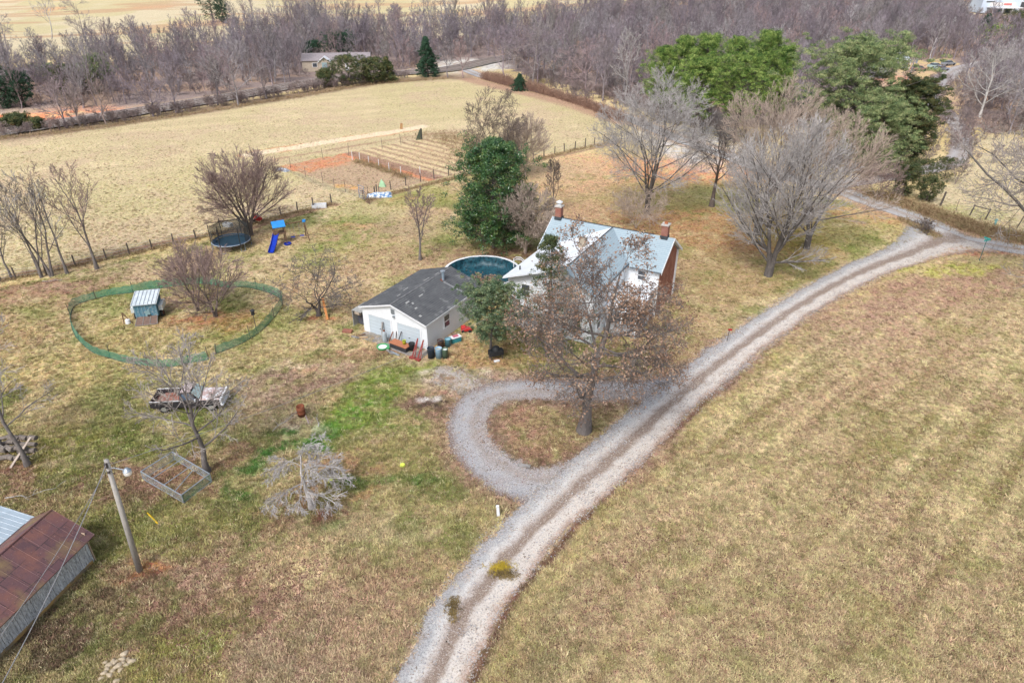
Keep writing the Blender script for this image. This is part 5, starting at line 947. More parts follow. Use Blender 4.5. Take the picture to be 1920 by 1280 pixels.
def swing():
    a0 = at(527, 455); o = empty('play_set', a0, 0, 'wooden play set with bright blue slide, canopy and swing frame', 'play set')
    BL = mat('royal blue plastic', (.012, .045, .42), (.01, .035, .34), 2, .35); SK = mat('sky blue canvas', (.03, .27, .68), (.025, .22, .58), 2, .6)
    e = at(575, 447) - a0; px_ = Vector((e.x, e.y, 0)); ux = px_.normalized(); ny = Vector((-ux.y, ux.x, 0))
    def P(u, v, z): return ux * u + ny * v + Vector((0, 0, z))
    t = MB()
    for u in (-.6, .6):
        for v in (-.6, .6): MB().tube([P(u, v, 0), P(u, v, 2.1)], .06, 6).build('tower_post', WOODB, o)
    fl = MB(); fl.prism([P(-.65, -.65, 1.25), P(.65, -.65, 1.25), P(.65, .65, 1.25), P(-.65, .65, 1.25)], (0, 0, .07)); fl.tube([P(-.6, -.6, .7), P(.6, -.6, .7)], .04, 5); fl.tube([P(-.6, .6, 1.7), P(.6, .6, 1.7)], .04, 5); fl.build('platform', WOODB, o)
    c = MB(); c.prism([P(-.75, -.7, 2.15), P(.75, -.7, 2.15), P(.75, 0, 2.75), P(-.75, 0, 2.75)], (0, 0, .04)); c.prism([P(-.75, .7, 2.15), P(-.75, 0, 2.75), P(.75, 0, 2.75), P(.75, .7, 2.15)], (0, 0, .04)); c.build('canopy', SK, o)
    s = MB(); A, Bq = P(-.5, -.6, 1.3), P(-1.7, -3.0, .12); d = (Bq - A); side = Vector((-d.y, d.x, 0)).normalized() * .3; pts = [A, A + d * .12 + Vector((0, 0, .0)), A + d * .5 + Vector((0, 0, -.12)), A + d * .85 + Vector((0, 0, -.08)), Bq]
    for i in range(4):
        a, b = pts[i], pts[i + 1]
        s.add([a - side, a + side, b + side, b - side], [(0, 1, 2, 3)])
        for sg in (-1, 1): s.add([a + side * sg, b + side * sg, b + side * sg + Vector((0, 0, .2)), a + side * sg + Vector((0, 0, .2)), a + side * sg * 1.15, b + side * sg * 1.15, b + side * sg * 1.15 + Vector((0, 0, .2)), a + side * sg * 1.15 + Vector((0, 0, .2))], [(0, 1, 2, 3), (7, 6, 5, 4), (3, 2, 6, 7), (0, 4, 5, 1)])
    s.build('slide', BL, o)
    bm = MB(); E = px_.length; bm.tube([P(.5, 0, 2.2), P(E, 0, 2.25)], .07, 6); bm.build('beam', WOODB, o)
    for v in (-1.0, 1.0): MB().tube([P(E, 0, 2.2), P(E + .15, v, 0)], .06, 6).build('end_leg', WOODB, o)
    MB().box(P(E, 0, 2.28), (.35, .35, .25)).build('beam_cap', SK, o)
    for u in (1.5, 2.6, 3.6):
        if u > E - .4: continue
        q = MB(); q.tube([P(u - .22, 0, 2.15), P(u - .22, 0, .5)], .012, 4); q.tube([P(u + .22, 0, 2.15), P(u + .22, 0, .5)], .012, 4); sw = q.build('swing_chain', GALV, o); MB().box(P(u, 0, .48), (.5, .25, .05)).build('swing_seat', BL, sw)
    MB().lathe([(0, .03), (.42, .05), (.45, .2), (.4, .2)], 14, 0, tuple(P(.6, -1.0, .0))).build('seat_pod', BL, o)
swing()
tag(MB().tube([(0, -.05, .5), (0, .15, .5)], .5, 14).build('red_drum', REDP, None, at(482, 415)), 'red drum lying at the fence right of the round-headed tree', 'drum') if False else None
def cart():
    o = empty('wheelbarrow', at(484, 416), 30, 'red wheelbarrow tipped against the fence', 'wheelbarrow'); MB().box((0, 0, .55), (.75, .9, .55), ry=35, taper=(1.3, 1.3)).build('tray', REDP, o); MB().tube([(-.4, -.06, .22), (-.4, .06, .22)], .22, 14).build('wheel', RUBBER, o); [MB().tube([(-.3, y, .25), (.9, y * 1.6, .75)], .03, 6).build('handle', WOODB, o) for y in (-.22, .22)]
cart()

# green netting pen
def pen():
    pts = [at(*p) for p in ((405, 664), (440, 650), (470, 635), (494, 617), (514, 596), (527, 577), (528, 563), (510, 552), (482, 543), (452, 538), (425, 540), (396, 534), (365, 533), (330, 537), (300, 541), (275, 544), (250, 549), (215, 553), (180, 560), (142, 573), (133, 592), (136, 618), (149, 640), (176, 662), (207, 672), (240, 681), (277, 687), (320, 688), (355, 682), (392, 675))]
    o = empty('net_fence', pts[0], 0, 'low green mesh fence enclosing the chicken coop', 'fence'); b = pts[0]; rng = random.Random(2); m = mat_net('green netting', (.03, .20, .13), .75, 34, (.09, .32, .22)); Q = smooth_line([tuple(p - b) for p in pts], 6); V = []
    for i, q in enumerate(Q): sag = .12 * math.sin(i * 1.05) ** 2 + .12 * math.sin(i * .13); lean = .12 * math.sin(i * .21); V += [(q[0], q[1], .02), (q[0] + lean, q[1] + lean * .5, .92 - sag)]
    link('netting', np_mesh('netting', V, np.array([(2 * k, 2 * k + 2, 2 * k + 3, 2 * k + 1) for k in range(len(Q) - 1)]), m), o)
    for p in pts[::2] + [pts[-1]]: MB().tube([(0, 0, 0), (rng.uniform(-.1, .1), rng.uniform(-.1, .1), rng.uniform(1.0, 1.5))], .03, 5).build('stake', STEEL, o, p - b)
    rp = MB(); rp.tube([tuple(q + np.array([0, 0, .04])) for q in Q[::2]], .04, 4); rp.build('folded_hem', mat('muddy net hem', (.05, .10, .08), (.1, .09, .07), 4, .9), o)
pen()
def small():
    o = empty('feeder', at(241, 606), 10, 'small wooden frame with a white jug in the pen', 'feeder'); f = MB(); f.tube([(-.35, -.1, 0), (-.3, 0, 1.15)], .05, 5); f.tube([(.4, -.1, 0), (-.25, 0, 1.1)], .05, 5); f.build('frame', WOODB, o); MB().lathe([(.0, .5), (.2, .48), (.24, .1), (.2, .04), (0, .04)], 14, 0, (.05, -.15, 0)).build('jug', TRIM, o)
    o = empty('bird_house', at(481, 620), 0, 'dark bird feeder on a thin pole at the edge of the pen', 'bird feeder'); MB().tube([(0, 0, 0), (0, 0, 1.7)], .03, 6).build('pole', STEEL, o); MB().lathe([(0, .0), (.16, .05), (.14, .45), (.24, .47), (0, .66)], 12, 0, (0, 0, 1.65)).build('hopper', BLACK, o)
    tag(MB().prism([(0, 0, 0), (.22, 0, 0), (.22, 1.9, 1.5), (0, 1.9, 1.5)], (0, -.03, .05)).build('board', ORNG, None, at(612, 600), 22), 'orange board leaning on the crooked apple tree', 'board')
    o = empty('burn_barrel', at(566, 779), 0, 'rusty open burn barrel standing on the lawn', 'barrel'); MB().lathe([(0, .03), (.29, .03), (.30, 0), (.30, .28), (.315, .3), (.30, .32), (.30, .58), (.315, .6), (.30, .62), (.31, .9), (.285, .9), (.28, .06), (0, .06)], 26).build('drum', RUST, o, smooth=True); MB().lathe([(0, .3), (.27, .32)], 16).build('ash', mat('black ash', (.015, .013, .012), None, 4, 1), o)
    tag(MB().tube([(0, 0, .08), (.5, -1.0, .1)], .035, 6).build('metal_rod', mat('pink-grey pipe', (.5, .4, .42), None, 4, .5), None, at(573, 780)), 'pale rod lying beside the burn barrel', 'rod')
    # cage frame (chain-link kennel)
    A, Bq, C_, D = (at(264, 884, .7), at(323, 847, .7), at(393, 888, .7), at(340, 928, .7)); o = empty('dog_kennel', (A.x, A.y, 0), 0, 'square galvanised cage frame sitting low on the grass', 'cage'); b = Vector((A.x, A.y, 0)); c4 = [Vector((p.x, p.y, 0)) - b for p in (A, Bq, C_, D)]
    up = Vector((0, 0, .72)); z0 = Vector((0, 0, .05))
    for i in range(4):
        p, q = c4[i], c4[(i + 1) % 4]; MB().tube([p + up, q + up], .035, 6).build('top_rail', GALV, o); MB().tube([p + z0, q + z0], .03, 6).build('bottom_rail', GALV, o); MB().tube([p + z0, p + up], .035, 6).build('corner_post', GALV, o)
        nm = mat_net('wire mesh', (.36, .40, .42), .09, 40) if i != 2 else mat_net('green mesh', (.06, .20, .14), .4, 40); link('mesh_panel', np_mesh('mesh_panel', [p + z0, q + z0, q + up, p + up], np.array([(0, 1, 2, 3)]), nm), o)
    for f in (.3, .58): MB().tube([c4[0] + (c4[3] - c4[0]) * f + up, c4[1] + (c4[2] - c4[1]) * f + up], .028, 6).build('cross_rail', GALV, o)
    MB().tube([c4[3] + (c4[0] - c4[3]) * .15 + up * 1.02, c4[2] + (c4[1] - c4[2]) * .3 + (c4[3] - c4[2]) * .2 + up * 1.02], .03, 6).build('cross_rail', GALV, o)
    tag(MB().tube([(0, 0, .05), (1.1, -.95, .06)], .055, 4).build('yellow_pole', mat('yellow paint', (.72, .48, .02), (.6, .4, .02), 3, .5), None, at(277, 962), 0), 'yellow pole lying on the grass', 'pole')
    o = empty('marker_post', at(934, 967), 0, 'short white marker post beside the drive', 'marker post'); MB().box((0, 0, .42), (.2, .14, .84), ry=-3, taper=(.9, .8)).build('post', TRIM, o, bevel=.02); MB().box((-.03, -.03, .87), (.2, .16, .06), ry=-3).build('cap', TRIM, o, bevel=.02)
    Y = mat('lime plastic', (.72, .80, .12), (.6, .68, .1), 3, .4)
    for px, py, lb in ((755, 873, 'small yellow lid on the open lawn'), (620, 901, 'small yellow lid under the weeping tree')):
        o = empty('lid', at(px, py), 0, lb, 'lid'); MB().lathe([(0, .16), (.16, .15), (.17, 0)], 14).build('cap', Y, o); MB().lathe([(.17, .03), (.2, .03), (.2, 0)], 14).build('rim', Y, o)
    o = empty('red_marker', at(1363, 640), 0, 'red-topped stake on the lawn beside the drive', 'stake'); MB().tube([(0, 0, 0), (.05, 0, 1.2)], .03, 5).build('post', STEEL, o); MB().box((.1, 0, 1.22), (.35, .12, .14)).build('reflector', REDP, o)
    # street sign
    o = empty('street_sign', at(1836, 489), 0, 'green street name sign on a thin post at the road fork', 'sign'); MB().tube([(0, 0, 0), (0, 0, 2.6)], .035, 6).build('post', mat('green post', (.08, .2, .19), None, 3, .6), o); SG = mat('teal sign', (.06, .42, .40), (.05, .36, .34), 3, .4)
    MB().box((0, 0, 2.5), (.75, .03, .2), rz=20).build('name_plate', SG, o); MB().box((0, 0, 2.72), (.75, .03, .2), rz=-65).build('name_plate', SG, o)
    stake(1763, 386, 'leaning dark wooden post on the bank left of the timber frame', 2.0, WOODG_D, .13, lean=(.1, 0), name='fence_post')
    stake(1906, 428, 'slim dark leaning stake right of the timber frame', 2.2, WOODG_D, .06, lean=(.22, 0), name='fence_post'); stake(1792, 395, 'thin twig-like stake left of the timber frame', 1.6, WOODG_D, .03, name='fence_post')
    p, q = at(1818, 404), at(1847, 412); o = empty('timber_frame', p, 0, 'dark wooden brace of two posts and a rail on the bank', 'fence brace'); q = q - p
    for v in (Vector((0, 0, 0)), q): MB().tube([v, v + Vector((.25, 0, 1.5))], .09, 6).build('post', WOODG_D, o)
    MB().tube([Vector((.22, 0, 1.35)), q + Vector((.22, 0, 1.35))], .07, 6).build('rail', WOODG_D, o)
    o = empty('hydrant', at(1865, 422), 0, 'small pale teal valve post on the bank', 'valve post'); TT = mat('pale teal paint', (.25, .50, .50), None, 3, .5); MB().lathe([(0, .85), (.14, .82), (.16, .6), (.12, .55), (.13, 0)], 14).build('barrel', TT, o); MB().tube([(-.25, 0, .62), (.25, 0, .62)], .07, 8).build('outlet', TT, o)
    # clumps of hay on the drive, rock pile, slab
    def clump(px, py, n, rx, ry, lb, m, seed, h=.12):
        rng = np.random.default_rng(seed); cs = np.column_stack([rng.normal(0, rx, n) * 1.1, rng.normal(0, ry, n) + .5 * ry * np.sin(np.arange(n)), rng.uniform(.05, h, n) + .05]); V, F = leaf_cards(rng, cs, 12, (.10, .10, .04), .22, .12, up=.1); return tag(link('hay_clump', np_mesh('hay_clump', V, F, m), None, at(px, py)), lb, 'hay')
    YH = leafmat('yellow hay', [(.42, .30, .03), (.55, .42, .05), (.36, .24, .06)], .9); DH = leafmat('dark hay', [(.10, .07, .04), (.22, .16, .06), (.3, .22, .1)], .9)
    clump(940, 1066, 70, .35, .2, 'yellow clump of hay on the drive', YH, 1, .16); clump(945, 1079, 60, .32, .13, 'dark brown clump of hay just below the yellow one', DH, 2, .14); clump(850, 1142, 60, .14, .34, 'tan wisp of hay on the left wheel track of the drive', DH, 3, .06)
    ST = mat('tan field stone', (.46, .38, .27), (.34, .28, .2), 5, .9, c3=(.55, .5, .42), scale3=12); rng = random.Random(8); spots = [(233, 1228, .28), (230, 1236, .24), (247, 1240, .26), (213, 1241, .22), (205, 1247, .22), (222, 1249, .26), (237, 1247, .2), (218, 1240, .18), (201, 1254, .22), (212, 1257, .2), (226, 1256, .18), (240, 1236, .15), (196, 1262, .22), (206, 1266, .24), (190, 1272, .2), (218, 1277, .22), (198, 1242, .16), (230, 1243, .18)]
    for i, (px, py, r_) in enumerate(spots):
        r_ *= .72
        if i == 0: px, py = 234, 1226
        b = MB(); n1, n2 = 7, 9; 
        for a in range(n1 + 1):
            for k in range(n2): th = math.pi * a / n1; ph = 6.283 * k / n2; q = 1 + .16 * math.sin(3 * ph + i) * math.sin(th) + .1 * math.cos(2 * th + i); b.v.append((r_ * 1.2 * q * math.sin(th) * math.cos(ph), r_ * .85 * q * math.sin(th) * math.sin(ph), r_ * .55 * q * math.cos(th) + r_ * .25))
        for a in range(n1):
            for k in range(n2): b.f.append((a * n2 + k, a * n2 + (k + 1) % n2, (a + 1) * n2 + (k + 1) % n2, (a + 1) * n2 + k)); b.m.append(0)
        tag(b.build('stone', ST, None, at(px, py), rng.uniform(0, 180), smooth=True), 'rounded tan field stone in the small heap at the lower left', 'stone', 'stones in the small heap')
    tag(MB().box((0, 0, .06), (.85, .3, .1), rz=-14).build('flat_stone', CONC, None, at(983, 874)), 'flat pale slab at the inner edge of the gravel loop', 'slab')
    # firewood
    LG = mat('split logs', (.22, .19, .165), (.13, .11, .10), 6, .9, c3=(.42, .34, .26), scale3=10, lo3=.6, hi3=.7); rng = random.Random(5); i = 0
    for row, (y, n) in enumerate(((863, 4), (850, 5), (838, 5), (826, 5), (852, 4))):
        for k in range(n):
            px = 8 + k * 13 + rng.uniform(-3, 3); p = at(px, y - 2); z = .16 + (row == 4) * .3 + (.22 if row in (1, 2) and k in (1, 2) else 0); r_ = rng.uniform(.13, .2); a = rng.uniform(-25, 25)
            L = rng.uniform(.5, .75); tag(MB().tube([(-L / 2, 0, z), (L / 2, 0, z + .02)], r_, 9).build('log', LG, None, p, a), 'grey cut log in the loose firewood heap', 'log', 'logs in the firewood heap')
    tag(MB().prism([(0, 0, 0), (.16, 0, 0), (.55, 2.2, .95), (.4, 2.2, .95)], (0, 0, .05)).build('plank', mat('pale plank', (.50, .42, .35), (.4, .33, .28), 4, .8), None, at(17, 878)), 'pale plank leaning across the firewood heap', 'plank')
small()
def fallen(px, py, L, rz, lb, seed, m=BK_PALE):
    rng = np.random.default_rng(seed); P = np.zeros((1, 8, 3)); P[0, :, 0] = np.linspace(0, L, 8); P[0, :, 1] = np.cumsum(rng.normal(0, L * .04, 8)); P[0, :, 2] = .05 + np.abs(rng.normal(0, .05, 8)); R0 = np.linspace(.035, .015, 8)[None]; env = (np.zeros(3), np.array([99, 99, .6]))
    P1, R1 = grow(rng, P, R0, 6, .2, (25, 60), (.2, .4), 4, 0, .12, env); P1[..., 2] = np.clip(P1[..., 2], .03, .4); V, F = merge([tubes(P, R0, 5), tubes(P1, R1, 3)])
    tag(link('fallen_branch', np_mesh('fallen_branch', V, F, m), None, at(px, py), rz), lb, 'branch')
fallen(512, 810, 3.4, 62, 'long curved fallen stick left of the burn barrel', 1); fallen(10, 935, 3.2, 20, 'pale fallen branch behind the low shed', 2); fallen(600, 800, 1.6, 120, 'pale fallen stick in the green grass below the burn barrel', 3); fallen(55, 858, 1.3, 70, 'forked pale branch right of the firewood heap', 4, BK_TAN); fallen(80, 528, 2.0, 10, 'white fallen branch under the fence-line tree clump', 5)

def pole():
    b = at(262, 1070); t = at(199, 862, 8.0); o = empty('utility_pole', b, 0, 'grey wooden utility pole with a white lamp', 'utility pole'); top = Vector((t.x, t.y, 8.0)) - Vector((b.x, b.y, 0)); top = top * 1.0
    MB().tube([(0, 0, -.1), top * .5, top], [.17, .145, .115], 14).build('pole', mat('pole wood', (.42, .40, .37), (.30, .285, .27), 6, .85, c3=(.2, .19, .18), scale3=22, stretch=(2, 2, .2)), o, smooth=True)
    k = top * .935; d = Vector((1, -.2, 0)).normalized(); arm = MB().tube([k, k + d * .35 + Vector((0, 0, .06)), k + d * .95 + Vector((0, 0, .02))], .03, 8).build('lamp_arm', GALV, o)
    c = k + d * 1.08; MB().lathe([(.0, .16), (.1, .15), (.13, .05), (.2, .02), (.21, -.02)], 16, 0, tuple(c)).build('lamp_head', GALV, o, smooth=True); MB().lathe([(.2, -.02), (.21, -.16), (.17, -.27), (0, -.29)], 18, 0, tuple(c)).build('lamp_shade', mat('white lamp glass', (.82, .82, .8), None, 3, .25), o, smooth=True)
    hw = MB(); hw.box(top + Vector((.0, -.15, -.25)), (.12, .14, .3)); hw.box(top + Vector((.0, -.15, -.7)), (.1, .1, .12)); hw.tube([top + Vector((.1, -.1, -.1)), top + Vector((.42, -.2, .0)), top + Vector((.5, -.2, -.3)), top + Vector((.3, -.2, -.75)), top + Vector((.05, -.12, -.6))], .015, 5); hw.build('bracket', STEEL, o)
    Wt = Vector((t.x, t.y, 0)); m = mat('weathered cable', (.30, .30, .31), (.22, .22, .23), 4, .6)
    def wire(lb, A, Bq, sag, r=.014):
        A, Bq = Vector(A), Vector(Bq); pts = [A.lerp(Bq, i / 16) - Vector((0, 0, sag * 4 * (i / 16) * (1 - i / 16))) for i in range(17)]; tag(MB().tube([p - A for p in pts], r, 5).build('cable', m, None, A), lb, 'cable')
    wire('thick twisted cable from the utility pole across the barn roof', (Wt.x, Wt.y, 7.85), (Wt.x + 2.2, 12.5, 7.0), .5, .022); wire('second cable beside the thick one at the pole top', (Wt.x - .1, Wt.y, 7.45), (Wt.x + .2, 12.5, 6.9), .55, .014)
    h = Vector((8.5, 60, 5.2)); wire('thin service cable from the utility pole past the garage to the house', (Wt.x + .1, Wt.y, 7.7), (4.0, 55.5, 5.0), .9, .012)
pole()

# things heaped round the garage
def clutter():
    def at_g(x, y): v = gl(x, y); return v
    def barrel(x, y, h, r, m, lb, inner=None, name='barrel', lid=None):
        o = empty(name, at_g(x, y), 0, lb, 'barrel' if name == 'barrel' else 'bucket'); MB().lathe([(0, 0), (r * .93, 0), (r, h * .95), (r * 1.05, h), (r * .92, h), (r * .88, h * .15), (0, h * .15)], 20).build('shell', m, o, smooth=True); MB().lathe([(0, h * .82), (r * .9, h * .84)], 16).build('contents', inner or BLACK, o)
    barrel(.95, -.85, .98, .32, mat('navy plastic', (.03, .045, .07), None, 3, .5), 'navy blue open barrel at the garage corner'); barrel(1.55, -.55, 1.0, .3, mat('light blue plastic', (.28, .44, .58), (.24, .38, .5), 3, .5), 'light blue barrel with a red mark beside the navy one', mat('tan junk', (.5, .45, .36), None, 4, .8)); barrel(2.05, -.3, .95, .27, mat('dull green plastic', (.11, .17, .12), None, 3, .6), 'dull green barrel right of the light blue one', TRIM)
    barrel(.7, .95, .8, .3, mat('brown can', (.12, .075, .06), (.08, .05, .045), 4, .6), 'dark brown bin against the garage side wall'); barrel(1.1, 1.5, .8, .3, mat('teal plastic', (.10, .26, .33), None, 3, .5), 'teal bin beside the dark brown one', mat('blue water', (.3, .5, .6), None, 3, .3))
    o = empty('cool_box', at_g(1.25, 2.5), GA + 62, 'teal cool box with a pink and white lid by the garage wall', 'cool box'); MB().box((0, 0, .25), (.95, .5, .5)).build('box', mat('teal box', (.05, .30, .34), None, 3, .5), o, bevel=.03); l = MB().box((0, 0, .54), (1.0, .55, .1)).build('lid', TRIM, o, bevel=.03); MB().box((0, 0, .62), (.5, .3, .06)).build('cushion', mat('pink cloth', (.6, .16, .22), None, 3, .8), l)
    o = empty('toy_car', at_g(1.0, 4.6), GA + 40, 'red plastic ride-on toy by the garage window', 'toy'); MB().prism([(-.5, -.25, .12), (.5, -.25, .12), (.55, -.25, .35), (.1, -.25, .42), (-.1, -.25, .6), (-.45, -.25, .55)], (0, .5, 0)).build('body', mat('toy red', (.62, .05, .05), None, 2, .35), o, bevel=.04); [MB().tube([(x, y - .05, .14), (x, y + .05, .14)], .14, 12).build('wheel', RUBBER, o) for x in (-.32, .32) for y in (-.26, .26)]
    o = empty('jack_stand', at_g(-.35, -1.5), GA, 'pair of tall red folding steel legs leaning at the garage corner', 'steel legs')
    for x in (-.15, .45): q = MB(); q.tube([(x, -.25, 0), (x + .05, .75, 1.5)], .07, 6); q.tube([(x + .3, -.25, 0), (x + .05, .75, 1.5)], .045, 6); q.box((x + .1, -.3, .08), (.5, .3, .16)); q.build('leg', mat('faded red steel', (.30, .05, .045), (.22, .06, .05), 5, .6), o)
    o = empty('work_bench', at_g(-2.3, -1.0), GA - 4, 'low orange-topped chest before the right garage door', 'chest'); MB().box((0, 0, .25), (1.9, .7, .5)).build('box', mat('charcoal box', (.05, .05, .055), None, 3, .6), o); MB().box((0, 0, .54), (2.0, .8, .07)).build('lid', mat('orange-brown board', (.42, .17, .09), (.34, .13, .07), 3, .8), o)
    barrel(-1.9, -.9, .38, .16, mat('lime plastic pot', (.55, .65, .05), None, 3, .4), 'lime green pot on the orange-topped chest', name='bucket'); bpy.data.objects[[o_.name for o_ in bpy.data.objects if o_.name.startswith('bucket')][-1]].location.z = .57
    barrel(-1.25, -.7, .75, .28, BLACK, 'black tub between the orange-topped chest and the red legs', name='bucket')
    o = empty('sandbox', at_g(-3.7, -1.75), GA + 8, 'bright green turtle-shaped tray before the garage', 'tray'); GN = mat('bright green plastic', (.08, .40, .14), (.07, .32, .12), 2, .4); MB().lathe([(0, .08), (.5, .1), (.55, .26), (.46, .26), (.42, .14), (0, .13)], 18).build('tray', GN, o); MB().box((.55, 0, .2), (.3, .22, .14)).build('handle', GN, o); MB().lathe([(0, .25), (.4, .2)], 12).build('contents', TRIM, o)
    o = empty('gas_bottle', at_g(-4.3, -.7), GA, 'grey gas bottle between the garage doors', 'gas bottle'); MB().lathe([(0, 0), (.2, 0), (.22, .1), (.22, .9), (.12, 1.08), (0, 1.1)], 16).build('tank', mat('grey bottle', (.38, .43, .46), None, 3, .4), o, smooth=True); MB().lathe([(.08, 0), (.08, .14), (0, .14)], 10, 0, (0, 0, 1.08)).build('valve', RUST, o)
    for i, (x, y, dx, h, lb) in enumerate(((-4.75, -.6, -.15, 1.6, 'grey upright board leaning between the garage doors'), (-3.0, -.6, .2, 1.2, 'dark shovel handle left of the orange-topped chest'), (-3.25, -.5, -.2, 1.0, 'short dark stick leaning left of the orange-topped chest'), (-3.95, -.6, .15, .9, 'red-brown tool handle beside the grey gas bottle'))):
        tag(MB().tube([(0, 0, 0), (dx, .5, h)], .05 if i else .09, 5).build('tool_handle' if i else 'board', (WOODG, STEEL, STEEL, RUST)[i], None, at_g(x, y), GA), lb, 'tool' if i else 'board')
    for i, (x, y, L, a, mm, lb) in enumerate(((-6.9, -1.0, .9, 60, WOODB, 'short brown block at the left end of the concrete slab'), (-6.5, -1.2, 1.0, 25, mat('tan lumber', (.5, .36, .22), None, 4, .8), 'tan offcut lying on the left end of the concrete slab'), (-7.1, -1.5, .8, 10, WOODG, 'grey offcut off the left edge of the concrete slab'), (-2.9, -1.95, 1.4, -20, WOODG, 'grey flat board before the green tray'), (-2.2, -2.0, 1.2, -8, GALV, 'pale metal strip before the orange-topped chest'))):
        tag(MB().box((0, 0, .1), (L, .18, .1)).build('offcut', mm, None, at_g(x, y), GA + a), lb, 'offcut')
    # open trailer-like crate left of the garage
    o = empty('storage_crate', at_g(-8.2, .5), GA, 'open grey-sided storage crate left of the garage', 'crate'); q = MB(); q.box((-.55, .6, .85), (.06, 1.9, 1.7)); q.box((0, 1.55, .85), (1.1, .06, 1.7)); q.box((0, .6, 1.72), (1.15, 1.95, .06)); q.box((.55, .9, .85), (.05, 1.3, 1.7)); q.build('shell', mat('grey crate panel', (.40, .40, .38), (.28, .28, .27), 3, .8), o); MB().box((0, .7, .5), (.8, 1.0, .8)).build('contents', mat('navy junk', (.05, .07, .12), (.12, .1, .09), 5, .8), o); MB().tube([(-.2, -.2, 1.5), (.35, -.2, 1.5)], .22, 12).build('rolled_mat', mat('tan roll', (.4, .33, .26), None, 4, .8), o)
    tag(MB().box((0, 0, .1), (.9, .5, .18), rz=20).build('brick_heap', mat('broken bricks', (.36, .14, .09), (.2, .1, .08), 8, .9), None, at_g(-8.5, -1.0), GA), 'low heap of broken red brick left of the garage', 'bricks')
    # under the holly: black bench with a seated grill
    o = empty('grill', at(930, 672), 20, 'black covered grill under the green holly', 'grill'); MB().box((0, 0, .65), (1.3, .6, .5)).build('body', BLACK, o, bevel=.08); MB().lathe([(0, .35), (.3, .28), (.36, 0)], 16, 0, (0, 0, .88)).build('hood', BLACK, o, smooth=True); [MB().tube([(x, y, 0), (x, y, .45)], .04, 5).build('leg', STEEL, o) for x in (-.5, .5) for y in (-.22, .22)]; MB().box((-.1, -.5, .06), (.5, .2, .12)).build('tray', TRIM, o)
clutter()
# ------------------------------------------------------------------ woods, far trees, railway, far buildings
def mat_wood(name, cols):
    m, t, b = nt(name); oi = t.nodes.new('ShaderNodeObjectInfo'); cr = t.nodes.new('ShaderNodeValToRGB'); el = cr.color_ramp.elements
    while len(el) > 1: el.remove(el[0])
    for k, c in enumerate(cols):
        e = el[0] if k == 0 else el.new(k / (len(cols) - 1)); e.position = k / (len(cols) - 1); e.color = (*c, 1)
    t.links.new(oi.outputs['Random'], cr.inputs[0]); c = mixc(t, ramp(t, noise(t, .8, 3, objvec(t)), .35, .7), cr.outputs[0], (.17, .15, .155))
    t.links.new(c, b.inputs['Base Color']); b.inputs['Roughness'].default_value = .95; b.inputs['Specular IOR Level'].default_value = .1; return m
WD = mat_wood('woodland twigs', [(.28, .24, .275), (.37, .32, .365), (.42, .395, .41), (.32, .265, .315), (.47, .34, .33), (.28, .26, .28), (.56, .54, .54), (.15, .13, .145), (.35, .29, .33), (.31, .30, .26)])
WB = mat_wood('brush twigs', [(.33, .24, .225), (.40, .31, .28), (.28, .22, .22), (.42, .35, .31)])
KIND = bpy.data.collections.new('tree kinds'); BRUSH = bpy.data.collections.new('brush kinds')
def far_tree_mesh(seed, h, w, style, lev, rmin, tr, m, stems=1):
    rng = np.random.default_rng(seed); S = STY[style]; K = 7; cz, az = S['env']; env = (np.array([0, 0, h * cz]), np.array([w * .5, w * .5, h * az]))
    P0 = np.zeros((stems, K, 3)); z = np.linspace(0, S['top'] * h, K); P0[:, :, 2] = z
    for i in range(stems): a = i * 6.28 / stems + rng.random(); P0[i, :, 0] = math.cos(a) * z * .2 * (stems > 1); P0[i, :, 1] = math.sin(a) * z * .2 * (stems > 1)
    P0[:, 1:, :2] += np.cumsum(rng.normal(0, h * .015, (stems, K - 1, 2)), 1); R0 = np.repeat((tr * (1 - .85 * np.linspace(0, 1, K)))[None], stems, 0)
    L = [(P0, R0)]; L.append(grow(rng, P0, R0, max(4, lev[0] // stems), S['fork'], S['la'], S['lr'], 5, S['tr'], S['wg'], env, rs=.6, rmin=rmin))
    for n in lev[1:]: L.append(grow(rng, *L[-1], n, .12, S['a'], S['ra'], 3, S['tr'] * .6, S['wg'], env, rs=.65, rmin=rmin))
    V, F = merge([tubes(p, r, 5 if i == 0 else 3) for i, (p, r) in enumerate(L)]); return np_mesh('bare_tree', V, F, m)
def in_px_poly(n, poly, rng):
    Pw = np.array(W(*poly)); lo, hi = Pw.min(0), Pw.max(0); out = np.zeros((0, 2))
    while len(out) < n:
        q = rng.uniform(lo, hi, (n * 2, 2)); out = np.concatenate([out, q[in_poly(q[:, 0], q[:, 1], [tuple(a) for a in Pw])]])
    return out[:n]
def poly_area(poly):
    P = np.array(W(*poly)); return .5 * abs(np.dot(P[:, 0], np.roll(P[:, 1], 1)) - np.dot(P[:, 1], np.roll(P[:, 0], 1)))
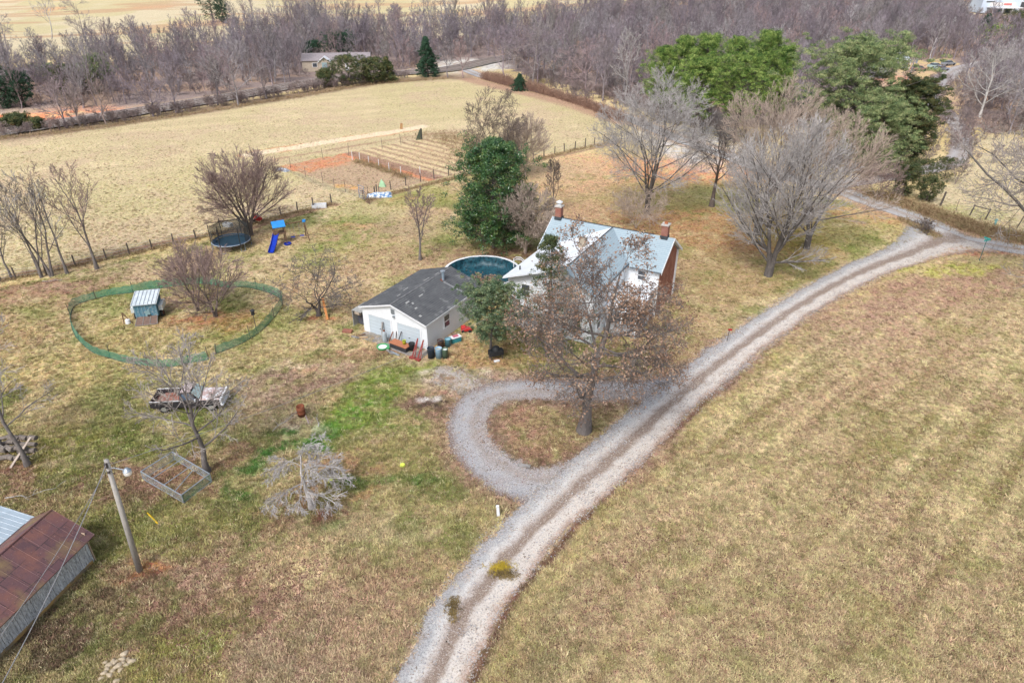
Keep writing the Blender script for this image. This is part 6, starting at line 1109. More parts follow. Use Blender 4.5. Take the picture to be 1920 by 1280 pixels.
def scatter(name, pts, scl, coll, label, seed):
    rng = np.random.default_rng(seed); n = len(pts); me = bpy.data.meshes.new(name); me.vertices.add(n)
    me.vertices.foreach_set('co', np.column_stack([pts, gh(pts[:, 0], pts[:, 1]) - .1]).astype(np.float32).ravel())
    for nm, ty, val in (('rot', 'FLOAT', rng.uniform(0, 6.28, n)), ('scl', 'FLOAT', scl), ('idx', 'INT', rng.integers(0, 99, n))):
        a = me.attributes.new(nm, ty, 'POINT'); a.data.foreach_set('value', val.astype(np.int32 if ty == 'INT' else np.float32))
    o = link(name, me); tag(o, kind='stuff'); g = bpy.data.node_groups.new(name, 'GeometryNodeTree'); g.interface.new_socket('Geometry', in_out='INPUT', socket_type='NodeSocketGeometry'); g.interface.new_socket('Geometry', in_out='OUTPUT', socket_type='NodeSocketGeometry')
    N = g.nodes.new; gi, go, ip, ci = N('NodeGroupInput'), N('NodeGroupOutput'), N('GeometryNodeInstanceOnPoints'), N('GeometryNodeCollectionInfo')
    ci.inputs['Collection'].default_value = coll; ci.inputs['Separate Children'].default_value = True; ci.inputs['Reset Children'].default_value = True; ip.inputs['Pick Instance'].default_value = True
    def att(nm, ty): a = N('GeometryNodeInputNamedAttribute'); a.data_type = ty; a.inputs['Name'].default_value = nm; return a.outputs['Attribute']
    cx = N('ShaderNodeCombineXYZ'); g.links.new(att('rot', 'FLOAT'), cx.inputs[2]); g.links.new(cx.outputs[0], ip.inputs['Rotation']); g.links.new(att('scl', 'FLOAT'), ip.inputs['Scale']); g.links.new(att('idx', 'INT'), ip.inputs['Instance Index'])
    g.links.new(gi.outputs[0], ip.inputs['Points']); g.links.new(ci.outputs[0], ip.inputs['Instance']); g.links.new(ip.outputs[0], go.inputs[0]); md = o.modifiers.new('scatter', 'NODES'); md.node_group = g
    return o
def woods():
    specs = [(101, 13, 6, 'upright', (9, 6, 5, 3), .032, .2), (102, 12, 7.5, 'vase', (10, 6, 5, 3), .032, .2), (103, 14, 5, 'slim', (10, 5, 5, 3), .032, .17), (104, 11, 8, 'oak', (9, 6, 5, 3), .036, .2), (105, 10, 5.5, 'fan', (11, 6, 5, 2), .03, .14), (106, 15, 7, 'upright', (11, 6, 4, 3), .034, .22)]
    meshes = [far_tree_mesh(s, h, w, st, lv, rm, tr, WD) for s, h, w, st, lv, rm, tr in specs]
    bmesh_ = [far_tree_mesh(s, h, w, 'twiggy', (9, 5, 4, 3), .025, .05, WB, stems=3) for s, h, w in ((111, 3.2, 3.6), (112, 2.6, 3.2), (113, 4.2, 3.4))]
    rng = np.random.default_rng(77); n = int(poly_area(WOODA) / 23); P = in_px_poly(n, WOODA, rng)
    d, _ = dist_line(P[:, 0], P[:, 1], LANE[::2]); d2, _ = dist_line(P[:, 0], P[:, 1], ROAD[::3]); d3, _ = dist_line(P[:, 0], P[:, 1], RAIL); P = P[(d > 5) & (d2 > 4) & (d3 > 5.5)]
    clear = [(at(1700, 150), 17), (at(1760, 128), 14), (at(1690, 175), 15), (at(620, 128), 7), (at(655, 122), 6), (at(880, 125), 12), (at(1310, 262), 10), (at(430, 40), 10), (at(1672, 118), 6)]
    for c, r in clear: P = P[np.hypot(P[:, 0] - c.x, P[:, 1] - c.y) > r]
    for poly in (((1775, 24), (1960, 24), (1960, 92), (1830, 92)), ((570, 128), (700, 122), (700, 175), (570, 175)), ((1640, 120), (1795, 112), (1800, 210), (1650, 215)), ((820, 118), (900, 112), (900, 150), (820, 150))): P = P[~in_poly(P[:, 0], P[:, 1], W(*poly))]
    thin = (fbm(P[:, 0] / 18, P[:, 1] / 18, 70, 2) > .30) | (rng.random(len(P)) < .5); P = P[thin]
    dist = np.hypot(P[:, 0], P[:, 1]); P = P[np.argsort(dist)]; scl = np.where(rng.random(len(P)) < .35, rng.uniform(.45, .75, len(P)), rng.uniform(.7, 1.1, len(P)))
    # keep crowns low where the far fields show above the left woods
    scl *= np.clip(1 - (-P[:, 0] - 40) / 500, .72, 1)
    near = 210; L = None
    for i in range(near):
        k = int(rng.integers(0, len(meshes))); o = link('bare_tree', meshes[k], None, (P[i, 0], P[i, 1], float(gh(P[i, 0], P[i, 1])) - .1), rng.uniform(0, 360)); o.scale = (scl[i],) * 3
        fr = P[i, 0] / P[i, 1]; zz = int(np.searchsorted([-.42, -.12, .05, .25, .42], fr)); zn = ('left of the railway clay bank woods', 'round the far mobile home', 'between the dark spruce and the gravel road', 'behind the russet roadside hedge', 'behind the bright green pines', 'on the slope right of the lane')[zz]
        tag(o, 'bare grey-purple woodland tree ' + zn, 'tree', 'bare woodland trees ' + zn)
        if k not in seen_k: seen_k[k] = o; KIND.objects.link(o)
    for i, m in enumerate(bmesh_):
        p = at((560, 1200, 1790)[i], (176, 240, 346)[i]); o = link('bare_bush', m, None, p, i * 50); BRUSH.objects.link(o)
        tag(o, ('bare bush in the scrub at the top left edge of the hay field', 'bare brown bush at the right end of the roadside hedge', 'bare bush beside the lane under the grey oak')[i], 'shrub')
    scatter('woodland', P[near:], scl[near:], KIND, '', 1)
    # scrub: along the hay field's edge, through the woods, on the verges
    B_ = [in_px_poly(int(len(P) * 1.1), WOODA, rng)]
    def along(pts, n, wd):
        Q, s = resample(smooth_line(W(*pts), 5), .5); k = rng.integers(0, len(Q), n); return Q[k] + rng.normal(0, wd, (n, 2))
    B_[0] = B_[0][np.all([np.hypot(B_[0][:, 0] - c.x, B_[0][:, 1] - c.y) > r for c, r in clear], 0)]; dd, _ = dist_line(B_[0][:, 0], B_[0][:, 1], RAIL); B_[0] = B_[0][dd > 5]
    B_.append(along(((-60, 264), (0, 255), (100, 244), (200, 231), (400, 201), (560, 175), (700, 152), (760, 147)), 240, .9)); B_.append(along(((1000, 148), (1100, 178), (1200, 205), (1300, 228)), 120, 3))
    B_.append(along(((1590, 245), (1640, 200), (1700, 200), (1740, 230), (1770, 250), (1770, 290), (1700, 300)), 150, 4)); B_.append(along(((1810, 150), (1820, 200), (1850, 250), (1930, 240)), 120, 5)); B_.append(along(((1560, 330), (1600, 322), (1660, 330)), 14, 1.2))
    sc_ = np.concatenate([rng.uniform(.6, 1.25, len(B_[0])), rng.uniform(.35, .75, 240)] + [rng.uniform(.45, 1.15, len(b)) for b in B_[2:]]); Q = np.concatenate(B_); scatter('scrub', Q, sc_, BRUSH, '', 2)
seen_k = {}
RAIL = np.array(W((-60, 262), (0, 250), (60, 241), (200, 221), (300, 205), (430, 184), (545, 163), (640, 149), (750, 139), (830, 133), (880, 124), (935, 112), (1000, 103)))
def railway():
    Q = smooth_line(RAIL, 6); bm_ = mat('rail ballast', (.33, .30, .28), (.22, .19, .17), 3, .95, c3=(.42, .40, .38), scale3=9); ribbon('railway_bed', Q, 7.5, bm_, .3, rag=.5, step=1.5, nc=8)
    o = empty('railway_track', (Q[0][0], Q[0][1], 0), 0, 'pair of long rusty railway tracks behind the scrub of the hay field', 'railway track'); P, s = resample(Q, 2.0); T = np.gradient(P, axis=0); T /= np.linalg.norm(T, axis=1)[:, None]; Nn = np.stack([-T[:, 1], T[:, 0]], 1); rm = mat('worn rail steel', (.5, .44, .41), (.36, .28, .25), 3, .5, metal=.3)
    for off in (-2.6, -1.15, 1.15, 2.6):
        b = MB(); q = P + Nn * off; b.tube([(x - Q[0][0], y - Q[0][1], float(gh(x, y)) + .57) for x, y in q], .09, 4); b.build('rail', rm, o)
    P2, s2 = resample(Q, .9); T = np.gradient(P2, axis=0); a = np.degrees(np.arctan2(T[:, 1], T[:, 0])); b = MB(); nn = np.stack([-np.sin(np.radians(a)), np.cos(np.radians(a))], 1)
    for i in range(len(P2)):
        for off in (-1.9, 1.9): q = P2[i] + nn[i] * off; b.box((q[0] - Q[0][0], q[1] - Q[0][1], float(gh(*q)) + .39), (.26, 2.4, .16), rz=a[i])
    tag(b.build('sleepers', mat('dark sleepers', (.24, .20, .18), (.32, .28, .25), 3, .9), o), kind='stuff')
railway(); woods()
def ft(px, py, top, wpx, style, lb, seed, m=WD, lev=(11, 6, 5, 4), rmin=.03, name='bare_tree', stems=1, trr=.2, grp=None):
    b = at(px, py); h = height_at(b, top); w = wpx * mpp(b, h * .5); return tag(link(name, far_tree_mesh(seed, h, w, style, lev, rmin, trr, m, stems), None, b), lb, 'tree', grp)
for i, a in enumerate(((125, 241, 148, 85, 'vase', 'pale bare tree in front of the two left cedars by the railway', WD), (152, 238, 158, 55, 'vase', 'pinkish bare tree second from the left in the railway scrub', WB), (200, 234, 152, 55, 'vase', 'round-topped pink-grey bare tree in front of the railway clay bank', WB), (288, 219, 150, 85, 'vase', 'pale grey bushy bare tree at the middle of the railway scrub', WD), (330, 212, 120, 80, 'upright', 'grey bare tree right of the pale bushy one by the tracks', WD), (408, 198, 112, 70, 'upright', 'slim dark bare tree left of the big one in the railway scrub', WD), (447, 199, 78, 120, 'vase', 'tallest bare tree of the railway scrub with a thick pale trunk', WD), (500, 186, 110, 70, 'upright', 'bare tree right of the tallest one beside the tracks', WD), (840, 146, 74, 46, 'slim', 'thin dark bare tree right of the pointed spruce', WD), (868, 146, 70, 46, 'slim', 'dark bare tree beside the gravel crossing', WD),
    (1000, 168, 25, 120, 'oak', 'big dark spreading bare tree left of the roadside woods', WD), (1008, 158, 32, 130, 'oak', 'broad bare tree directly behind the roadside, wide fork', WD), (945, 146, 42, 80, 'vase', 'bare tree between the gravel crossing and the big spreading one', WD), (1098, 180, 68, 125, 'oak', 'low rounded bare tree on the right of the big roadside one', WD), (1130, 190, 75, 60, 'upright', 'bare sapling clump at the roadside clearing', WD), (1172, 200, 55, 60, 'slim', 'pale leaning bare tree left of the green pines', BK_PALE),
    (98, 72, -30, 40, 'slim', 'tall dark bare tree on the far left hill', WD), (163, 84, -12, 62, 'vase', 'wide grey bare tree on the far left hill', WD), (247, 78, 32, 44, 'oak', 'small dark forked bare tree below the far left field', WD), (15, 95, 20, 50, 'oak', 'bare tree at the far left picture edge', WD), (828, 33, -34, 42, 'vase', 'lone dark bare tree in the middle of the far centre field', WD), (713, 39, -22, 22, 'slim', 'thin dark bare tree left of the lone one on the far field', WD), (664, 36, -25, 22, 'slim', 'thin bare tree at the left end of the far centre field', WD))):
    ft(*a[:5], a[5], 200 + i, a[6])
ORD = ['first', 'second', 'third', 'fourth', 'fifth', 'sixth', 'seventh', 'eighth', 'ninth', 'tenth']
for i, px in enumerate((462, 476, 520, 540, 548, 566, 590, 604, 618, 635)): ft(px, 48 + (i % 3) * 8, -35 + (i % 4) * 9, 26, 'slim', 'tall slender bare tree between the two far fields, %s from the left' % ORD[i], 230 + i, grp='slender trees between the far fields', lev=(10, 5, 4, 3))
for i, px in enumerate((1095, 1108, 1125, 1142, 1150, 1163, 1180, 1200, 1215)): ft(px, 46 - (i % 3) * 5, -28 + (i % 4) * 8, 26, 'slim', 'slender bare tree at the right end of the far centre field, %s from the left' % ORD[i], 245 + i, grp='slender trees at the right of the far field', lev=(10, 5, 4, 3))
for i, (px, py, tp, w, lb, fm, sh) in enumerate(((14, 202, 130, 60, 'dark cedar at the left picture edge behind the clay bank', LF_SPRUCE, 'egg'), (48, 200, 136, 46, 'rounded dark cedar just right of the edge cedar', LF_SPRUCE, 'egg'), (138, 178, 128, 66, 'yellow-green cedar above the clay bank', LF_CEDAR, 'egg'), (192, 172, 106, 52, 'tall olive-green cedar left of the woods', LF_WPINE, 'egg'), (84, 150, 124, 40, 'small pale green tree between the left cedars', LF_WPINE, 'egg'), (655, 160, 110, 66, 'widest green cedar below the far mobile home', LF_CEDAR, 'egg'), (702, 156, 112, 48, 'middle green cedar between the widest one and the spruce', LF_CEDAR, 'egg'), (728, 153, 107, 38, 'pointed green cedar nearest the dark spruce', LF_CEDAR, 'cone'), (612, 163, 132, 30, 'small yellow-green cedar left of the widest one', LF_CEDAR, 'egg'), (645, 108, 66, 66, 'blue-green pine behind the far mobile home', LF_SPRUCE, 'egg'), (588, 112, 80, 36, 'small blue-green pine left behind the far mobile home', LF_SPRUCE, 'egg'), (400, 42, -30, 40, 'dark evergreen clump on the far left hill', LF_SPRUCE, 'egg'), (420, 44, -10, 24, 'lower dark evergreen beside the clump on the far hill', LF_SPRUCE, 'egg'), (1846, 58, 26, 34, 'dark pointed cedar below the far white building', LF_SPRUCE, 'cone'), (1903, 58, 26, 56, 'broad dark cedar below the far white building', LF_CEDAR, 'egg'), (1860, 96, 54, 66, 'bright yellow-green pine over the right-hand woods', LF_PINE, 'egg'), (1713, 56, 22, 28, 'small dark cedar alone in the purple woods', LF_SPRUCE, 'egg'), (36, 243, 217, 40, 'low green cedar bush at the left end of the railway scrub', LF_CEDAR, 'egg'), (72, 243, 224, 24, 'small round cedar bush right of the low one', LF_CEDAR, 'egg'), (2, 243, 226, 24, 'cedar bush cut by the left picture edge', LF_CEDAR, 'egg'), (1510, 230, 180, 60, 'dark green cedar between the pine clump and the white pine', LF_SPRUCE, 'egg'))):
    conifer('cedar_tree' if 'pine' not in lb else 'pine_tree', px, py, tp, w, lb, 300 + i, fm, BK_DARK, sh, low=.0, dens=.9, size=.42)
def hedge():
    rng = np.random.default_rng(9); Q, s = resample(smooth_line(W((905, 148), (960, 163), (1000, 172), (1060, 188), (1110, 205), (1165, 228)), 6), .22); b = np.array([Q[0][0], Q[0][1], 0]); n = 5200; k = rng.integers(0, len(Q), n); C = np.column_stack([Q[k] + rng.normal(0, .55, (n, 2)), rng.uniform(0, .5, n)]); hh = .9 + 1.2 * fbm(k * .02, k * 0 + 1, 4, 3)
    P = np.zeros((n, 3, 3)); P[:, 0] = C - b; P[:, 2] = P[:, 0] + np.column_stack([rng.normal(0, .35, (n, 2)), hh * rng.uniform(.5, 1.2, n)]); P[:, 1] = (P[:, 0] + P[:, 2]) / 2 + rng.normal(0, .08, (n, 3)); V, F = tubes(P, np.repeat(np.array([[.03, .022, .015]]), n, 0), 3)
    o = empty('hedge', b, 0, 'long russet-brown bare hedge between the hay field and the road', 'hedge'); HM = mat('russet hedge twigs', (.30, .185, .135), (.21, .13, .105), .6, .9); link('stems', np_mesh('stems', V, F, HM), o)
    V, F = leaf_cards(rng, P[rng.random(n) < .8, 2], 3, (.25, .25, .2), .2, .5); link('twig_tips', np_mesh('twig_tips', V, F, leafmat('russet leaves', [(.2, .12, .09), (.3, .19, .14), (.38, .26, .19)], .9)), o)
    pts = [at(*p) for p in ((925, 144), (950, 150), (980, 158), (1012, 166), (1040, 173))]; fence('hedge_fence', 'pale posts and wire in the hedge beside the gravel road', pts, 1.4, .08, WOODG, (.6, 1.1), GALV, wr=.01)
hedge()
def box_house(name, px, py, rz, L, D, he, hr, lb, cat, wm, rm, wins, doors=(), label_extra=None):
    o = empty(name, at(px, py), rz, lb, cat); MB().prism([(-L / 2, 0, 0), (-L / 2, D, 0), (-L / 2, D, he), (-L / 2, D / 2, hr), (-L / 2, 0, he)], (L, 0, 0)).build('wall', wm, o); r = MB()
    for sg in (0, 1): y = -.3 if sg == 0 else D + .3; r.prism([(-L / 2 - .3, y, he - .1), (L / 2 + .3, y, he - .1), (L / 2 + .3, D / 2, hr + .05), (-L / 2 - .3, D / 2, hr + .05)], (0, 0, .12))
    r.build('roof', rm, o)
    for x, z, w_, h_ in wins: f = MB().box((x, -.03, z), (w_ + .2, .06, h_ + .2)).build('window', TRIM, o); MB().box((x, -.065, z), (w_, .02, h_)).build('pane', GLASS, f)
    for x, w_, h_, m in doors: MB().box((x, -.03, h_ / 2 + .05), (w_, .06, h_)).build('door', m, o)
    return o
MG = mat('mauve shingles', (.30, .27, .28), (.24, .21, .22), 2, .8); TAN = mat('tan siding', (.50, .43, .34), (.42, .36, .29), 2, .7)
mh = box_house('mobile_home', 632, 134, 8, 19, 7, 3.0, 4.4, 'tan mobile home with mauve roof among the far trees', 'mobile home', TAN, MG, ((-6, 1.8, 1.2, 1.0), (6, 1.8, 1.2, 1.0)), ((3, 1, 2.1, TRIM),))
q = MB(); q.prism([(-4.6, -2.4, 0), (-1.4, -2.4, 0), (-1.4, -2.4, 2.8), (-3.0, -2.4, 4.0), (-4.6, -2.4, 2.8)], (0, 2.38, 0)); e_ = q.build('front_porch', TAN, mh); MB().box((-3.0, -2.45, 1.9), (1.5, .06, 1.7)).build('window', mat('pale blue-green glass', (.35, .48, .5), None, 3, .1, spec=.8), e_); q = MB(); q.prism([(-5.0, -2.7, 2.6), (-3.0, -2.7, 4.15), (-3.0, .5, 4.15), (-5.0, .5, 2.6)], (0, 0, .12)); q.prism([(-3.0, -2.7, 4.15), (-1.0, -2.7, 2.6), (-1.0, .5, 2.6), (-3.0, .5, 4.15)], (0, 0, .12)); q.build('porch_roof', TRIM, mh)  # porch window has a pale blue-green base colour
th = box_house('mobile_home', 1672, 128, -6, 8.5, 4, 3.6, 4.2, 'pale blue-white mobile home at the right-hand clearing', 'mobile home', mat('pale blue siding', (.55, .62, .68), (.48, .54, .6), 2, .6), mat('grey white roof', (.62, .64, .66), None, 2, .6), ((-2.6, 2.0, 1, .9), (2.5, 2.0, 1, .9)), ((0, .9, 2.1, TRIM),))
for x in (-4.0, -1.5, 1.2, 4.0): MB().box((x, -2.0, 1.2), (.15, .15, 2.4)).build('porch_post', TRIM, th)
MB().box((0, -1.1, 2.5), (8.6, 2.2, .12)).build('porch_roof', TRIM, th)
box_house('shed', 1643, 146, -20, 5, 4, 2.4, 3.6, 'small grey-blue shed at the left of the clearing', 'shed', mat('grey blue wall', (.42, .42, .5), None, 3, .7), mat('pale shed roof', (.6, .62, .66), None, 3, .6), (), ((0, .9, 2, WOODG),))
s_ = mpp(at(1880, 26)) ; WB_ = mat('store wall', (.58, .66, .78), (.52, .6, .7), 2, .5)
st = box_house('store_building', 1878, 25, -4, 80 * s_, 14, 26 * s_, 28 * s_, 'far white and blue building with teal doors and a white canopy', 'building', WB_, TRIM, ((-26 * s_, 19 * s_, 15 * s_, 2.5 * s_), (34 * s_, 12 * s_, 9 * s_, 14 * s_)), ())
MB().box((-3 * s_, -3.5, 10.2 * s_), (54 * s_, 7, .5)).build('canopy', TRIM, st); MB().box((-3 * s_, -.08, 15 * s_), (46 * s_, .1, 6 * s_)).build('sign_band', mat('sign white', (.85, .8, .76)), st); MB().box((6 * s_, -.2, 15 * s_), (14 * s_, .1, 3 * s_)).build('sign_mark', mat('sign red', (.65, .2, .18)), st)
for x, w_, m in ((-20, 5, TRIM), (-9, 15, mat('teal doors', (.05, .25, .24), None, 3, .5)), (12, 18, mat('dark doors', (.1, .13, .16), None, 3, .5))): MB().box((x * s_, -.1, 4.6 * s_), (w_ * s_, .12, 9.0 * s_)).build('door', m, st)
for x in (-29, -12, 6, 23): MB().box((x * s_, -6.6, 5 * s_), (.5, .5, 10 * s_)).build('canopy_post', TRIM, st)
def far_car(px, py, rz, lb, m, name='parked_car'):
    o = empty(name, at(px, py), rz, lb, 'car'); b = MB(); b.prism([(-2.2, -.85, .35), (2.2, -.85, .35), (2.2, -.85, .75), (1.1, -.85, .92), (-2.1, -.85, .98)], (0, 1.7, 0)); b.build('body', m, o, bevel=.06)
    c = MB(); c.add([(-1.7, -.78, .95), (1.1, -.78, .92), (1.1, .78, .92), (-1.7, .78, .95), (-1.2, -.62, 1.42), (.4, -.62, 1.42), (.4, .62, 1.42), (-1.2, .62, 1.42)], [(3, 2, 1, 0), (4, 5, 6, 7), (0, 1, 5, 4), (1, 2, 6, 5), (2, 3, 7, 6), (3, 0, 4, 7)]); c.build('windows', GLASS, o); MB().box((-.4, 0, 1.43), (1.5, 1.2, .05)).build('roof', m, o)
    for x in (-1.4, 1.4):
        for y in (-.8, .8): MB().tube([(x, y - .1, .33), (x, y + .1, .33)], .33, 14).build('wheel', RUBBER, o)
far_car(1753, 128, 10, 'pale green car parked in the far clearing', mat('pale green paint', (.42, .55, .52), None, 2, .3)); far_car(1764, 133, 15, 'pale blue-roofed dark car in front of the green one', mat('slate blue paint', (.16, .2, .34), (.4, .5, .55), 2, .3)); far_car(1777, 123, 20, 'grey car behind the two in the far clearing', mat('grey paint', (.28, .3, .34), None, 2, .4)); far_car(1722, 133, 0, 'faded red car among weeds behind the far utility pole', mat('faded red paint', (.36, .14, .14), (.3, .2, .2), 2, .5))
p = at(1699, 161); t = height_at(p, 98); o = empty('utility_pole', p, 0, 'distant leaning utility pole in the right-hand clearing', 'utility pole'); MB().tube([(0, 0, 0), (.5, 0, t)], [.2, .14], 8).build('pole', WOODG, o); MB().box((.5, 0, t - .8), (2.2, .15, .15)).build('crossarm', WOODG, o); MB().tube([(.9, -.2, t - 2.6), (.9, -.2, t - 1.6)], .25, 10).build('transformer', GALV, o)
# dead grass and weeds
def weeds():
    rng = np.random.default_rng(31); C = []
    def strip(pts, n, wd, h0):
        Q, s = resample(smooth_line(W(*pts), 5), .3); k = rng.integers(0, len(Q), n); xy = Q[k] + rng.normal(0, wd, (n, 2)); C.append(np.column_stack([xy, gh(xy[:, 0], xy[:, 1]) + rng.uniform(0, h0, n)]))
    strip(((1640, 366), (1700, 383), (1760, 405), (1830, 428), (1920, 450), (1990, 466)), 5200, 1.3, .45); strip(((2, 527), (142, 499), (326, 458), (487, 417), (622, 382)), 1500, .3, .2); strip(((690, 375), (780, 352), (880, 328)), 500, .3, .2); strip(((668, 303), (711, 316), (765, 335)), 700, .45, .6); strip(((800, 255), (860, 262), (890, 280), (880, 300)), 1600, 2.6, .45); strip(((1000, 302), (1080, 282), (1160, 266)), 500, .35, .25); strip(((1690, 412), (1735, 432), (1755, 446)), 500, .4, .3); strip(((1150, 500), (1290, 650)), 20, .3, .2); strip(((-20, 262), (100, 250), (200, 238), (400, 208), (560, 182), (700, 158), (840, 148)), 2600, .9, .5)
    V, F = leaf_cards(rng, np.concatenate(C), 6, (.14, .14, .08), .30, .16, up=1.1); tag(link('dead_grass', np_mesh('dead_grass', V, F, LF_DRY)), kind='stuff')
weeds()
# ------------------------------------------------------------------ grass tufts and fallen leaves that give the ground its grain
def land_at(x, y):
    ys, s, w, C, leaf = LAND; i = np.clip(np.searchsorted(ys, y), 0, len(ys) - 1); ww = np.sqrt(y**2 + 400); j = np.clip(np.searchsorted(s, x / ww), 0, len(s) - 1); return C[i, j], leaf[i, j]
def inst_mat(name, sat=1., lo=.55, hi=1.5, hue=.05):
    m, t, b = nt(name); a = t.nodes.new('ShaderNodeAttribute'); a.attribute_type = 'INSTANCER'; a.attribute_name = 'tcol'; oi = t.nodes.new('ShaderNodeObjectInfo')
    hs = t.nodes.new('ShaderNodeHueSaturation'); t.links.new(a.outputs['Color'], hs.inputs['Color']); mr = t.nodes.new('ShaderNodeMapRange'); t.links.new(oi.outputs['Random'], mr.inputs[0]); mr.inputs[3].default_value = lo; mr.inputs[4].default_value = hi; t.links.new(mr.outputs[0], hs.inputs['Value'])
    mh = t.nodes.new('ShaderNodeMapRange'); w = t.nodes.new('ShaderNodeTexWhiteNoise'); w.noise_dimensions = '1D'; t.links.new(oi.outputs['Random'], w.inputs['W']); t.links.new(w.outputs[0], mh.inputs[0]); mh.inputs[3].default_value = .5 - hue; mh.inputs[4].default_value = .5 + hue; t.links.new(mh.outputs[0], hs.inputs['Hue'])
    t.links.new(hs.outputs[0], b.inputs['Base Color']); b.inputs['Roughness'].default_value = .9; b.inputs['Specular IOR Level'].default_value = .08; return m
def gn_scatter(name, P, z, col, scl, src, rng):
    n = len(P); me = bpy.data.meshes.new(name); me.vertices.add(n); me.vertices.foreach_set('co', np.column_stack([P, z]).astype(np.float32).ravel())
    for nm, ty, val, ch in (('rot', 'FLOAT', rng.uniform(0, 6.28, n), 'value'), ('scl', 'FLOAT', scl, 'value'), ('tcol', 'FLOAT_COLOR', np.column_stack([col, np.ones(n)]), 'color')):
        a = me.attributes.new(nm, ty, 'POINT'); a.data.foreach_set(ch, val.astype(np.float32).ravel())
    o = link(name, me); tag(o, kind='stuff'); g = bpy.data.node_groups.new(name, 'GeometryNodeTree'); g.interface.new_socket('Geometry', in_out='INPUT', socket_type='NodeSocketGeometry'); g.interface.new_socket('Geometry', in_out='OUTPUT', socket_type='NodeSocketGeometry')
    N = g.nodes.new; gi, go, ip, oi = N('NodeGroupInput'), N('NodeGroupOutput'), N('GeometryNodeInstanceOnPoints'), N('GeometryNodeObjectInfo'); oi.inputs['Object'].default_value = src; oi.transform_space = 'ORIGINAL'; oi.inputs['As Instance'].default_value = True
    def att(nm, ty): a = N('GeometryNodeInputNamedAttribute'); a.data_type = ty; a.inputs['Name'].default_value = nm; return a.outputs['Attribute']
    cx = N('ShaderNodeCombineXYZ'); g.links.new(att('rot', 'FLOAT'), cx.inputs[2]); g.links.new(cx.outputs[0], ip.inputs['Rotation']); g.links.new(att('scl', 'FLOAT'), ip.inputs['Scale'])
    g.links.new(gi.outputs[0], ip.inputs['Points']); g.links.new(oi.outputs['Geometry'], ip.inputs['Instance']); g.links.new(ip.outputs[0], go.inputs[0]); o.modifiers.new('scatter', 'NODES').node_group = g; return o
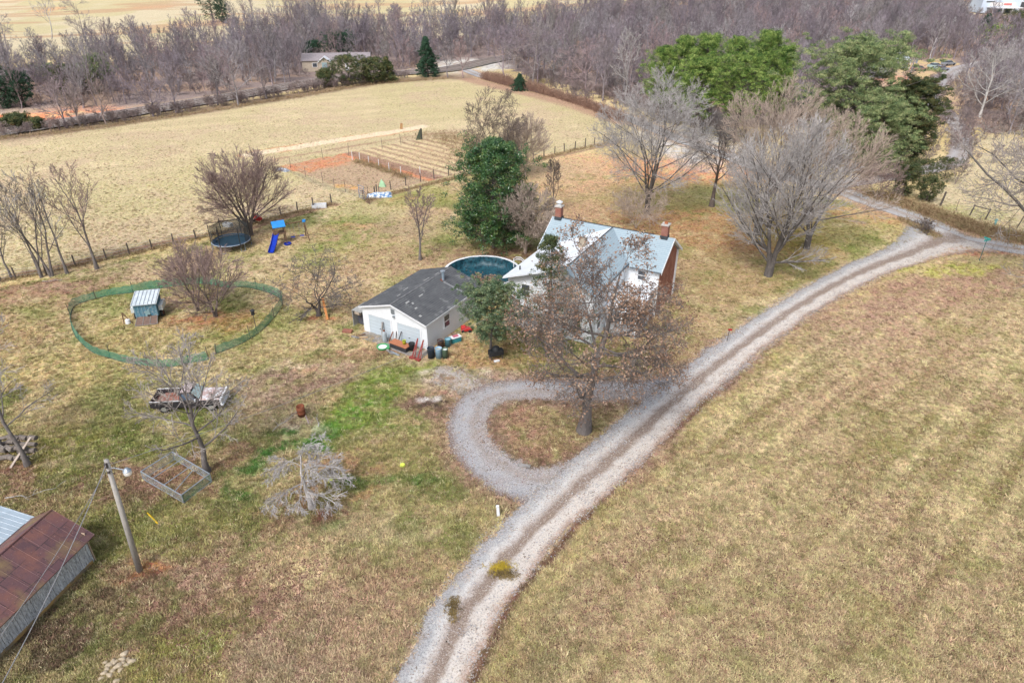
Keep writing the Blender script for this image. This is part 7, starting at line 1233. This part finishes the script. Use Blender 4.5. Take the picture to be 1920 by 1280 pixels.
def grain():
    rng = np.random.default_rng(99)
    def blades(n, h, sp, wd, m, nm):
        V = []; F = []
        for i in range(n):
            a = rng.uniform(0, 6.28); c = rng.normal(0, sp, 2); hh = h * rng.uniform(.5, 1.2); d = np.array([math.cos(a), math.sin(a)]); e = rng.normal(0, .6, 2) * hh; k = len(V)
            V += [(*(c - d * wd), -.01), (*(c + d * wd), -.01), (*(c + e), hh)]; F.append((k, k + 1, k + 2))
        return np_mesh(nm, V, np.array(F), m)
    gm = inst_mat('grass tuft', hue=.035); lm_ = inst_mat('fallen leaf', lo=.4, hi=1.3, hue=.02)
    src = link('grass_tuft', blades(16, .11, .10, .022, gm, 'grass_tuft'), None, at(1210, 1150)); tag(src, kind='stuff')
    V, F = leaf_cards(rng, np.zeros((1, 3)), 9, (.22, .22, .01), .115, .7); V[:, 2] = np.abs(V[:, 2]) * .35 + .012
    srl = link('fallen_leaves', np_mesh('fallen_leaves', V, F, lm_), None, at(430, 1150)); tag(srl, kind='stuff')
    def field(n, y0, y1, p=1.6):
        y = (y0 ** (1 - p + 1e-6) + rng.random(n) * (y1 ** (1 - p + 1e-6) - y0 ** (1 - p + 1e-6))) ** (1 / (1 - p + 1e-6)); x = rng.uniform(-1, 1, n) * (.68 * y + 14.5); return np.column_stack([x, y])
    P = field(260000, 20, 190, 1.3); P = P[rng.random(len(P)) < np.clip(1.25 - P[:, 1] / 150, .25, 1)]
    ok = np.ones(len(P), bool)
    for ln, wd in ((DRIVE, 2.0), (LOOP, 1.7), (ROAD, 2.2), (LANE, 3)): d, _ = dist_line(P[:, 0], P[:, 1], ln[::2]); ok &= d > wd + rng.normal(0, .18, len(P))
    P = P[ok]; C, L = land_at(P[:, 0], P[:, 1]); lum = C.sum(1)
    sat = (C.max(1) - C.min(1)) / (C.max(1) + 1e-6); keep = rng.random(len(P)) < np.clip(1.3 - L, .25, 1) * np.clip((sat - .36) / .1, .06, 1); Pg = P[keep]; Cg = C[keep] * 1.08
    fl = rng.random(len(Pg)); Cg = np.where((fl < .17)[:, None], Cg * .5 + np.array([.12, .12, .045]) * .5, Cg); Cg = np.where((fl > .86)[:, None], Cg * .4 + np.array([.60, .51, .33]) * .6, Cg)
    gn_scatter('grass', Pg, gh(Pg[:, 0], Pg[:, 1]), Cg, rng.uniform(.6, 1.35, len(Pg)) * np.where(rng.random(len(Pg)) < .04, 1.35, 1) * (.75 + .6 * fbm(Pg[:, 0] / 1.5, Pg[:, 1] / 1.5, 91, 3)) * np.clip(1.1 - Pg[:, 1] / 400, .7, 1), src, rng)
    P = field(120000, 20, 120, 1.3); C, L = land_at(P[:, 0], P[:, 1]); k = rng.random(len(P)) < np.clip(L * 1.1 - .08, 0, 1) * (fbm(P[:, 0] / 2.2, P[:, 1] / 2.2, 88, 3) + .25); P = P[k]
    d, _ = dist_line(P[:, 0], P[:, 1], DRIVE[::2]); d2, _ = dist_line(P[:, 0], P[:, 1], LOOP[::2]); P = P[(d > 1.9) & ((d2 > 1.75) | (rng.random(len(P)) < .08))]; Cl = np.array([[.15, .075, .055], [.26, .15, .11], [.36, .23, .17], [.21, .11, .09]])[rng.integers(0, 4, len(P))]
    gn_scatter('leaf_litter', P, gh(P[:, 0], P[:, 1]), Cl, rng.uniform(.7, 1.3, len(P)), srl, rng)
    # loose stones on the gravel
    pm = inst_mat('loose stone', lo=.75, hi=1.25, hue=.02); b = MB(); rr = random.Random(6)
    for i in range(8): a, q, s_ = rr.uniform(0, 6.28), rr.uniform(.03, .32), rr.uniform(.012, .032); b.box((q * math.cos(a), q * math.sin(a), s_ * .3), (s_ * 1.3, s_, s_ * .9), rz=rr.uniform(0, 90), rx=rr.uniform(-20, 20), taper=(.6, .6))
    src = b.build('loose_stones', pm, None, (*at(840, 1200)[:2], .05)); tag(src, kind='stuff'); PP = []
    for Q, hw, n in ((DRIVE, 2.0, 5200), (LOOP, 1.6, 2000), (PAD, 1.6, 200), (ROAD[:30], 2.0, 700)):
        R_, s_ = resample(Q, .3); keep = R_[:, 1] < 110; R_ = R_[keep]; k = rng.integers(0, len(R_) - 1, n); T = unit(R_[k + 1] - R_[k]); off = rng.uniform(-1, 1, n); off = np.sign(off) * np.abs(off) ** .55 * hw * rng.normal(1, .06, n); PP.append(R_[k] + np.stack([-T[:, 1], T[:, 0]], 1) * off[:, None] + T * rng.uniform(0, .3, (n, 1)))
    PP = np.concatenate(PP); cc = np.array([[.42, .42, .43], [.50, .48, .45], [.32, .32, .34], [.26, .21, .18], [.46, .38, .32]])[rng.integers(0, 5, len(PP))]
    gn_scatter('gravel', PP, gh(PP[:, 0], PP[:, 1]) + .042, cc, rng.uniform(.7, 1.4, len(PP)), src, rng)
grain()
